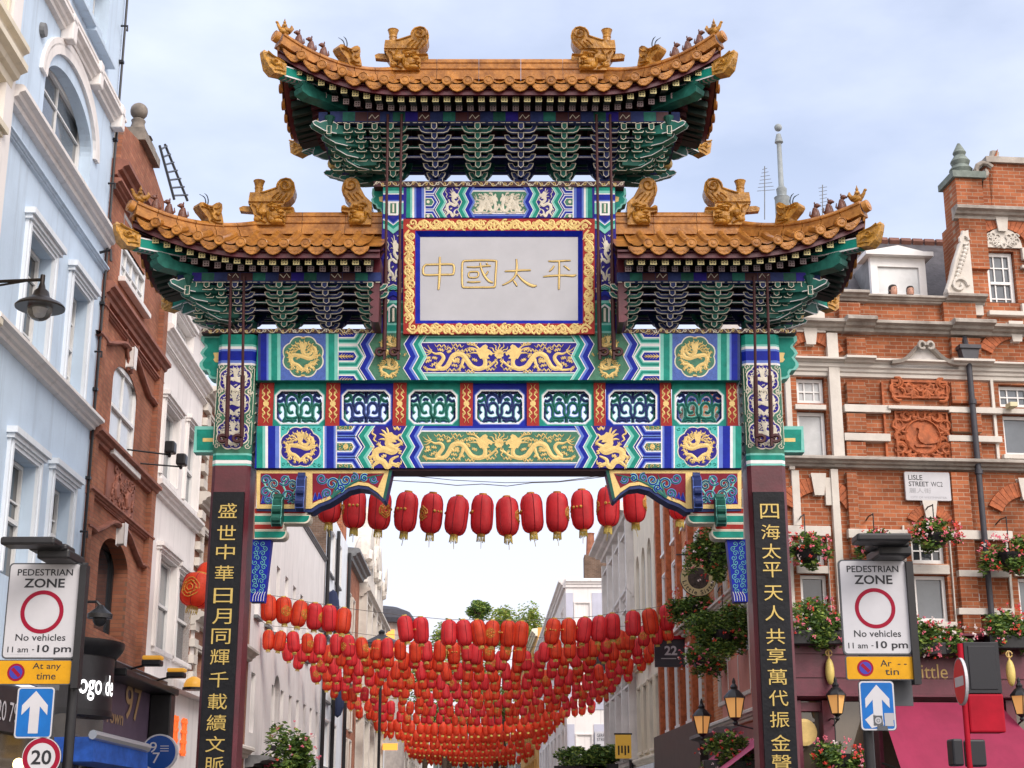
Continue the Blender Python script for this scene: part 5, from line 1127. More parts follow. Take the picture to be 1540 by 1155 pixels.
# long plain white terrace
b = Bld('long_white_terrace', 'long plain white terrace with rows of narrow slit windows', LW, lu(383, 800), lu(489, 838), 0, LW.uv(470, 811)[1], WHITEW)
n = 9
for k in range(n):
    u = lerp(b.u0, b.u1, (k+.5)/n)
    b.win(u-.42, u+.42, 7.0, 9.1, rev=.2, glass=2 if k % 3 == 0 else 1, nx=1, ny=2, sill=.12, sillm=LEADC); b.win(u-.42, u+.42, 3.75, 5.4, rev=.2, glass=1, nx=1, ny=2, sill=0) if k not in (1,) else None
u0, z1 = b.px(412, 1022); u1, z0 = b.px(427, 1110); b.win(u0, u0+1.6, 3.2, z1+.2, rev=.4, arch=.7, nx=1, ny=2, glass=0, sill=.1)
b.band(b.z1-.12, .2, .12, LEADC); b.slab(b.u0+.3, b.u0+7.5, 0, 2.75, .02, .5, mat('brown_shop_paint', (.10,.055,.05), .5, .3, 4), 'shop_front'); b.band(2.78, .32, .65, LEADC, b.u0+.2, b.u0+7.6)
b.finish()
for k in range(4):
    u = lu(383, 800)+1.0+k*1.1; t = thing('spotlight', 'small black spotlight above the brown shop cornice, number %s from the column' % ('one','two','three','four')[k], 'spotlight', LW.T(u, .5, 3.3), 'spotlights over the brown shop')
    m = MB(F_(LW)); m.tube([(u,-.3,3.1),(u,-.6,3.3)], .015, 5); m.build('arm', DARKM, t); m = MB(F_(LW)); m.box(u-.1, u+.1, -.72, -.6, 3.25, 3.4); m.build('lamp_head', DARKM, t, bevel=.02)
# tall pale house with brown brick flank
b = Bld('pale_tall_house', 'tall pale blue white house with brown brick flank wall above the terrace', LW, lu(489, 838)+.02, lu(523, 830), 0, 14.0, WHITEB)
for k in range(4):
    for j in range(2): b.win(b.u0+1.2+j*3.3, b.u0+3.2+j*3.3, 3.4+2.65*k, 5.2+2.65*k, rev=.18, sur=.14, nx=3, ny=3, glass=1, fm=SASH, sm=SASH, sill=.12, sillm=LEADC)
m = MB(F_(LW)); m.box(b.u0-.012, b.u0-.004, -.02, 7.9, 9, 14.0); m.build('flank_wall', BROWNB, b.t)
for u in (b.u0+.15, b.u0+4.3, b.u1-.2): m = MB(F_(LW)); m.tube([(u,-.12,2),(u,-.12,13.6)], .09, 6); m.build('drainpipe', DARKM, b.t)
for u in (b.u0+.3, b.u0+4.0): m = MB(F_(LW)); m.ball((u+.4,-.3,9.6 if u < b.u0+1 else 6.4), (.1,.3,.9), 8, 6); m.build('furled_flag', mat('navy_cloth', (.02,.03,.08), .8), b.t)
b.finish()
b = Bld('narrow_brick_house', 'narrow red brick house with heavy cornice and orange chimney stack', LW, lu(523, 830)+.02, lu(541, 870), 0, LW.uv(530, 850)[1]+.3, TERRA)
for k in range(4):
    for j in range(2): b.win(b.u0+.8+j*2.4, b.u0+2.0+j*2.4, 3.2+2.3*k, 4.9+2.3*k, sm=STONE, sur=.14, nx=2, ny=2, glass=1)
b.band(b.z1-.5, .6, .6, LEADC); b.slab(b.u0+1, b.u0+3.4, b.z1, b.z1+2.2, -2.4, -.4, ORB, 'chimney'); b.slab(b.u0+.9, b.u0+3.5, b.z1+2.2, b.z1+2.4, -2.5, -.3, LEADC, 'chimney_cap'); b.finish()
b = Bld('ornate_cream_house', 'ornate cream stone house with carved scrolled gable', LW, lu(541, 870)+.02, lu(575, 900), 0, 13.6, STONE)
for k in range(3):
    for j in range(4): b.win(b.u0+1.4+j*4, b.u0+3.2+j*4, 3.6+3.1*k, 5.9+3.1*k, rev=.5, sur=.35, hood=.3, arch=.8, nx=2, ny=2, glass=0)
for z in (3.0, 6.2, 9.4, 12.6): b.band(z, .5, .6, STONE)
for j in range(5): b.slab(b.u0+.2+j*4, b.u0+.9+j*4, 2.5, 13.4, 0, .4, STONE, 'pilaster')
for j in range(2):
    c = b.u0+4.5+j*7.5; m = MB(F_(LW))
    m.prism([(c-3,13.6),(c-2.7,14.6),(c-1.9,15.0),(c-1.5,16.2),(c-.6,16.9),(c,17.3),(c+.6,16.9),(c+1.5,16.2),(c+1.9,15.0),(c+2.7,14.6),(c+3,13.6)], -.3, .6)
    for g in (-1, 1): m.tube([(c+g*(2.3+.6*math.cos(t)*(1-t/9)), -.35, 14.8+.6*math.sin(t)*(1-t/9)) for t in [i*.6 for i in range(12)]], .2, 6); m.lathe([(.4,0),(.5,.3),(.3,1),(.15,1.3)], (c+g*2.6, .1, 14.8), 8)
    m.lathe([(.4,-.3),(.3,0),(.35,.6),(.1,1)], (c, .1, 17.3), 8); m.lathe([(.8,-.5),(.7,-.6),(.3,-.6),(0,-.4)], (c, -.1, 15.3), 12, axis='y'); m.build('gable', STONE, b.t)
b.finish()
b = Bld('turret_house', 'pale house with dark domed corner turret at the bend', LW, lu(575, 900)+.02, lu(597, 940), 0, 12.2, WHITEB, depth=6)
for k in range(3):
    for j in range(3): b.win(b.u0+2+j*6, b.u0+4.5+j*6, 3.6+2.9*k, 5.8+2.9*k, rev=.3, glass=0 if k else 3, sur=.25, nx=2, ny=2)
b.finish()
t = thing('corner_turret', 'dark roofed round corner turret with orange lit window', 'turret', LW.T(lu(595, 930), .6, 0)); c = at(590, 930, 104); c0 = (c.x-.6, 104, 0)
m = MB(); z = at(590, 912, 104).z; m.lathe([(1.6,3),(1.6,z-1.2),(1.7,z-1.1)], c0, 14); m.build('wall', mat('turret_render', (.42,.38,.35), .7, .2, 3), t, smooth=30)
m = MB(); m.lathe([(2.2,z-1.3),(2.25,z-1.0),(1.8,z-.4),(1.0,z-.1),(0.05,z+.05)], c0, 16); m.build('roof', mat('dark_slate', (.035,.035,.045), .6, .3, 4), t, smooth=30)
m = MB(); m.box(c0[0]-.9, c0[0]+.9, 102.3, 102.5, z-3.4, z-1.8); m.build('lit_window', mat('amber_lit_glass', (.5,.2,.05), .3, emit=(1,.35,.06), es=.9), t)
m = MB(); m.lathe([(.35,z+.2),(.5,z+.4),(.5,z+1.6),(.75,z+1.7),(.2,z+2.4)], (c0[0]-.8, 104.5, 0), 10); m.build('lantern_top', STONE, t)
# ---------------------------------------------------------------- right side: the red brick corner pub facing us
RF = Wall((5.62, 30), R(84.5), 1)
fu = lambda x, y, d=0: RF.uv(x, y, d)
uc = fu(1172, 650)[0]; zp = fu(1370, 451)[1]
MPUB = mat('maroon_pub_paint', (.115,.018,.035), .4, .3, 3, .1, 30, 0, .5)
b = Bld('corner_pub', 'red brick corner pub with pale stone bands and a maroon ground floor', RF, uc, 13.5, 0, zp, ORB, depth=1.1)
P0 = b.t
def fw(x0, y0, x1, y1, **k):
    u0, z1 = fu(x0, y0); u1, z0 = fu(x1, y1); return b.win(u0, u1, z0, z1, **k)
kw = dict(sm=STONE, fm=SASH, frame=.07)
for x0, y0, x1, y1, k in ((1197,567,1242,607,dict(nx=3,ny=2,mid=False,glass=2,sill=.0)), (1198,617,1247,693,dict(nx=1,ny=1,mid=False,glass=2,sill=.12)), (1201,808,1243,850,dict(nx=3,ny=2,mid=False,glass=1,sill=0)), (1203,863,1250,950,dict(nx=1,ny=1,mid=False,glass=0,sill=.1)),
                          (1369,806,1424,848,dict(nx=3,ny=2,mid=False,glass=0,sill=0)), (1374,864,1430,936,dict(nx=1,ny=1,mid=False,glass=1,sill=.12)), (1501,578,1553,613,dict(nx=3,ny=2,mid=False,glass=1,sill=0)), (1507,623,1560,686,dict(nx=1,ny=1,mid=False,glass=1,sill=.14)),
                          (1526,815,1575,855,dict(nx=3,ny=2,mid=False,glass=0,sill=0)), (1530,868,1580,940,dict(nx=1,ny=1,mid=False,glass=1,sill=.12))): fw(x0, y0, x1, y1, **{**kw, **k})
def rect(x0, y0, x1, y1, d0, d1, m, name, bevel=.008):
    u0, z1 = fu(x0, y0, d1); u1, z0 = fu(x1, y1, d1); return b.slab(u0, u1, z0, z1, d0, d1, m, name, bevel=bevel)
# stone surrounds of the bay on the left
for x0, y0, x1, y1, d in ((1180,560,1196,706,.12),(1243,500,1272,700,.14),(1184,800,1199,965,.1),(1249,705,1276,965,.12),(1244.5,804,1253,965,.09),(1188,958,1262,968,.1)): rect(x0, y0, x1, y1, 0.002, d, STONE, 'stone_pier')
for x0, y0, x1, y1 in ((1196,607.5,1243,616),(1199,850.5,1247,862.5),(1369,848.5,1429,863.5),(1501,613.5,1556,622.5),(1526,855.5,1578,867)): rect(x0, y0, x1, y1, -.1, .07, STONE, 'transom')
for x0, y0, x1, y1 in ((1360,790,1368,940),(1426,792,1440,940),(1493,566,1500,690),(1515,800,1525,950)): rect(x0, y0, x1, y1, .002, .06, STONE, 'stone_pier')
# brick pilasters
for x0, x1 in ((1273,1304),(1430,1478)):
    for y0, y1 in ((507,549),(574,607),(621,650),(664,694),(710,960)): rect(x0, y0, x1, y1, .002, .14, ORB, 'pilaster')
    for y0, y1 in ((454,490),): rect(x0-12, y0, x1-8, y1, .002, .16, ORB, 'pilaster')
rect(1427, 574, 1437, 700, .002, .08, TCO, 'pilaster'); rect(1325, 574, 1337, 694, .002, .08, TCO, 'pilaster')
# stone bands
for x0, x1, y0, y1 in ((1270,1340,607.5,620.5),(1270,1340,650.5,663.5),(1427,1508,611,622),(1427,1508,654,665),(1276,1366,795,810),(1442,1524,797,812),(1276,1366,853,864),(1442,1520,857,868),(1276,1366,911,922),(1442,1525,914,925),(1184,1250,790,806)): rect(x0, y0, x1, y1, .002, .152, STONE, 'stone_band')
rect(1336, 609, 1428, 616.5, .002, .2, STONE, 'stone_band')
def fband(y, h, d, m, x0=1172, x1=1560, name=None):
    u0, z = fu(x0, y); u1, _ = fu(x1, y); return b.band(fu(1370, y)[1], h, d, m, u0, u1)
fband(571, .30, .16, STONE); fband(556, .16, .30, STONE); STAIN = mat('soot_stained_stone', (.20,.17,.145), .85, .0, 2.2, .2, 20, var2=(.48,.44,.39)); fband(505, .24, .36, STAIN); fband(458, .16, .2, STAIN, 1262, 1472); fband(708, .22, .34, STAIN)
for x0, x1 in ((1266,1310),(1425,1486)): fband(506, .30, .5, STAIN, x0, x1); fband(459, .22, .32, STAIN, x0-6, x1-8); fband(557, .2, .40, STONE, x0, x1)
# broken swan-neck pediment
u0, zz = fu(1335, 556); u1, _ = fu(1437, 556); c = (u0+u1)/2; hw = (u1-u0)/2; T = F_(RF)
m = MB(T); n = 14; topc = [(c-hw+2*hw*i/(2*n), zz+.05+.42*math.exp(-((i/(2*n)-.5)/.22)**2)) for i in range(2*n+1)]
m.prism([(u0, zz+.0)]+topc+[(u1, zz)], -.16, 0); m.build('pediment', WHITEW, P0)
m = MB(T)
for k in range(2*n): 
    p, q = topc[k], topc[k+1]; m.add([(p[0],0,p[1]),(p[0],-.3,p[1]),(p[0],-.34,p[1]+.07),(p[0],-.1,p[1]+.11),(q[0],0,q[1]),(q[0],-.3,q[1]),(q[0],-.34,q[1]+.07),(q[0],-.1,q[1]+.11)], [(0,1,5,4),(1,2,6,5),(2,3,7,6)])
for g in (-1, 1): m.tube([(c+g*(.10-.08*math.cos(t))*.9, -.36, zz+.45+.08*math.sin(t)) for t in [i*.7 for i in range(9)]], .035, 6)
m.build('pediment_cornice', STAIN, P0)
# terracotta relief panels
def relief(x0, y0, x1, y1, n, seed, med=False):
    u0, z1 = fu(x0, y0); u1, z0 = fu(x1, y1); m = MB(T); m.box(u0, u1, -.03, -.002, z0, z1); rn = random.Random(seed); c, k = (u0+u1)/2, (z0+z1)/2; W, H = u1-u0, z1-z0
    m.box(u0, u1, -.08, -.03, z1-.05, z1); m.box(u0, u1, -.08, -.03, z0, z0+.04); m.box(u0, u0+.04, -.08, -.03, z0+.04, z1-.05); m.box(u1-.04, u1, -.08, -.03, z0+.04, z1-.05)
    for i in range(n):
        a, h = rn.random()*W*.46, rn.random()*H*.9-H*.45
        if med and math.hypot(a, h) < W*.34: continue
        r = .09+.07*rn.random(); t0 = rn.random()*6
        for g in (-1, 1): m.tube([(c+g*(a+r*math.cos(t0+j*.7)*(1-j/10)), -.05-.02*math.sin(j), k+h+r*math.sin(t0+j*.7)*(1-j/10)) for j in range(8)], [.03,.036,.034,.03,.026,.022,.018,.014], 6)
    if med:
        r = W*.31; m.lathe([(r*1.12,-.03),(r*1.12,-.08),(r*1.03,-.11),(r*.98,-.06),(.001,-.05)], (c, 0, k-.02), 28, axis='y')
        bird = [(-.34,.52),(-.22,.6),(-.08,.68),(.06,.6),(.1,.42),(.2,.22),(.42,.04),(.62,-.1),(.95,-.3),(.6,-.40),(.1,-.45),(-.2,-.32),(-.34,.0),(-.25,.3),(-.22,.46)]
        m.prism([(c+x*r, k-.02+z*r) for x, z in bird], -.11, -.05); m.prism([(c-.55*r,k-.55*r),(c+.6*r,k-.55*r),(c+.5*r,k-.68*r),(c-.45*r,k-.68*r)], -.1, -.05)
        for w in (.02, .16): m.tube([(c+w*r, -.08, k-.35*r), (c+w*r, -.08, k-.56*r)], .015, 5)
    return m.build('relief_panel', TCO, P0, smooth=45)
relief(1338, 572, 1425, 601, 16, 4); relief(1343, 619, 1429, 695, 60, 8, True)
# window arches and keystones
def archband(x, y, r, m, w=.16, d=.08):
    u, z = fu(x, y); q = MB(T); n = 16
    for i in range(n):
        a0, a1 = math.pi*(.14+.72*i/n), math.pi*(.14+.72*(i+.92)/n)
        q.prism([(u+r*math.cos(a0), z+r*math.sin(a0)), (u+(r+w)*math.cos(a0), z+(r+w)*math.sin(a0)), (u+(r+w)*math.cos(a1), z+(r+w)*math.sin(a1)), (u+r*math.cos(a1), z+r*math.sin(a1))], -d, 0)
    q.build('brick_arch', m, P0)
    k = MB(T); k.prism([(u-.09, z+r-.08), (u+.09, z+r-.08), (u+.15, z+r+w+.06), (u-.15, z+r+w+.06)], -d-.06, 0); k.build('keystone', STONE, P0, bevel=.01)
archband(1219, 550, .52, TCO, .26); archband(1232, 785, .62, TCO, .3); archband(1398, 797, .32, TCO, .2); archband(1530, 552, .62, TCO, .3); archband(1545, 790, .6, TCO, .3)
rect(1200, 505, 1240, 512, .002, .05, STONE, 'stone_band'); rect(1196, 462, 1242, 500, .002, .12, STONE, 'stone_pier')
for x0, y0, x1, y1 in ((1190,707,1206,790),(1240,718,1262,760)): rect(x0, y0, x1, y1, .002, .09, STONE, 'stone_quoin')
# gable bay on the right
gu0, gz = fu(1456, 480), fu(1490, 330)[1]; zt = fu(1500, 246)[1]
g = Bld('x', '', RF, fu(1452, 470)[0], 13.5, zp+.012, gz, ORB, depth=.9, t=P0); b2 = b; b = g
fw(1482, 377, 1533, 471, nx=3, ny=4, glass=1, sm=STONE, sill=.14, rev=.16, frame=.08)
g.finish(name='gable_bay_wall'); b = b2
for y0, y1 in ((372,391),(456,474),(398,404)): 
    for x0, x1 in ((1446,1480),(1537,1580)): rect(x0, y0, x1, y1, .002, .1, STONE, 'stone_band')
u0, z0 = fu(1480, 376); u1, _ = fu(1536, 376); m = MB(T); c = (u0+u1)/2; hw = (u1-u0)/2
m.prism([(c+hw*math.cos(math.pi*i/16), z0+.05+.46*math.sin(math.pi*i/16)) for i in range(17)], -.06, .0); rn = random.Random(2)
for i in range(14):
    a, h = rn.random()*hw*.75, .08+rn.random()*.24
    for s in (-1, 1): m.tube([(c+s*(a+.06*math.cos(t)), -.08, z0+h+.06*math.sin(t)) for t in [j*.8 for j in range(7)]], .018, 5)
m.build('carved_tympanum', STONE, P0)
archband(1508, 385, .62, TCO, .34, .08)
fband(330, .28, .34, STAIN, 1432, 1580)
u0 = fu(1436, 300)[0]; m = MB(T); m.box(u0, u0+.6, -.12, .6, gz-1.2, gz+.9); m.build('corner_pier', ORB, P0)
m = MB(T); m.box(u0-.08, u0+.68, -.2, .68, gz+.9, gz+1.05); m.lathe([(.3,0),(.22,.12),(.26,.2),(.18,.3),(.22,.4),(.12,.55),(.15,.62),(.03,.85)], (u0+.3, .24, gz+1.05), 12); m.build('finial', mat('verdigris_stone', (.16,.19,.17), .8, .4, 5), P0, smooth=40)
m = MB(T); ux = fu(1490, 300)[0]; m.box(ux, 13.5, 0, .7, gz+.3, zt); m.prism([(u0+.6,gz+.3),(u0+.7,gz+1.0),(u0+.95,gz+1.15),(u0+1.1,gz+1.7),(ux,zt-.25),(ux,gz+.3)], .0, .5); m.build('gable_wall', ORB, P0)
m = MB(T); m.tube([(u0+.62,.2,gz+.95),(u0+.8,.2,gz+1.12),(u0+1.0,.2,gz+1.3),(u0+1.1,.2,gz+1.7)], .11, 8); m.tube([(ux-.12+(.24-.018*i)*math.cos(i*.6+.5), -.02, zt-.22+(.24-.018*i)*math.sin(i*.6+.5)) for i in range(12)], .06, 7); m.box(ux-.05, 13.5, -.08, .78, zt, zt+.14); m.build('gable_coping', STAIN, P0)
m = MB(T); uz = fu(1452, 440)[0]; 
P = [(uz+.12,zp),(uz-.42,zp),(uz-.46,zp+.2),(uz-.34,zp+.5),(uz-.22,zp+.9),(uz-.08,zp+1.25),(uz+.0,zp+1.55),(uz+.12,zp+1.6)]
m.prism(P, -.16, .1); m.tube([(p[0],-.17,p[1]) for p in P[1:7]], .05, 6); m.tube([(uz-.2+(.2-.014*i)*math.cos(i*.6), -.18, zp+.3+(.2-.014*i)*math.sin(i*.6)) for i in range(13)], .045, 6); m.tube([(uz+.0+.1*math.cos(i*.7), -.18, zp+1.35+.1*math.sin(i*.7)) for i in range(9)], .04, 6)
for i in range(9): m.ball((uz-.25+.035*i, -.17, zp+.45+.09*i), (.07,.05,.06), 6, 4)
m.build('carved_scroll', STONE, P0)
# slate mansard with a white dormer
SLATE = mat('slate_roof', (.075,.07,.078), .6, .4, 6, .3, 20); RIDGET = mat('red_ridge_tile', (.17,.075,.055), .7, .3, 8)
m = MB(T); z0, z1 = zp-.5, fu(1380, 366, -3.2)[1]; ua, ub_ = fu(1255, 400, -2)[0], fu(1475, 370, -3.2)[0]
m.add([(ua,.6,z0),(ub_,.6,z0),(ub_,3.2,z1),(ua+.6,3.2,z1),(ub_,9,z1),(ua+.6,9,z1),(ua,9,z0)], [(0,1,2,3),(3,2,4,5),(0,3,5,6)]); m.build('mansard_roof', SLATE, P0)
m = MB(T)
for k in range(12): u = lerp(ua+.6, ub_, (k+.5)/12); m.tube([(u-.12,3.2,z1+.02),(u+.12,3.2,z1+.02)], .1, 6)
m.build('ridge_tiles', RIDGET, P0)
D0 = 1.0
du0, dz1 = fu(1308, 386, -D0); du1, dz0 = fu(1396, 455, -D0)
m = MB(T); m.box(du0, du1, D0+.12, 3.0, dz0-.5, dz1); m.build('dormer_cheeks', LEADC, P0)
m = MB(T); w = .16
m.box(du0, du0+w, D0, D0+.12, dz0-.5, dz1); m.box(du1-w, du1, D0, D0+.12, dz0-.5, dz1); m.box(du0+w, du1-w, D0, D0+.12, dz1-.22, dz1); m.box(du0+w, du1-w, D0+.02, D0+.1, dz0+.12, dz0+.2); m.box(du0-.14, du1+.14, D0-.18, D0+.5, dz1+.001, dz1+.1); m.prism([(du0-.1,dz1+.1),((du0+du1)/2,dz1+.26),(du1+.1,dz1+.1)], D0-.1, D0+.3)
dm = m.build('dormer_window', SASH, P0)
m = MB(T); m.box(du0+w, du1-w, D0+.06, D0+.08, dz0+.2, dz1-.22); m.build('pane', GL[2], dm)
# rainwater pipe with hopper
m = MB(T); (ux, uz) = fu(1449, 530); m.prism([(ux-.2,uz-.02),(ux+.2,uz-.02),(ux+.15,uz-.28),(ux-.15,uz-.28)], -.36, -.06); m.box(ux-.23, ux+.23, -.4, -.04, uz-.02, uz+.06); m.tube([(ux,-.1,uz+.3),(ux-.02,-.25,uz+.02)], .06, 8)
(ub2, uzb) = fu(1486, 950); m.tube([(ux,-.22,uz-.25),(ux+.02,-.22,3.4)], .062, 10)
for k in range(5): m.tube([(ux+.01,-.22,uz-1.2-k*1.5),(ux+.01,-.22,uz-1.1-k*1.5)], .085, 10); 
m.build('drainpipe', mat('dark_grey_pipe', (.045,.045,.055), .5, .2, 6), P0, smooth=40)
m = MB(T); u_ = fu(1525, 605)[0]; rect(1519, 604, 1531, 611, .1, .35, mat('cream_box', (.6,.55,.35), .6), 'alarm_box'); rect(1449, 892, 1474, 904, .01, .04, SASH, 'small_plaque')
# ---- maroon ground floor: fascia, arch, awning
z1 = fu(1400, 968)[1]; z2 = fu(1400, 1052)[1]
b.slab(uc-.05, 13.5, z2, z1, .004, .35, MPUB, 'fascia', bevel=.01)
for z, h, d in ((z1, .16, .55), (z2-.06, .12, .45), (z2+.35, .05, .38), (z1-.3, .06, .4)): b.band(z, h, d, MPUB, uc-.05, 13.4)
for x0, x1 in ((1188,1212),(1236,1262),(1318,1334),(1512,1540)): rect(x0, 1053, x1, 1200, .02, .30, MPUB, 'fascia_pier')
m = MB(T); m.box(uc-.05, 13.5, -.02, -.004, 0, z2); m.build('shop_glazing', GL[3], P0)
rect(1192, 1056, 1256, 1070, .04, .2, MPUB, 'fascia_panel')
m = MB(T); u, z = fu(1206, 1102); m.lathe([(.26,0),(.26,-.06),(.2,-.07),(.0,-.07)], (u, -.1, z), 20, axis='y'); m.build('gilt_roundel', GOLD, P0)
GOLDL = mat('gold_leaf_letters', (.62,.42,.14), .4, .15, 20)
m = MB(T); p, q = fu(1374, 1021, .36), fu(1424, 999, .36); write(m, 'Little', p[0], q[0], p[1], q[1], -.362, 0, .0); p, q = fu(1480, 1021, .36), fu(1535, 999, .36)
m.build('fascia_lettering', GOLDL, P0)
aw0, awz = fu(1322, 1056, .45); aw1, _ = fu(1500, 1056, .45); lowz = awz-1.35; AWN = mat('maroon_awning_cloth', (.25,.018,.060), .8, .15, 1.5)
awn = thing('shop_awning', 'large sloping maroon awning over the pub front below the gold lettering', 'awning', RF.T((aw0+aw1)/2, 1, 0))
m = MB(T); n = 10
m.add([(lerp(aw0,aw1,i/n), -.46, awz) for i in range(n+1)]+[(lerp(aw0-.1,aw1+.62,i/n), -1.75+.05*(i % 2), lowz+.03*(i % 2)) for i in range(n+1)], [(i, i+1, n+2+i, n+1+i) for i in range(n)]); m.build('cloth', AWN, awn)
m = MB(T); m.add([(aw0-.1,-1.75,lowz),(aw1+.62,-1.75,lowz),(aw1+.62,-1.76,lowz-.25),(aw0-.1,-1.76,lowz-.25)], [(0,1,2,3)]); m.build('valance', AWN, awn)
m = MB(T)
for u in (aw0, aw1): m.tube([(u,-.4,lowz+.2),(u,-1.72,lowz)], .02, 6)
m.build('awning_arm', DARKM, awn)
b.finish()
# pub's flank along the street
b = Bld('x', '', RW, 31.05, 40.5, 0, 11.5, ORBY, depth=6, t=P0)
for k in range(3):
    for j in range(3): b.win(31.6+j*3.1, 33.0+j*3.1, 4.3+2.6*k, 6.2+2.6*k, sm=STONE, sur=.16, nx=2, ny=2, glass=1)
for z in (3.6, 6.6, 9.2, 11.3): b.band(z, .25, .2, STONE)
b.slab(31.1, 36.4, 0, 3.5, .004, .25, MPUB, 'side_fascia'); b.slab(36.42, 40.45, 0, 3.2, .004, .22, mat('dark_brown_board', (.05,.038,.034), .6, .3, 3), 'side_fascia'); b.band(3.2, .35, .7, LEADC, 36.3, 40.5)
SALM = stucco('salmon_render', (.52,.22,.17)); b.slab(31.0, 38.8, 3.6, 5.2, .004, .06, SALM, 'render_panel')
m = MB(F_(RW)); u, z = RW.uv(1085, 1022); write(m, 'Little', 37.2, 35.6, 3.75, 4.15, -.08, 0, 0); m.build('side_lettering', GOLDL, P0)
b.finish(name='side_wall')
aw = thing('side_awning', 'narrow pink sloping awning on the flank of the pub', 'awning', RW.T(36, 1, 0)); m = MB(F_(RW))
m.add([(30.8,-.3,3.15),(37.8,-.3,3.1),(37.8,-1.5,2.1),(30.8,-1.5,2.3)], [(0,1,2,3)]); m.add([(30.8,-1.5,2.3),(37.8,-1.5,2.1),(37.8,-1.5,1.95),(30.8,-1.5,2.15)], [(0,1,2,3)]); m.build('cloth', mat('pink_awning_cloth', (.45,.07,.16), .75, .15, 1.5), aw)
# houses further along the right
b = Bld('brick_pilaster_house', 'orange brick house with white sash windows beyond the pub', RW, 40.6, 51.5, 0, 13.2, ORBY, depth=6)
for k in range(3):
    for j in range(4): b.win(41.3+j*2.6, 42.7+j*2.6, 4.2+2.9*k, 6.3+2.9*k, sm=SASH, sur=.16, nx=2, ny=2, glass=2, sill=.12)
for z in (3.5, 6.7, 12.9): b.band(z, .3, .3, STONE)
for j in range(5): b.slab(40.65+j*2.65, 41.0+j*2.65, 3.6, 13, .002, .18, TCO, 'pilaster')
b.slab(40.7, 51.4, 2.2, 4.0, .01, .4, mat('brown_shop_fascia', (.055,.040,.036), .6, .2, 3), 'fascia'); b.finish()
b = Bld('cream_arched_house', 'cream rendered house with tall round arched windows on the right', RW, 51.6, 60.5, 0, 13.6, CREAMW, depth=6)
for j in range(4): b.win(52.2+j*2.1, 53.5+j*2.1, 7.6, 11.4, arch=.65, nx=2, ny=3, glass=2, sill=.15, fm=mat('blue_grey_sash', (.4,.46,.55), .5)); b.win(52.2+j*2.1, 53.5+j*2.1, 3.8, 6.2, nx=2, ny=2, glass=1, sur=.14)
for z in (3.3, 6.9, 13.2): b.band(z, .25, .25, CREAMW)
b.slab(51.7, 60.4, 2.2, 3.2, .01, .4, WHITEB, 'fascia'); b.finish()
b = Bld('grey_ornate_house', 'grey stone house with heavy cornice and black iron balcony', RW, 60.6, 73.2, 0, 13.9, GREYW, depth=4)
for k in range(3):
    for j in range(4): b.win(61.2+j*3.1, 62.7+j*3.1, 3.9+3.1*k, 6.2+3.1*k, sm=GREYW, sur=.25, hood=.25, nx=2, ny=2, glass=0, rev=.3)
for z, d in ((3.4, .4), (6.8, .4), (10.0, .3), (13.4, .9)): b.band(z, .5, d, GREYW)
for j in range(5): b.slab(60.65+j*3.03, 61.05+j*3.03, 3.6, 13.2, .002, .3, GREYW, 'pilaster')
m = MB(F_(RW))
for z in (7.4, 8.4): m.box(61, 72.5, -.9, -.86, z, z+.05)
for j in range(46): m.box(61+j*.25, 61.03+j*.25, -.89, -.87, 7.4, 8.4)
m.build('balcony_rail', DARKM, b.t); m = MB(F_(RW)); m.tube([(61.2,-.2,2),(61.2,-.2,13)], .1, 6); m.build('drainpipe', DARKM, b.t)
b.finish()
GW = Wall((3.05, 85), R(90), 1)
LAV = stucco('lavender_grey_render', (.48,.49,.58))
b = Bld('white_corner_house', 'white corner house facing down the street with lavender panels', GW, 0, 3.2, 0, 14.4, WHITEW, depth=5)
for z0 in (3.6, 7.3, 10.9): b.win(.55, 1.35, z0, z0+2.1, nx=1, ny=3, glass=0, sur=.1, fm=SASH)
for z0 in (3.4, 7.1, 10.7): b.slab(.02, .42, z0, z0+2.9, .002, .05, LAV, 'render_panel'); b.slab(1.5, 2.2, z0, z0+2.9, .002, .05, LAV, 'render_panel')
b.band(13.9, .5, .3, WHITEW); P1 = b.t; b.finish()
b = Bld('x', '', Wall((3.05, 85), -.021, -1), .02, 40, 0, 14.4, WHITEW, depth=4, t=P1)
for k in range(3):
    for j in range(8): b.win(2+j*4.6, 3.6+j*4.6, 3.8+3.4*k, 6+3.4*k, nx=2, ny=2, glass=0, sur=.2)
b.band(13.9, .5, .4, WHITEW); b.finish(name='side_wall')
m = MB(); m.box(4.3, 6.4, 88, 89.5, 14.3, 16.3); m.build('chimney', BROWNB, P1); m = MB()
for k in range(3): m.lathe([(.28,16.3),(.22,17.6),(.27,17.7)], (4.7+k*.75, 88.7, 0), 8)
m.build('chimney_pots', mat('clay_pot', (.3,.12,.07), .8, .3, 4), P1)
b = Bld('ochre_house', 'ochre rendered house far down on the right', Wall((2.15, 126), -.03, -1), 0, 40, 0, 16.5, mat('ochre_stucco', (.55,.30,.08), .8, .12, 1), depth=6)
for k in range(4):
    for j in range(8): b.win(2+j*4.6, 3.8+j*4.6, 3.8+3.1*k, 5.8+3.1*k, nx=2, ny=2, glass=0, sur=.2)
b.band(15.8, .6, .5, CREAMW); b.finish()
b = Bld('far_shop_block', 'low grey green shop block closing the far end of the street', Wall((-9, 176), R(90), 1), 0, 12, 0, 9.6, mat('grey_green_render', (.16,.2,.19), .7, .3, .5), depth=6)
for j in range(4): b.win(.6+j*2.9, 2.8+j*2.9, 5.6, 8.4, nx=3, ny=2, glass=1, sur=.1); b.win(.6+j*2.9, 2.8+j*2.9, .6, 4.4, nx=2, ny=2, glass=3)
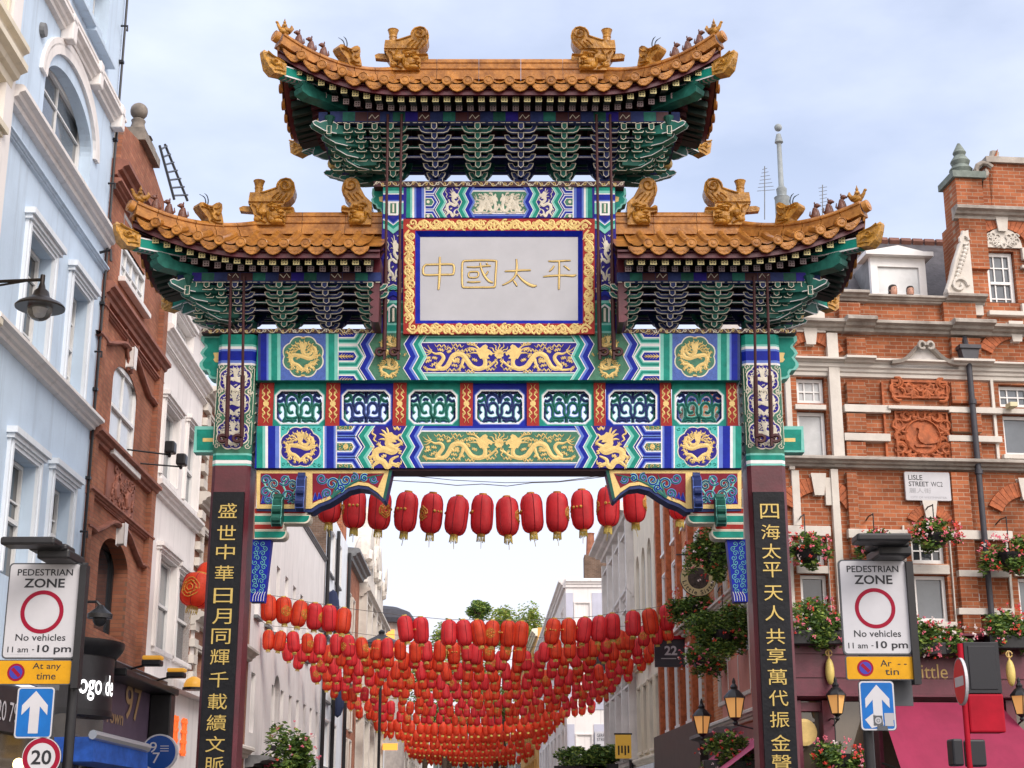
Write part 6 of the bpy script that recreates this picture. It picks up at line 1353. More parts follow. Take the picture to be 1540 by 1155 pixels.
b.band(5, .4, .3, WHITEW); b.band(9.2, .4, .3, WHITEW); b.finish()
b = Bld('far_left_house', 'pale stone house far down on the left behind the lantern rows', LW, 123.5, 174, 0, 10.5, GREYW, depth=6)
for k in range(2):
    for j in range(10): b.win(125+j*4.8, 127+j*4.8, 4+3.2*k, 6+3.2*k, nx=2, ny=2, glass=0, sur=.2)
b.finish()
# roof furniture above the right side roof
t = thing('roof_flagpole', 'grey ball topped pole rising behind the right side roof', 'pole', at(1176, 300, 38)); c = at(1176, 300, 38); top = at(1176, 192, 38)
m = MB(); m.lathe([(.2,-3),(.2,.0),(.22,.05),(.13,.1),(.15,.3),(.075,.4),(.065,top.z-c.z-.5),(.12,top.z-c.z-.45),(.06,top.z-c.z-.2)], tuple(c), 12); m.build('shaft', mat('weathered_zinc', (.24,.27,.28), .6, .3, 4), t, smooth=40); m = MB(); m.ball((c.x, c.y, top.z), .11, 10, 8); m.build('ball', MATS['weathered_zinc'], t, smooth=60)
for (x, y0, y1, l) in ((1150, 330, 250, 'tall thin'), (1237, 330, 278, 'short ribbed')):
    p, q = at(x, y0, 39), at(x, y1, 39); t = thing('tv_aerial', '%s television aerial behind the right side roof' % l, 'aerial', p); m = MB(); m.tube([p, q], .014, 5); m.build('mast', LEADC, t); m = MB()
    for k in range(7): z = q.z-.1-k*.11; w = .12-.006*k if l[0] == 's' else .07+.03*k; m.tube([(q.x-w, 39, z), (q.x+w, 39, z+.04)], .008, 4)
    m.build('elements', LEADC, t)
t = thing('roof_chimney', 'small white capped chimney peeping over the right side roof', 'chimney', at(1084, 340, 40)); c = at(1084, 330, 40); m = MB(); m.lathe([(.4,-4),(.4,.0),(.5,.05),(.3,.2),(.3,.5),(.12,.75)], tuple(c), 10); m.build('stack', GREYW, t, smooth=40)
# ---------------------------------------------------------------- things in the street
SIGNW = mat('sign_white_sheet', (.50,.50,.53), .4, .06, 3); SIGNK = mat('sign_black', (.012,.013,.018), .45); SIGNR = mat('sign_red', (.27,.006,.028), .45, .1, 6, spec=.15); SIGNY = mat('sign_yellow', (.60,.30,.008), .45, .15, 5, spec=.2); SIGNB = mat('sign_blue', (.008,.125,.42), .45, .12, 5, spec=.2); SIGNV = mat('sign_violet_blue', (.03,.03,.32), .4)
GREYBACK = mat('sign_back_grey', (.07,.075,.085), .5)
def disc_(m, u, z, r, y, mi, n=40, r0=0):
    a = [(u+r*math.cos(2*math.pi*i/n), y, z+r*math.sin(2*math.pi*i/n)) for i in range(n)]
    if r0: m.add(a+[(u+r0*math.cos(2*math.pi*i/n), y, z+r0*math.sin(2*math.pi*i/n)) for i in range(n)], [(i, (i+1) % n, n+(i+1) % n, n+i) for i in range(n)], mi)
    else: m.add(a, [tuple(range(n))], mi)
def rrect(x0, x1, z0, z1, r, n=5):
    out_ = []
    for cx, cz, a in ((x1-r, z1-r, 0), (x0+r, z1-r, 90), (x0+r, z0+r, 180), (x1-r, z0+r, 270)): out_ += [(cx+r*math.cos(R(a+90*i/n)), cz+r*math.sin(R(a+90*i/n))) for i in range(n+1)]
    return out_
def zone_sign(Y, X0, X1, ys, polex, label, worn):
    Z = lambda py: at(px_m, py, Y).z
    px_m = 70 if X0 < 0 else 1315; W = X1-X0; cx = (X0+X1)/2
    t = thing('traffic_sign_post', label, 'street sign', (polex, Y+.08, 0)); TT = lambda x, y, z: Vector((x, Y+y, z))
    zt, zb, zy, zb0, zb1 = [Z(v) for v in ys]
    m = MB(TT); m.tube([(polex,.12,0),(polex,.12,zt+.02)], .045, 12); m.build('pole', DARKM, t, smooth=40)
    # zone plate
    m = MB(TT); m.prism(rrect(X0, X1, zb, zt, .035), -.012, .02, 0); m.add([(x, -.014, z) for x, z in rrect(X0+.012, X1-.012, zb+.012, zt-.012, .03)], [tuple(range(24))], 1); H = zt-zb
    f = lambda u: X0+u*W; g = lambda v: zt-v*H
    write(m, 'PEDESTRIAN', f(.12), f(.88), g(.135), g(.065), -.016, 2, .012); write(m, 'ZONE', f(.22), f(.78), g(.262), g(.165), -.016, 2, .022)
    disc_(m, cx, g(.515), W*.295, -.016, 3, 48, W*.238)
    write(m, 'No vehicles', f(.17), f(.85), g(.815), g(.745), -.016, 2, .008)
    m.add([(f(.05),-.0155,g(.86)),(f(.38),-.0155,g(.86)),(f(.38),-.0155,g(.955)),(f(.05),-.0155,g(.955))], [(0,1,2,3)], 1); write(m, '11 am', f(.075), f(.355), g(.935), g(.875), -.017, 2, .012)
    write(m, '-', f(.41), f(.44), g(.91), g(.902), -.017, 2); write(m, '10 pm', f(.48), f(.94), g(.955), g(.858), -.017, 2, .016)
    m.build('zone_plate', [GREYBACK, SIGNW, SIGNK, SIGNR], t)
    # yellow restriction plate
    m = MB(TT); xo = -.03*W if X0 < 0 else .055*W
    x0, x1 = X0+xo-.02, X1+xo; m.prism(rrect(x0, x1, zy, zb-.008, .02), -.012, .01, 0); m.add([(x, -.014, z) for x, z in rrect(x0+.008, x1-.008, zy+.008, zb-.016, .015)], [tuple(range(24))], 1)
    c, zc = x0+W*.28, (zy+zb)/2-.005; disc_(m, c, zc, W*.118, -.016, 3); disc_(m, c, zc, W*.088, -.018, 4); a = W*.085
    m.add([(c-a*.82,-.0195,zc+a*.42),(c-a*.42,-.0195,zc+a*.82),(c+a*.82,-.0195,zc-a*.42),(c+a*.42,-.0195,zc-a*.82)], [(0,1,2,3)], 3)
    hgt = zb-zy
    if not worn: write(m, 'At any', x0+W*.50, x0+W*.88, zb-hgt*.46, zb-hgt*.16, -.016, 2, .004); write(m, 'time', x0+W*.56, x0+W*.82, zb-hgt*.80, zb-hgt*.54, -.016, 2, .004)
    else: write(m, 'Ar  - -', x0+W*.50, x0+W*.88, zb-hgt*.46, zb-hgt*.2, -.016, 2, .004); write(m, 'tin', x0+W*.56, x0+W*.76, zb-hgt*.80, zb-hgt*.54, -.016, 2, .004)
    m.build('waiting_plate', [GREYBACK, SIGNY, SIGNK, SIGNR, SIGNV], t, label='yellow plate with half worn away lettering' if worn else 'yellow plate reading at any time')
    # blue one-way plate
    m = MB(TT); c = cx+(.01 if X0 < 0 else -.035); hw = W*.255; m.prism(rrect(c-hw, c+hw, zb1, zb0, .03), -.012, .01, 0); m.add([(x, -.014, z) for x, z in rrect(c-hw+.004, c+hw-.004, zb1+.004, zb0-.004, .03)], [tuple(range(24))], 2); m.add([(x, -.0155, z) for x, z in rrect(c-hw+.016, c+hw-.016, zb1+.016, zb0-.016, .022)], [tuple(range(24))], 1)
    h = zb0-zb1; q = lambda u, v: (c+u*hw, -.017, zb0-v*h)
    m.add([q(0,.08),q(.68,.36),q(.68,.55),q(.26,.38),q(.26,.9),q(-.26,.9),q(-.26,.38),q(-.68,.55),q(-.68,.36)], [tuple(range(9))], 2)
    if worn:
        m.add([q(-.75,.78),q(-.3,.66),(c+.2*hw,-.0185,zb0-h*.70),q(.3,.88),q(-.4,.95)], [tuple(range(5))], 2)
        for (u, v, w_, hh, mi) in ((-.02,.80,.26,.10,0),(.62,.72,.28,.07,4),(.2,.95,.3,.045,0),(.6,.85,.25,.06,4)): m.add([(c+u*hw-w_*hw,-.0192,zb0-v*h-hh*h),(c+u*hw+w_*hw,-.0192,zb0-v*h-hh*h),(c+u*hw+w_*hw*.9,-.0192,zb0-v*h+hh*h),(c+u*hw-w_*hw,-.0192,zb0-v*h+hh*h)], [(0,1,2,3)], mi)
        disc_(m, c-.02*hw, zb0-.80*h, .19*hw, -.0205, 4, 20, .10*hw); disc_(m, c-.02*hw, zb0-.80*h, .07*hw, -.0205, 4, 16)
    m.build('one_way_plate', [GREYBACK, SIGNB, SIGNW, SIGNW, mat('sticker_grey', (.35,.35,.37), .6)], t, label='blue arrow plate scarred by torn stickers' if worn else 'clean blue plate with white up arrow')
    # lighting hood on top
    m = MB(TT); lx = cx-.02
    for (a, b_, y0, y1, z0, z1) in ((-.22,.24,-.55,-.3,.07,.14),(.02,.30,-.3,.2,-.01,.08),(-.05,.28,-.32,-.05,.06,.12)): m.box(lx+a, lx+b_, y0, y1, zt+z0, zt+z1)
    m.build('light_hood', DARKM, t, bevel=.02); m = MB(TT); m.box(X1-.01, X1+.05, -.05, .06, zb-.25, zt-.02); m.build('side_channel', DARKM, t)
    return t, TT
p, q = at(9, 920, 13), at(119, 920, 13)
tl, TT = zone_sign(13, p.x, q.x, (847, 991, 1030, 1033, 1111), at(100, 1090, 13).x, 'left street sign post with pedestrian zone plate, arrow and red ringed 20 roundel', False)
m = MB(TT); c = at(63, 1139, 13); disc_(m, c.x, c.z, .165, -.014, 0); disc_(m, c.x, c.z, .158, -.016, 1, 40, .118); disc_(m, c.x, c.z, .12, -.0155, 0); write(m, '20', c.x-.085, c.x+.085, c.z-.06, c.z+.06, -.018, 2, .018); m.lathe([(.165,0),(.165,.02)], (c.x, -.013, c.z), 40, 3, 'y', caps=False); m.build('speed_roundel', [SIGNW, SIGNR, SIGNK, GREYBACK], tl)
p, q = at(1264, 915, 13), at(1367, 915, 13)
tr, TT = zone_sign(13, p.x, q.x, (842, 985, 1023, 1024, 1099), at(1310, 1090, 13).x, 'right street sign post with pedestrian zone plate and sticker covered arrow', True)
m = MB(TT); a, b_ = at(1330, 1062, 13.2), at(1369, 1018, 13.2); m.box(a.x, b_.x, .16, .19, a.z, b_.z); m.build('back_plate', GREYBACK, tr)
# red signal post with no entry disc
Y = 16.0; t = thing('signal_post', 'red post with edge-on no entry disc and red and black boxes', 'signal post', (at(1451, 1090, Y).x, Y, 0)); x = at(1451, 1060, Y).x
m = MB(); m.tube([(x,Y,0),(x,Y,at(1451,968,Y).z)], .03, 12); RP = mat('red_post_paint', (.34,.006,.020), .6, .15, 5, spec=.15); m.build('pole', RP, t, smooth=40)
c = at(1443, 1025, Y-.1); r = .245; a = R(88); uu = Vector((math.cos(a), math.sin(a), 0)); nn = Vector((math.sin(a), -math.cos(a), 0))*-1
if nn.dot(c) > 0: nn = -nn
m = MB(lambda u, d, z: c+uu*u+nn*(-d)+Vector((0,0,z))); disc_(m, 0, 0, r, 0, 1); disc_(m, 0, 0, r*.94, -.002, 0); m.add([(-r*.72,-.004,-.05),(r*.72,-.004,-.05),(r*.72,-.004,.05),(-r*.72,-.004,.05)], [(0,1,2,3)], 1); m.lathe([(r,0),(r,.03)], (0,0,0), 40, 1, 'y'); m.build('no_entry_disc', [mat('no_entry_red', (.62,.012,.02), .35), SIGNW], t)
for (x0, y0, x1, y1, mm, nm) in ((1454,966,1500,1043,SIGNK,'signal_head'),(1459,1043.5,1508,1102,RP,'red_box'),(1434,1111,1447,1152,SIGNK,'button_box'),(1459,1112,1481,1153,SIGNK,'button_box')):
    a, b_ = at(x0, y1, Y), at(x1, y0, Y); m = MB(); m.box(a.x, b_.x, Y-.02, Y+.2, a.z, b_.z); 
    if nm == 'signal_head': m.box(a.x+.04, b_.x-.04, Y-.03, Y-.02, a.z+.04, b_.z-.04)
    m.build(nm, mm, t, bevel=.02)
# street name plate on the pub
a, zz1 = fu(1357, 711); b_, zz0 = fu(1428, 755); t = thing('street_name_plate', 'white street name plate reading LISLE STREET WC2 on red brick', 'street sign', RF.T((a+b_)/2, .1, zz0)); m = MB(F_(RF)); W, H = b_-a, zz1-zz0
m.prism(rrect(a, b_, zz0, zz1, .03), -.11, -.05, 0); m.add([(x, -.112, z) for x, z in rrect(a+.01, b_-.01, zz0+.01, zz1-.01, .025)], [tuple(range(24))], 0)
write(m, 'LISLE', a+W*.08, a+W*.39, zz1-H*.29, zz1-H*.11, -.114, 1, .012); write(m, 'STREET', a+W*.08, a+W*.52, zz1-H*.51, zz1-H*.34, -.114, 1, .012); write(m, 'WC2', a+W*.57, a+W*.83, zz1-H*.51, zz1-H*.34, -.114, 1); write(m, '麗人街', a+W*.08, a+W*.56, zz1-H*.75, zz1-H*.57, -.114, 2); write(m, 'CITY OF WESTMINSTER', a+W*.1, a+W*.9, zz1-H*.93, zz1-H*.86, -.114, 2)
m.build('plate', [SIGNW, SIGNK, mat('letter_grey', (.3,.3,.32), .5)], t); m = MB(F_(RF)); m.box((a+b_)/2-.1, (a+b_)/2+.1, -.08, 0, zz0-.12, zz0); m.build('bracket', STONE, t)
# ---- lanterns
LRED = mat('red_lantern_silk', (.78,.058,.07), .5, .2, 3, .15, 30, trans=.5); LDK = mat('dark_red_rib', (.22,.004,.014), .6); LGOLD = mat('lantern_gilt', (.50,.24,.04), .5, .5, 25); LFR = mat('lantern_fringe', (.55,.42,.10), .8, .3, 20); LRED2 = mat('bright_lantern_silk', (.84,.10,.042), .5, .25, 3, .15, 30, trans=.55)
def lantern_parts(W, H, seed, fringe=True, print_=True):
    rn = random.Random(seed); r = W/2; n = 24
    prof = [(r*.30,-.5*H),(r*.52,-.485*H),(r*.76,-.44*H),(r*.92,-.36*H),(r,-.25*H),(r*1.01,0),(r,.25*H),(r*.92,.36*H),(r*.76,.44*H),(r*.52,.485*H),(r*.30,.5*H)]
    body = MB(); body.lathe(prof, (0,0,0), n, 0, mod=lambda q, i: 1-.03*(1-abs(math.cos(q*math.pi/4)))+.012*math.sin(i*2.1+q+seed))
    rib = MB()
    for k in range(6):
        a = 2*math.pi*(k+.5)/6; rib.tube([((p[0]+.001)*math.cos(a), (p[0]+.001)*math.sin(a), p[1]) for p in prof], .006, 4)
    pr = MB()
    if print_:
        for base in (rn.random()*6,):
            for s_ in range(1):
                a0 = base+math.pi*s_
                for k in range(3):
                    R0 = (.30,.2,.1)[k]*W
                    pts = [((r*1.02)*math.cos(a0+R0*math.cos(t)/r), (r*1.02)*math.sin(a0+R0*math.cos(t)/r), R0*1.0*math.sin(t)-.03*H+.012*math.sin(t*5)) for t in [2*math.pi*i/16*(1 if k else .95) for i in range(17)]]
                    pr.tube(pts, .011, 4)
                for k in range(5): t = k*1.25; pr.ball(((r*1.0)*math.cos(a0+.22*W*math.cos(t)/r), (r*1.0)*math.sin(a0+.22*W*math.cos(t)/r), .2*W*math.sin(t)-.03*H), .026, 5, 3)
                a1 = a0+math.pi/2
                for k in (-1, 0, 1): pr.ball((r*1.0*math.cos(a1+k*.35), r*1.0*math.sin(a1+k*.35), .04*H), (.03 if k else .022), 6, 4)
    cap = MB(); cap.lathe([(r*.34,.49*H),(r*.36,.5*H),(r*.36,.54*H),(r*.30,.545*H)], (0,0,0), 14, 0); base = MB(); base.lathe([(r*.34,-.49*H),(r*.37,-.5*H),(r*.37,-.55*H),(r*.3,-.555*H)], (0,0,0), 14, 0)
    fr = MB()
    if fringe:
        for k in range(16):
            a = 2*math.pi*k/16; l = (.05 if fringe == 'short' else .11)*H*(1+.5*rn.random()); fr.tube([(r*.33*math.cos(a), r*.33*math.sin(a), -.55*H), (r*.36*math.cos(a+.1), r*.36*math.sin(a+.1), -.55*H-l)], .009, 3)
        if fringe != 'short': fr.tube([(0,0,-.55*H),(.01,0,-.7*H),(.0+.03*rn.random(),.01,-.86*H)], .006, 4)
    return body, rib, pr, cap, base, fr
def join(mbs):
    o = MB()
    for k, b in enumerate(mbs): o.add(b.v, b.f, k)
    return o
ORD = ['first','second','third','fourth','fifth','sixth','seventh','eighth','ninth','tenth','eleventh','twelfth','thirteenth','fourteenth','fifteenth','sixteenth','seventeenth','eighteenth','nineteenth','twentieth','twenty first','twenty second']; assert len(ORD) == 22
protoA = None; rl = random.Random(11)
def cord(name, label, pts, r=.008):
    m = MB(); m.tube(pts, r, 5); tag(m.build(name, mat('lantern_cable', (.10,.09,.09), .7), None), label, 'cable')
front = [(496,757),(533,765),(571,767),(611,770),(649,772),(687,776),(725,774),(763,777),(800,772),(838,771),(876,767),(915,762),(954,756),(1023,752)]
vari = []
for v in range(3):
    t = thing('red_lantern', 'x', 'lantern', (0,0,0), 'large red lanterns on the front string'); bo, rb_, pr_, cp, ba_, fr_ = lantern_parts(.40, .70, v+1)
    bo.build('silk_body', LRED, t, smooth=60); rb_.build('ribs', LDK, t); pr_.build('gilt_print', LGOLD, t); cp.build('cap', LGOLD, t, smooth=40); ba_.build('base_ring', LGOLD, t, smooth=40); fr_.build('fringe', LFR, t); vari.append(t)
used = [False]*3
for i, (px, py) in enumerate(front):
    k = i % 3; c = at(px, py, 26)
    o = vari[k] if not used[k] else copy_tree(vari[k]); used[k] = True
    o.location = c; o.rotation_euler = (R(rl.uniform(-7,7)), R(rl.uniform(-6,6)), rl.random()*6.28)
    o['label'] = 'large red lantern on the front string, %s from the left' % ORD[i]
cord('lantern_cable', 'thin cable carrying the front string of large lanterns', [at(440,716,26)]+[at(px, py-46, 26) for px, py in front]+[at(1090,700,26)])
cord('overhead_wire', 'thin bare wire sagging just under the lower gate beam', [at(380,650,24), at(585,712,24), at(680,722,24), at(760,726,24), at(840,724,24), at(930,712,24), at(1100,650,24)], .006)
small = []
for v in range(4):
    small.append((join(lantern_parts(.42, .70, 20+v, 'short', v in (0, 3))), v))
smesh = []
for b, v in small:
    o = b.build('red_lantern', [LRED if v % 2 else LRED2, LDK, LGOLD, LFR, LFR, LFR], None, smooth=60); smesh.append(o.data); bpy.data.objects.remove(o)
def small_lantern(c, label, group, s=1):
    o = bpy.data.objects.new('red_lantern', rl.choice(smesh)); COL.objects.link(o); o.location = c; o.rotation_euler = (R(rl.uniform(-9,9)), R(rl.uniform(-9,9)), rl.random()*6.28); o.scale = (s,)*3
    tag(o, label, 'lantern', group)
second = [(404,915),(427,918),(450,923),(473,927),(495,930),(516,934),(610,946),(633,948),(675,952),(698,952),(720,952),(740,953),(764,953),(783,954),(831,950),(855,950),(878,948),(901,946),(921,942),(952,938),(978,935),(1003,929)]
for i, (px, py) in enumerate(second):
    small_lantern(at(px, py, 40+i*.06), 'red lantern on the second string back, %s from the left' % ORD[i], 'red lanterns on the second string', 1.0)
cord('lantern_cable', 'thin cable carrying the second string of lanterns', [LW.T(39.7,0,6.9)]+[at(px, py-20, 40+i*.06) for i, (px, py) in enumerate(second)]+[RW.T(41.5,0,7.1)])
ROWS = [44.5,47.5,51,55,59.5,64.5,70.5,78,87,97,108,120,133,147]
far = MB()
for k, Y in enumerate(ROWS):
    xl, xr = -(6.43+.021*Y)+.25, 6.23-.021*Y-.25
    if Y > 82: xr = min(xr, 3.0)
    n = int((xr-xl)/(.375+.012*(k % 3))); pts = []
    for i in range(n):
        t = min(1, max(0, (i+.1+.8*((k*.618) % 1))/n)); x = lerp(xl, xr, t)+rl.uniform(-.08,.08); q = 2*t-1; z = 6.12+(.34 if q < 0 else .76)*q*q+rl.uniform(-.045,.045)
        y = Y+q*.6+rl.uniform(-.12,.12); pts.append((x, y, z))
        if rl.random() < .03: continue
        if k < 8: small_lantern((x, y, z), 'small red lantern on the %s string back from the gate' % ORD[k+2], 'red lanterns on the %s string' % ORD[k+2], rl.uniform(.80,.92))
        else: far.lathe([(.09,-.37),(.18,-.3),(.23,-.1),(.23,.1),(.18,.3),(.09,.37)], (x, y, z), 9, 0); far.lathe([(.08,-.48),(.08,-.37)], (x, y, z), 6, 1)
    cord('lantern_cable', 'thin cable carrying the %s string of lanterns' % ORD[k+2], [(xl-.3, Y-1.2, 7.0)]+[(p[0], p[1], p[2]+.42) for p in pts]+[(xr+.3, Y+1.2, 7.4)])
if far.v: far.build('far_lanterns', [LRED2, LFR], None, smooth=60, kind='stuff', label='farthest small orange red lanterns strung across the street', cat='lanterns', group=None)
t = thing('round_red_lantern', 'x', 'lantern', (0,0,0), 'round lanterns on the white house'); bo, rb_, pr_, cp, ba_, fr_ = lantern_parts(.62, .66, 33); bo.build('silk_body', LRED2, t, smooth=60); rb_.build('ribs', LDK, t); pr_.build('gilt_print', LGOLD, t); cp.build('cap', LGOLD, t); ba_.build('base_ring', LGOLD, t); fr_.build('fringe', LFR, t)
t.location = at(297, 888, 29.0); t.rotation_euler = (.1,.2,1); t['label'] = 'round red lantern with gilt print hanging left of the left column'
o = copy_tree(t); o.location = at(318, 872, 29.6); o.rotation_euler = (.2,-.1,3); o['label'] = 'round red lantern half hidden behind the left column'
# ---- lamps and cameras
def bell_lamp(c, arm0, s, label, cat='street lamp'):
    t = thing('wall_street_lamp', label, cat, c); BR = mat('bronze_black', (.02,.015,.013), .35, .3, 5, 0, 40, .5); x, y, z = c
    m = MB(); m.lathe([(.30*s,0),(.305*s,.02*s),(.27*s,.06*s),(.17*s,.11*s),(.11*s,.15*s),(.09*s,.22*s),(.05*s,.26*s),(.03*s,.33*s)], c, 24); m.build('lamp_shade', BR, t, smooth=50)
    m = MB(); m.ball((x,y,z-.02*s), (.155*s,.155*s,.14*s), 16, 10); gm = bpy.data.materials.get('clear_lamp_glass') or mat('clear_lamp_glass', (.9,.9,.9), .02, spec=.8); gm.node_tree.nodes['Principled BSDF'].inputs['Transmission Weight'].default_value = .92; m.build('glass_bowl', gm, t, smooth=60)
    m = MB(); m.lathe([(.05*s,-.06*s),(.06*s,.0),(.05*s,.05*s)], c, 10); m.build('bulb', SIGNW, t)
    m = MB(); m.tube([(x,y,z+.3*s),(x,y,z+.44*s)], .03*s, 8); m.tube([(x+.02,y,z+.38*s),arm0], .022*s, 8); m.tube([(x-.1*s,y,z+.38*s),((x+arm0[0])/2,(y+arm0[1])/2,z+.30*s),arm0], .014*s, 6); m.build('arm', BR, t, smooth=40)
c = at(60, 464, 17.5); bell_lamp(tuple(c), (c.x-1.1, 17.5, c.z+.33), 1.0, 'black bell shaped street lamp with clear glass bowl on the blue house')
c = at(485, 943, 52); bell_lamp(tuple(c), (c.x-1.2, 52, c.z+.5), 1.2, 'black bell shaped lamp sticking out from the long white terrace')
t = thing('security_camera', 'black domed security camera on a short arm behind the left sign', 'camera', at(150, 935, 18)); c = at(150, 930, 18); m = MB(); m.lathe([(.15,0),(.15,.05),(.10,.09),(.06,.12),(.03,.16)], tuple(c), 16); m.build('housing', DARKM, t, smooth=40); m = MB(); m.ball((c.x,c.y,c.z-.01), (.085,.085,.09), 12, 8); m.build('dome', SIGNK, t, smooth=60); m = MB(); m.tube([(c.x,c.y,c.z+.15),(c.x-.05,c.y,c.z+.2),(c.x-.5,c.y+.05,c.z+.2)], .018, 6); m.build('arm', DARKM, t)
for (a, b_, k) in (((187,676),(255,684),'upper'), ((207,697),(272,702),'lower')):
    p = LW.T(LW.uv(*a)[0], .05, LW.uv(*a)[1]); q = at(*b_, p.y+.2); t = thing('floodlight', '%s black floodlight on a long arm from the brick house window' % k, 'floodlight', q); m = MB(); m.tube([p, q], .016, 6); m.build('arm', DARKM, t); m = MB(); m.box(q.x-.08, q.x+.10, q.y-.12, q.y+.12, q.z+.02, q.z+.24); m.box(q.x-.03, q.x+.03, q.y-.04, q.y+.04, q.z-.05, q.z+.02); m.build('lamp_head', DARKM, t, bevel=.03)
LITY = mat('lit_amber_shade', (.45,.25,.03), .4, emit=(1,.45,.05), es=.25)
for (x, y, Y, nm) in ((229,1000,25.5,'left yellow floodlight over the white house shop front'), (265,1018,27.5,'right yellow floodlight over the white house shop front')):
    c = at(x, y, Y); t = thing('floodlight', nm, 'floodlight', c); m = MB(); m.box(c.x-.16, c.x+.16, c.y-.12, c.y+.12, c.z-.02, c.z+.08); m.build('lamp_head', DARKM, t, bevel=.02); m = MB(); m.box(c.x-.15, c.x+.17, c.y-.122, c.y+.1, c.z+.082, c.z+.15); m.build('reflector', LITY, t, bevel=.02); m = MB(); m.tube([(c.x-.1,c.y,c.z),(c.x-.5,c.y,c.z-.1)], .02, 6); m.build('arm', DARKM, t)
c = at(291, 1034, 29); t = thing('amber_dome_lamp', 'glowing amber dome lamp beside the left column', 'lamp', c); m = MB(); m.lathe([(.19,0),(.19,.06),(.14,.15),(.06,.2),(.01,.21)], tuple(c), 16); m.build('dome', LITY, t, smooth=60); m = MB(); m.lathe([(.21,-.05),(.21,0)], tuple(c), 16); m.build('base', DARKM, t)
FLAME = mat('warm_lamp_glass', (.5,.3,.1), .3, emit=(1,.45,.14), es=.25); BULB = mat('bulb_glow', (.9,.7,.3), .3, emit=(1,.72,.28), es=4)
def coach(c, s, label, wallp):
    t = thing('coach_lamp', label, 'wall lamp', c, 'coach lamps of the pub'); x, y, z = c
    T4 = lambda k0, z0, k1, z1, m, mi=None: m.lathe([(k0*s,z0*s),(k1*s,z1*s)], c, 4, mi)
    m = MB(); m.lathe([(.10*s,-.20*s),(.17*s,.14*s)], c, 4); m.build('lamp_glass', FLAME, t)
    m = MB()
    for k in range(4): a = math.pi/2*k; m.tube([(x+.102*s*math.cos(a), y+.102*s*math.sin(a), z-.2*s), (x+.175*s*math.cos(a), y+.175*s*math.sin(a), z+.14*s)], .012*s, 5)
    m.lathe([(.20*s,.14*s),(.19*s,.17*s),(.10*s,.27*s),(.06*s,.30*s),(.07*s,.34*s),(.03*s,.40*s),(.035*s,.43*s),(.01*s,.5*s)], c, 8); m.lathe([(.02*s,-.34*s),(.05*s,-.3*s),(.03*s,-.26*s),(.11*s,-.2*s)], c, 8); m.tube([(x,y,z-.32*s),(x+(wallp[0]-x)*.5,y+(wallp[1]-y)*.5,z-.42*s),(wallp[0],wallp[1],z-.3*s)], .018*s, 6); m.build('frame', DARKM, t, smooth=30)
    m = MB(); m.ball((x, y-.02, z-.03*s), .045*s, 8, 6); m.build('bulb', BULB, t)
for (x, y, Y, s, lab) in ((1056,1088,36,1.15,'smaller coach lamp left of the pair beside the right column'), (1105,1062,31.5,1.15,'coach lamp hanging just left of the right column')):
    c = at(x, y, Y); coach(tuple(c), s, 'black coach lamp with warm light, '+('farther of two by the pink awning' if x < 1080 else 'nearer of two by the pink awning'), (6.23-.021*Y, Y, 0))
for (x, y, lab) in ((1258,1057,'black coach lamp beside the right sign post'), (1535,1058,'black coach lamp at the right edge of the pub')):
    c = at(x, y, 29.4); coach(tuple(c), 1.0, lab, (c.x, 30.3, 0))
for (x, y, lab) in ((1248,1010,'gilt oval fascia lamp left of the lettering'), (1520,1012,'gilt oval fascia lamp right of the lettering')):
    c = at(x, y, 29.6); t = thing('oval_fascia_lamp', lab, 'lamp', c); m = MB(); m.ball(tuple(c), (.09,.09,.26), 12, 10); m.build('shade', mat('pale_gilt', (.62,.48,.14), .35, .15, 8), t, smooth=60); m = MB(); m.tube([(c.x,c.y,c.z+.2),(c.x,c.y+.05,c.z+.42),(c.x,30.3,c.z+.42)], .02, 6); m.tube([(c.x+.06*math.cos(a), c.y, c.z+.36+.06*math.sin(a)) for a in [i*.5 for i in range(13)]], .012, 5); m.build('hanger', GOLDL, t)
# ---- hanging signs on the right
t = thing('round_pub_sign', 'round cream hanging sign lettered Little Sister above the flower baskets', 'sign', at(1050, 870, 38.5)); c = at(1050, 870, 38.5); TT = lambda x, y, z: Vector((c.x+x, c.y+y, c.z+z)); r = .47
m = MB(TT); m.lathe([(r,-.03),(r,.03)], (0,0,0), 40, 0, 'y'); disc_(m, 0, 0, r*.97, -.033, 1, 40, r*.58); disc_(m, 0, 0, r*.56, -.034, 2)
def round_text(txt, a0, a1, rr, h, bot, mi):
    for k, ch in enumerate(txt):
        if ch == ' ': continue
        a = R(lerp(a0, a1, k/(len(txt)-1) if len(txt) > 1 else .5)); v, f = glyphs(ch, .02); w = max(q[0] for q in v); ca, sa = math.cos(a), math.sin(a); s_ = h
        up = -1 if bot else 1
        m.add([(rr*ca + up*((q[0]-w/2)*s_*sa + (q[1]-.35)*s_*ca), -.037, rr*sa + up*(-(q[0]-w/2)*s_*ca + (q[1]-.35)*s_*sa)) for q in v], f, mi)
round_text('Little Sister', 195, 345, r*.78, .16, True, 3); round_text('W', 142, 142, r*.78, .17, False, 3); round_text("'s", 30, 22, r*.78, .15, False, 3)
m.build('disc', [DARKM, mat('cream_gold_sign', (.52,.42,.22), .45, .15, 5), mat('dark_picture', (.05,.035,.03), .4, .8, 14), SIGNK], t)
m = MB(); m.tube([(c.x-.55,c.y,c.z+.62),(c.x+1.2,c.y,c.z+.62)], .02, 6)
for k in (-.2, .2): m.tube([(c.x+k,c.y,c.z+.62),(c.x+k,c.y,c.z+.42)], .012, 5)
m.build('bracket', DARKM, t)
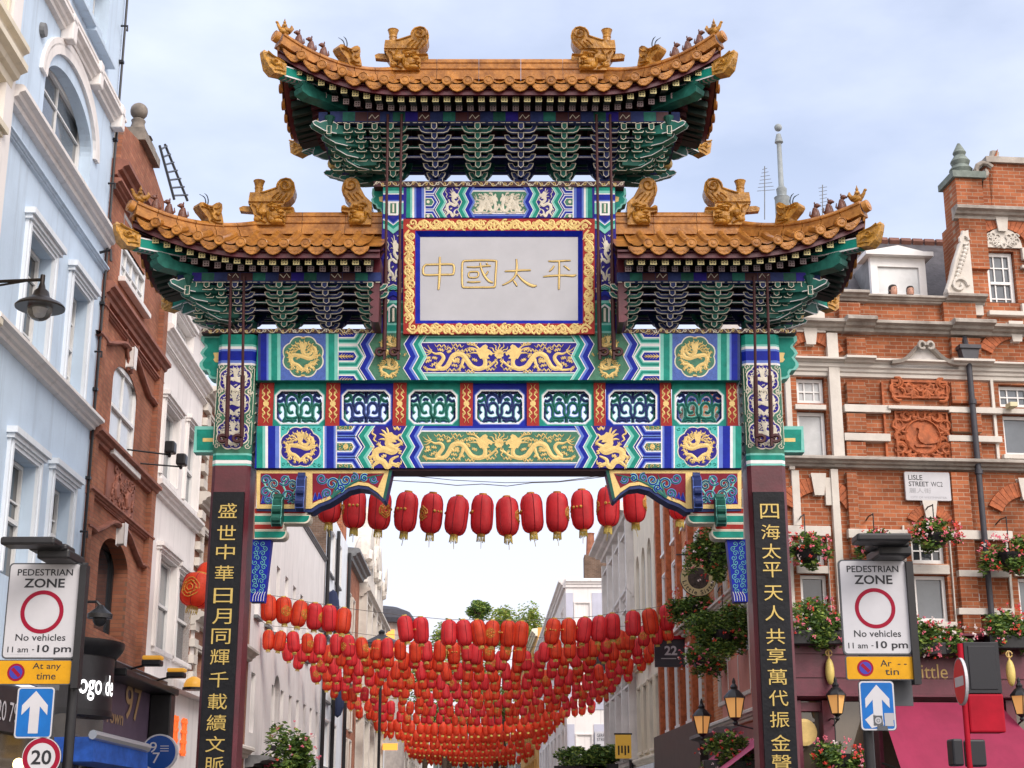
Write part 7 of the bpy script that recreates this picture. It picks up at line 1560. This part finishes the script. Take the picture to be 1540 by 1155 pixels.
a, b_ = at(985, 1003, 46), at(1029, 962, 46); t = thing('box_sign', 'dark grey projecting sign reading 22 with red top', 'sign', a); m = MB(); m.box(a.x, b_.x, 45.9, 46.1, a.z, b_.z); m.build('panel', mat('sign_charcoal', (.035,.035,.045), .5), t); m = MB(lambda x, y, z: Vector((x, y, z))); w = b_.x-a.x; h = b_.z-a.z; write(m, '22', a.x+w*.32, a.x+w*.74, a.z+h*.42, a.z+h*.76, 45.895, 0, .03); m.box(a.x+w*.2, a.x+w*.7, 45.893, 45.896, a.z+h*.28, a.z+h*.31); m.build('numerals', SIGNW, t); m = MB(); m.box(a.x-.05, b_.x+.05, 45.85, 46.15, b_.z, b_.z+.1); m.build('top_rail', RP, t)
c = at(575, 985, 62); t = thing('lantern_sign', 'white boxed street sign with black pyramid roof beyond the terrace', 'sign', (c.x, 62, 0)); m = MB(); a, b_ = at(561, 1012, 62), at(585, 972, 62); m.box(a.x, b_.x, 61.8, 62.2, a.z, b_.z); m.build('panel', SIGNW, t); m = MB(); m.lathe([(.95,b_.z+.02),(.9,b_.z+.1),(.25,b_.z+.42),(.12,b_.z+.5),(.14,b_.z+.6),(.03,b_.z+.68)], ((a.x+b_.x)/2, 62, 0), 8); m.build('roof', DARKM, t); m = MB(); w = b_.x-a.x; write(m, 'MR', a.x+w*.25, a.x+w*.75, b_.z-.32, b_.z-.12, 61.79); m.tube([((a.x+b_.x)/2+.22*math.cos(i*.5), 61.78, a.z+.35+.2*math.sin(i*.5)) for i in range(13)], .02, 4); m.build('lettering', SIGNK, t); m = MB(); m.tube([((a.x+b_.x)/2,62,0),((a.x+b_.x)/2,62,a.z)], .06, 8); m.build('pole', DARKM, t)
# ---------------------------------------------------------------- shop fronts on the left
LWm = F_(LW)
LETL = mat('lit_white_letters', (.8,.8,.8), .4, emit=(1,1,1), es=1.1)
c0 = LW.T(LW.uv(142, 1000)[0]-1.5, -.35, 0); z0, z1 = at(150, 1066, c0.y-1).z, at(150, 968, c0.y-1).z
t = thing('drum_shop_fascia', 'round black shop fascia with glowing white letters behind the left sign', 'shop front', (c0.x, c0.y, 0)); m = MB(); r = 1.02
m.lathe([(r,z0),(r,z1),(r-.02,z1+.005)], (c0.x,c0.y,0), 48); m.build('drum', SHOPD, t, smooth=40); m = MB(); m.lathe([(r+.02,z1-.12),(r+.1,z1-.02),(r+.14,z1+.06),(r+.14,z1+.12),(r-.3,z1+.14)], (c0.x,c0.y,0), 48); m.lathe([(r+.02,z0-.06),(r+.02,z0+.03)], (c0.x,c0.y,0), 48); m.build('rim', DARKM, t, smooth=40)
v, f = glyphs('ogo de', .012); a1 = max(p[0] for p in v); m = MB(); hz_ = (z1-z0)
A0, A1 = at(112,1028,c0.y-.9), at(177,1028,c0.y-.9); b0, b1 = min(p[1] for p in v), max(p[1] for p in v); zA, zB = at(150,1049,c0.y-1.2).z, at(150,1007,c0.y-1.2).z
aa = [-math.acos(max(-1, min(1, (q.x-c0.x)/r))) for q in (A0, A1)]; m.add([(c0.x+(r+.03)*math.cos(lerp(aa[0], aa[1], p[0]/a1)), c0.y+(r+.03)*math.sin(lerp(aa[0], aa[1], p[0]/a1)), lerp(zA, zB, (p[1]-b0)/(b1-b0))) for p in v], f); m.build('lettering', LETL, t)
m = MB(); m.box(c0.x-1.0, c0.x+.7, c0.y-.9, c0.y+.9, 0, z0-.06); m.build('shop_bay', GL[3], t)
t = thing('dark_shop_front', 'dark shop front of the blue house with white telephone number lettering', 'shop front', LW.T(16, 0, 0)); u0, u1 = 12.5, 20.6; zb, zt = 2.55, LW.uv(20, 1030)[1]-.1
m = MB(LWm); m.box(u0, u1, -.5, -.002, 0, zb); m.build('glazing', GL[3], t); m = MB(LWm); m.box(u0, u1, -.62, -.002, zb+.001, zt); m.build('fascia', SHOPD, t); m = MB(LWm); m.box(u0, u1, -.72, -.002, zt+.001, zt+.14); m.build('cornice', LEADC, t); m = MB(LWm); m.box(u0, u1, -.66, -.621, zt-.06, zt-.02); m.build('strip_light', mat('cool_strip_light', (.6,.6,.7), .3, emit=(.75,.8,1), es=1.0), t)
p, q = LW.uv(2, 1066, .63), LW.uv(40, 1098, .63); m = MB(LWm); write(m, '020 7989 8', p[0]-.35, q[0]+.25, zb+.12, zb+.36, -.63, 0, 0); m.build('lettering', SIGNW, t)
for k in range(3):
    c = LW.T(17.2+k*1.1, .2, 2.15); m = MB(); m.ball(tuple(c+Vector((.75,0,0))), .07, 8, 6); m.build('bulb', BULB, t)
t = thing('plum_shop_front', 'plum coloured restaurant front lettered Town 97 under the brick house', 'shop front', LW.T(26, 0, 0)); PLUM = mat('plum_fascia', (.10,.07,.11), .5, .15, 3)
u0, u1 = LW.uv(142, 577)[0]+.9, LW.uv(239, 577)[0]; zt = LW.uv(190, 1040)[1]
m = MB(LWm); m.box(u0, u1, -.3, -.002, 2.7, zt); m.build('fascia', PLUM, t); m = MB(LWm); m.box(u0, u1, -.25, -.002, 0, 2.699); m.build('glazing', GL[3], t)
m = MB(LWm); m.box(u0-.4, u1+.1, -.75, -.002, zt+.001, zt+.12); m.box(u0-.3, u1, -.55, -.002, zt+.121, zt+.26); m.box(u1-.35, u1+.05, -.7, -.31, zt-.85, zt); m.build('cornice', DARKM, t, bevel=.02)
m = MB(LWm); p = lambda a, b_: lerp(u0, u1, a); write(m, '97', p(.40,0), p(.72,0), 3.15, 3.75, -.315, 0, .01); write(m, 'Town', p(.05,0), p(.38,0), 3.02, 3.26, -.315, 0, .01); m.build('lettering', mat('dull_gold_letters', (.42,.27,.13), .4), t)
t = thing('blue_shop_canopy', 'blue cloth canopy with silver top rail on the plum front', 'canopy', LW.T(25.5, .8, 2.4)); c = [at(140,1108,22.5), at(222,1128,24.2), at(222,1158,24.2), at(140,1145,22.5)]
m = MB(); m.add(c+[v_+Vector((-.6,.1,0)) for v_ in c], [(0,1,2,3),(4,7,6,5),(0,4,5,1),(3,2,6,7),(0,3,7,4),(1,5,6,2)]); m.build('cloth', mat('blue_canopy_cloth', (.02,.09,.40), .6, .4, 4), t); m = MB(); m.tube([c[0]+Vector((0,-.03,.03)), c[1]+Vector((0,-.03,.03))], .07, 8); m.build('rail', mat('silver_rail', (.5,.5,.52), .3, 0, 1, 0, 1, .6), t)
c = at(240, 1132, 25.5); t = thing('round_blue_sign', 'round blue hanging sign with 9 and 7 beside the canopy', 'sign', c); TT = lambda x, y, z: Vector((c.x+x, c.y+y, c.z+z)); m = MB(TT); m.lathe([(.30,-.05),(.30,.05)], (0,0,0), 36, 1, 'y'); disc_(m, 0, 0, .275, -.053, 0); write(m, '9', -.16, -.04, 0, .17, -.056, 1); write(m, '7', -.1, .02, -.17, 0, -.056, 1)
for k in range(3): m.box(.02, .16, -.057, -.054, .10-.04*k, .112-.04*k, 1)
m.build('disc', [mat('enamel_blue', (.012,.06,.27), .25), SIGNW], t); m = MB(TT); m.tube([(-.3,0,.1),(-.7,0,.1)], .02, 6); m.build('bracket', DARKM, t)
t = thing('white_shop_front', 'white restaurant front with glowing orange lettering left of the gate', 'shop front', LW.T(30, 0, 0)); u0, u1 = LW.uv(240, 577)[0]+.05, LW.uv(306, 600)[0]; 
m = MB(LWm); m.box(u0, u1, -.35, -.002, 2.3, 3.9); m.build('fascia', WHITEW, t); m = MB(LWm); m.box(u0, u1, -.3, -.002, 0, 2.29); m.build('glazing', GL[3], t); m = MB(LWm); m.box(u0, u1, -.6, -.002, 3.901, 4.05); m.build('cornice', WHITEW, t)
m = MB(LWm); rn = random.Random(5); ORG_L = mat('orange_lit_letters', (.7,.15,.03), .4, emit=(1,.16,.03), es=.35)
for k in range(3):
    uu_ = lerp(u0, u1, .12+.2*k)
    for j in range(4): m.box(uu_, uu_+.5, -.40, -.36, 2.75+j*.2, 2.81+j*.2)
    for j in range(2): m.box(uu_+.1+.25*j, uu_+.16+.25*j, -.405, -.365, 2.7, 3.45)
m.build('lettering', ORG_L, t)
# lit shop interiors and signs far down
t = thing('lit_shop_sign', 'orange lit shop sign under the far lantern rows on the left', 'sign', (-4.6,96,3.4)); m = MB(); m.box(-8,-7.1,95,95.3,5.3,5.7); m.build('panel', mat('orange_light_box', (.6,.25,.05), .4, emit=(1,.38,.05), es=.7), t)
t = thing('yellow_light_box', 'yellow lit shop sign low on the right street front', 'sign', RW.T(57, .8, 3)); a, b_ = at(922, 1128, 57), at(945, 1105, 57); m = MB(); m.box(a.x+.1, b_.x+.1, 57, 57.3, a.z-.3, b_.z); m.build('panel', mat('yellow_light_box', (.5,.3,.04), .4, emit=(1,.55,.08), es=.1), t); m = MB(); m.box(a.x+.06, b_.x+.14, 57.02, 57.28, b_.z+.002, b_.z+.06); [m.box(a.x+.18+.12*k, a.x+.24+.12*k, 56.98, 57, a.z-.18+.07*(k % 2), a.z+.16) for k in range(4)]; m.build('trim', DARKM, t)
t = thing('far_street_sign', 'white Gerrard Street name plate on the white corner house', 'street sign', at(908, 1110, 84.8)); a, b_ = at(895, 1122, 84.8), at(925, 1100, 84.8); m = MB(); m.box(a.x, b_.x, 84.8, 84.9, a.z, b_.z, 0); w = b_.x-a.x; write(m, 'GERRARD', a.x+w*.1, a.x+w*.8, b_.z-.3, b_.z-.12, 84.79, 1); write(m, 'STREET', a.x+w*.1, a.x+w*.7, b_.z-.52, b_.z-.35, 84.79, 1); m.build('plate', [SIGNW, SIGNK], t)
# ---------------------------------------------------------------- plants, trees
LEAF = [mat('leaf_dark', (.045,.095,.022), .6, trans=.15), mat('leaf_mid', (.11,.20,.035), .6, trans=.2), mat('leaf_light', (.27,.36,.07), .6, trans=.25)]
FLW = [mat('petal_pink', (.70,.16,.22), .6, trans=.2), mat('petal_red', (.60,.05,.03), .6, trans=.2), mat('petal_white', (.72,.62,.60), .6, trans=.2)]
def foliage(mb, c, rad, n, size, seed, shell=.55, droop=0, clumps=0):
    rn = random.Random(seed); cl = []
    for k in range(clumps): a, b_ = rn.random()*6.28, rn.uniform(-1, 1); s = math.sqrt(1-b_*b_); q = rn.uniform(.35,.85); cl.append((q*s*math.cos(a), q*s*math.sin(a), q*b_, rn.uniform(.25,.5)))
    for i in range(n):
        while True:
            p = Vector((rn.uniform(-1,1), rn.uniform(-1,1), rn.uniform(-1,1)))
            if p.length <= 1: break
        if cl: k = rn.choice(cl); p = Vector(k[:3])+p*k[3]
        elif p.length < shell: p = p.normalized()*rn.uniform(shell, 1)
        if droop: p.z -= droop*(p.x*p.x+p.y*p.y)*rn.random()
        q = Vector(c)+Vector((p.x*rad[0], p.y*rad[1], p.z*rad[2])); a, b_ = rn.random()*6.28, rn.uniform(-1.2,1.2)
        u = Vector((math.cos(a), math.sin(a), rn.uniform(-.6,.6))).normalized(); w_ = u.cross(Vector((rn.uniform(-1,1), rn.uniform(-1,1), rn.uniform(-1,1)))).normalized(); s = size*rn.uniform(.6,1.3)
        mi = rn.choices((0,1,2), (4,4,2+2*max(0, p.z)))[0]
        mb.add([q-u*s, q+w_*s*.45, q+u*s, q-w_*s*.45], [(0,1,2,3)], mi)
def flowers(mb, c, rad, n, size, seed, cols=(5,3,1)):
    rn = random.Random(seed)
    for i in range(n):
        a, b_ = rn.random()*6.28, rn.uniform(-.9, 1); s = math.sqrt(1-b_*b_); q = rn.uniform(.85, 1.12); p = Vector(c)+Vector((q*rad[0]*s*math.cos(a), -abs(q*rad[1]*s*math.sin(a)) if rn.random() < .8 else q*rad[1]*s*math.sin(a), q*rad[2]*b_)); z = size*rn.uniform(.7,1.4)
        mi = rn.choices((0,1,2), cols)[0]
        for k in range(5):
            u = Vector((rn.uniform(-1,1), rn.uniform(-1,1), rn.uniform(-1,1))).normalized(); w_ = u.orthogonal().normalized(); pp = p+u*z*.5; mb.add([pp-w_*z*.5, pp+u*z*.4, pp+w_*z*.5, pp-u*z*.4], [(0,1,2,3)], mi)
def basket(px, py, Y, rx, rz, label, hang, seed, kind='flower_basket', fl=46, cols=(5,3,1), wallp=None):
    c = at(px, py, Y); t = thing(kind, label, 'flower basket' if kind == 'flower_basket' else 'planter', c, 'flower displays of the pub')
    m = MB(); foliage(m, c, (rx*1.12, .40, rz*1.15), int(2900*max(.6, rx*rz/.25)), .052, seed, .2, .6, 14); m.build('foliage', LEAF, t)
    m = MB(); flowers(m, c, (rx*1.1, .42, rz*1.1), int(fl*1.2), .05, seed+1, cols); m.build('blossom', FLW, t)
    m = MB()
    if hang:
        m.lathe([(.06,-.3),(.2,-.22),(.26,-.05),(.27,0)], tuple(c), 12); m.tube([(c.x,c.y,c.z),(c.x,c.y,c.z+rz+.35)], .012, 5); m.tube([(c.x,c.y,c.z+rz+.33),(c.x,c.y+.35,c.z+rz+.36),(c.x,c.y+.75,c.z+rz+.3)], .016, 5)
        m.build('hanging_bowl', DARKM, t)
    else: m.box(c.x-rx*.9, c.x+rx*.9, c.y-.16, c.y+.2, c.z-rz*.9, c.z-rz*.3); m.build('trough', DARKM, t, bevel=.02)
FY = 29.45
for a in ((1212,824,FY,.42,.34,'hanging basket of red and pink flowers right beside the right column',True,1), (1316,820,FY+.1,.34,.30,'hanging basket half hidden above the right zone sign',True,2), (1406,803,FY+.2,.52,.26,'wide hanging basket of pink flowers left of the drainpipe',True,3), (1518,832,FY+.3,.52,.40,'hanging basket of red flowers at the right edge of the picture',True,4),
          (1226,938,FY,.58,.46,'thick green window box with pink flowers left of the zone sign',False,5), (1385,958,FY+.1,.50,.40,'window box of red and pink flowers just right of the zone sign',False,6), (1440,964,FY+.15,.50,.30,'window box of pale flowers left of the black signal head',False,7), (1516,946,FY+.3,.48,.44,'window box of red flowers right of the drainpipe',False,8), (1258,1134,FY-.2,.50,.32,'low basket of pink flowers beneath the coach lamp',True,9)):
    basket(*a, fl=60 if a[7] in (3,4,6) else 42, cols=(5,3,1) if a[7] != 7 else (3,1,4))
for a in ((1076,832,36,.62,.72,'flower basket hanging beside the round sign',True,11), (1042,912,40,.72,.46,'basket of pink flowers below the round sign',True,12), (1088,948,35,.92,.70,'big green trailing basket beside the right column',True,13), (1056,990,38,.55,.40,'trailing basket with red flowers beside the 22 sign',True,14), (1096,1134,33,.62,.42,'planter with red flowers beneath the pink awning',False,15)):
    basket(*a, fl=40, cols=(2,5,1))
def tree(px, py, Y, rx, rz, label, seed, base=0, lt=False):
    c = at(px, py, Y); t = thing('street_tree', label, 'tree', (c.x, Y, base), 'trees at the far end of the street')
    m = MB(); m.tube([(c.x,Y,base),(c.x+.1,Y,c.z-rz*.9),(c.x,Y,c.z)], [.28,.2,.08], 8)
    rn = random.Random(seed)
    for k in range(7): a = rn.random()*6.28; m.tube([(c.x,Y,c.z-rz*.8),(c.x+rx*.4*math.cos(a),Y+rx*.4*math.sin(a),c.z-rz*.2),(c.x+rx*.8*math.cos(a),Y+rx*.8*math.sin(a),c.z+rz*.3*rn.random())], [.1,.06,.02], 5)
    m.build('trunk', mat('bark', (.07,.05,.035), .9, .4, 5), t)
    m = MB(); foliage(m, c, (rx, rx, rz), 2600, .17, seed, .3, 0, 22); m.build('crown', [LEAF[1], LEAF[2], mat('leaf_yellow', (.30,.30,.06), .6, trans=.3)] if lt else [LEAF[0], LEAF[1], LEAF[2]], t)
for a in ((719,918,150,1.15,1.15,'round dark green tree top above the lantern rows',1,0,False), (677,962,146,1.9,2.2,'loose pale green tree left of the round tree top',2,0,True), (757,944,150,2.1,2.0,'pale yellow green tree right of the round tree top',3,0,True), (793,940,154,1.8,2.2,'yellowish tree leaning over the ochre house',4,0,True), (700,1010,140,3.4,3.2,'broad green tree low behind the lantern rows',5,0,True), (640,1030,138,2.4,2.4,'small green tree behind the left ends of the lantern rows',6,0,False), (745,1045,134,2.6,2.4,'pale tree low between the lantern rows and the ochre house',7,0,True), (668,1085,130,2.2,2.0,'lowest dark tree near the far shop block',8,0,False)): tree(*a)
def bush(px, py, Y, rx, rz, label, seed, fl):
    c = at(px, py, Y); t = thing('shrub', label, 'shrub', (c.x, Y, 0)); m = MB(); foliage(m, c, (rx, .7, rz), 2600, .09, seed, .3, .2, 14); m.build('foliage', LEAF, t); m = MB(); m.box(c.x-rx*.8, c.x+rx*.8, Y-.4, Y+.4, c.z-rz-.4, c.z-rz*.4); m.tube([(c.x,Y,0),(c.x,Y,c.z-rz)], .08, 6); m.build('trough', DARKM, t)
    if fl: m = MB(); flowers(m, c, (rx, .7, rz), 40, .07, seed, (5,1,2)); m.build('blossom', FLW, t)
bush(438, 1136, 44, .85, .95, 'leafy shrub on the shop roof beside the long white terrace', 31, True); bush(872, 1142, 62, 1.3, .65, 'row of dark green shrubs above a red planter on the right', 32, False); bush(905, 1140, 62, .8, .6, 'low dark shrub beside the yellow light box', 33, False)
# ---------------------------------------------------------------- two people at the dormer window
SKIN = mat('skin', (.50,.27,.19), .5, .1, 30); HAIR = mat('dark_hair', (.02,.013,.01), .6, .3, 40)
def person(px, py, label, hairlong, turn, shirt):
    c = RF.T(RF.uv(px, py, -.72)[0], -.72, RF.uv(px, py, -.72)[1]); t = thing('person', label, 'person', (c.x, c.y, c.z-.5)); ca, sa = math.cos(turn), math.sin(turn)
    TT = lambda x, y, z: Vector((c.x+x*ca-y*sa, c.y+x*sa+y*ca, c.z+z))
    m = MB(TT); n = 20
    prof = [(.24,.17,-.62,0),(.235,.14,-.42,0),(.21,.12,-.30,0),(.14,.09,-.235,0),(.062,.06,-.20,.0),(.056,.058,-.15,-.005),(.058,.066,-.115,-.015),(.066,.085,-.085,-.02),(.072,.096,-.04,-.014),(.076,.1,.0,-.006),(.078,.1,.04,0),(.076,.096,.075,.004),(.062,.08,.105,.006),(.03,.04,.122,.008),(.003,.003,.126,.008)]
    vs = [(rx*math.cos(2*math.pi*q/n), oy+ry*math.sin(2*math.pi*q/n), z) for rx, ry, z, oy in prof for q in range(n)]
    m.add(vs, [(i*n+q, i*n+(q+1) % n, (i+1)*n+(q+1) % n, (i+1)*n+q) for i in range(len(prof)-1) for q in range(n)], 0)
    m.add([(-.014,-.098,-.038),(.014,-.098,-.038),(0,-.128,-.034),(0,-.1,.012)], [(0,1,2),(0,2,3),(1,3,2)], 0)
    for g in (-1, 1):
        m.ball((g*.03,-.092,.012), (.012,.008,.007), 6, 4, 1); m.add([(g*.015,-.099,.03),(g*.047,-.093,.03),(g*.047,-.094,.036),(g*.015,-.1,.037)], [(0,1,2,3)], 1); m.ball((g*.077,.005,-.01), (.010,.018,.03), 6, 5, 0)
    m.add([(-.024,-.1,-.068),(.024,-.1,-.068),(.018,-.102,-.078),(-.018,-.102,-.078)], [(0,1,2,3)], 2)
    m.build('body', [SKIN, HAIR, mat('lips', (.35,.10,.09), .5)], t, smooth=70)
    m = MB(TT); hp = [(.083,.104,-.03,.02),(.086,.11,.03,.012),(.084,.108,.08,.01),(.066,.086,.118,.012),(.03,.04,.137,.014),(.003,.003,.14,.014)]
    if hairlong: hp = [(.085,.07,-.13,.05),(.088,.09,-.06,.035)]+hp
    m.add([(rx*math.cos(2*math.pi*q/n), oy+(ry if math.sin(2*math.pi*q/n) > -.35 or z > .045 else ry*.62)*math.sin(2*math.pi*q/n), z) for rx, ry, z, oy in hp for q in range(n)], [(i*n+q, i*n+(q+1) % n, (i+1)*n+(q+1) % n, (i+1)*n+q) for i in range(len(hp)-1) for q in range(n)]); 
    if not hairlong: m.ball((0,-.075,-.09), (.05,.028,.03), 8, 5)
    else: m.ball((.03,.06,.12), (.05,.05,.045), 8, 6)
    m.build('hair', HAIR, t, smooth=70)
    m = MB(TT); m.add([(rx*1.05*math.cos(2*math.pi*q/n), oy+ry*1.08*math.sin(2*math.pi*q/n), z) for rx, ry, z, oy in [(.25,.17,-.66,0)]+[(a+.006,b_+.006,z,o) for a, b_, z, o in prof[:4]]+[(.075,.075,-.205,0)] for q in range(n)], [(i*n+q, i*n+(q+1) % n, (i+1)*n+(q+1) % n, (i+1)*n+q) for i in range(5) for q in range(n)]); m.build('shirt', shirt, t, smooth=70)
    for g in (-1, 1):   # forearms folded on the ledge
        m = MB(TT); m.tube([(g*.24,.0,-.34),(g*.27,-.12,-.42),(g*.12,-.24,-.40),(g*-.02,-.25+.03*g,-.385)], [.055,.05,.042,.03], 8)
        for k in range(5): m.tube([(g*-.02+g*-.012*k,-.25+.03*g-.012*(k-2),-.385),(g*-.07,-.25+.03*g-.018*(k-2),-.37),(g*-.10+(.02 if k == 4 else 0)*g,-.25+.03*g-.02*(k-2),-.39)], [.012,.011,.008], 6)
        m.build('arm', SKIN, t, smooth=60)
person(1343, 437, 'person with dark tied hair looking out of the dormer window', True, .45, mat('beige_shirt', (.5,.42,.34), .8)); person(1369, 439, 'dark haired bearded person looking out of the dormer window', False, -.1, mat('grey_shirt', (.3,.3,.32), .8))
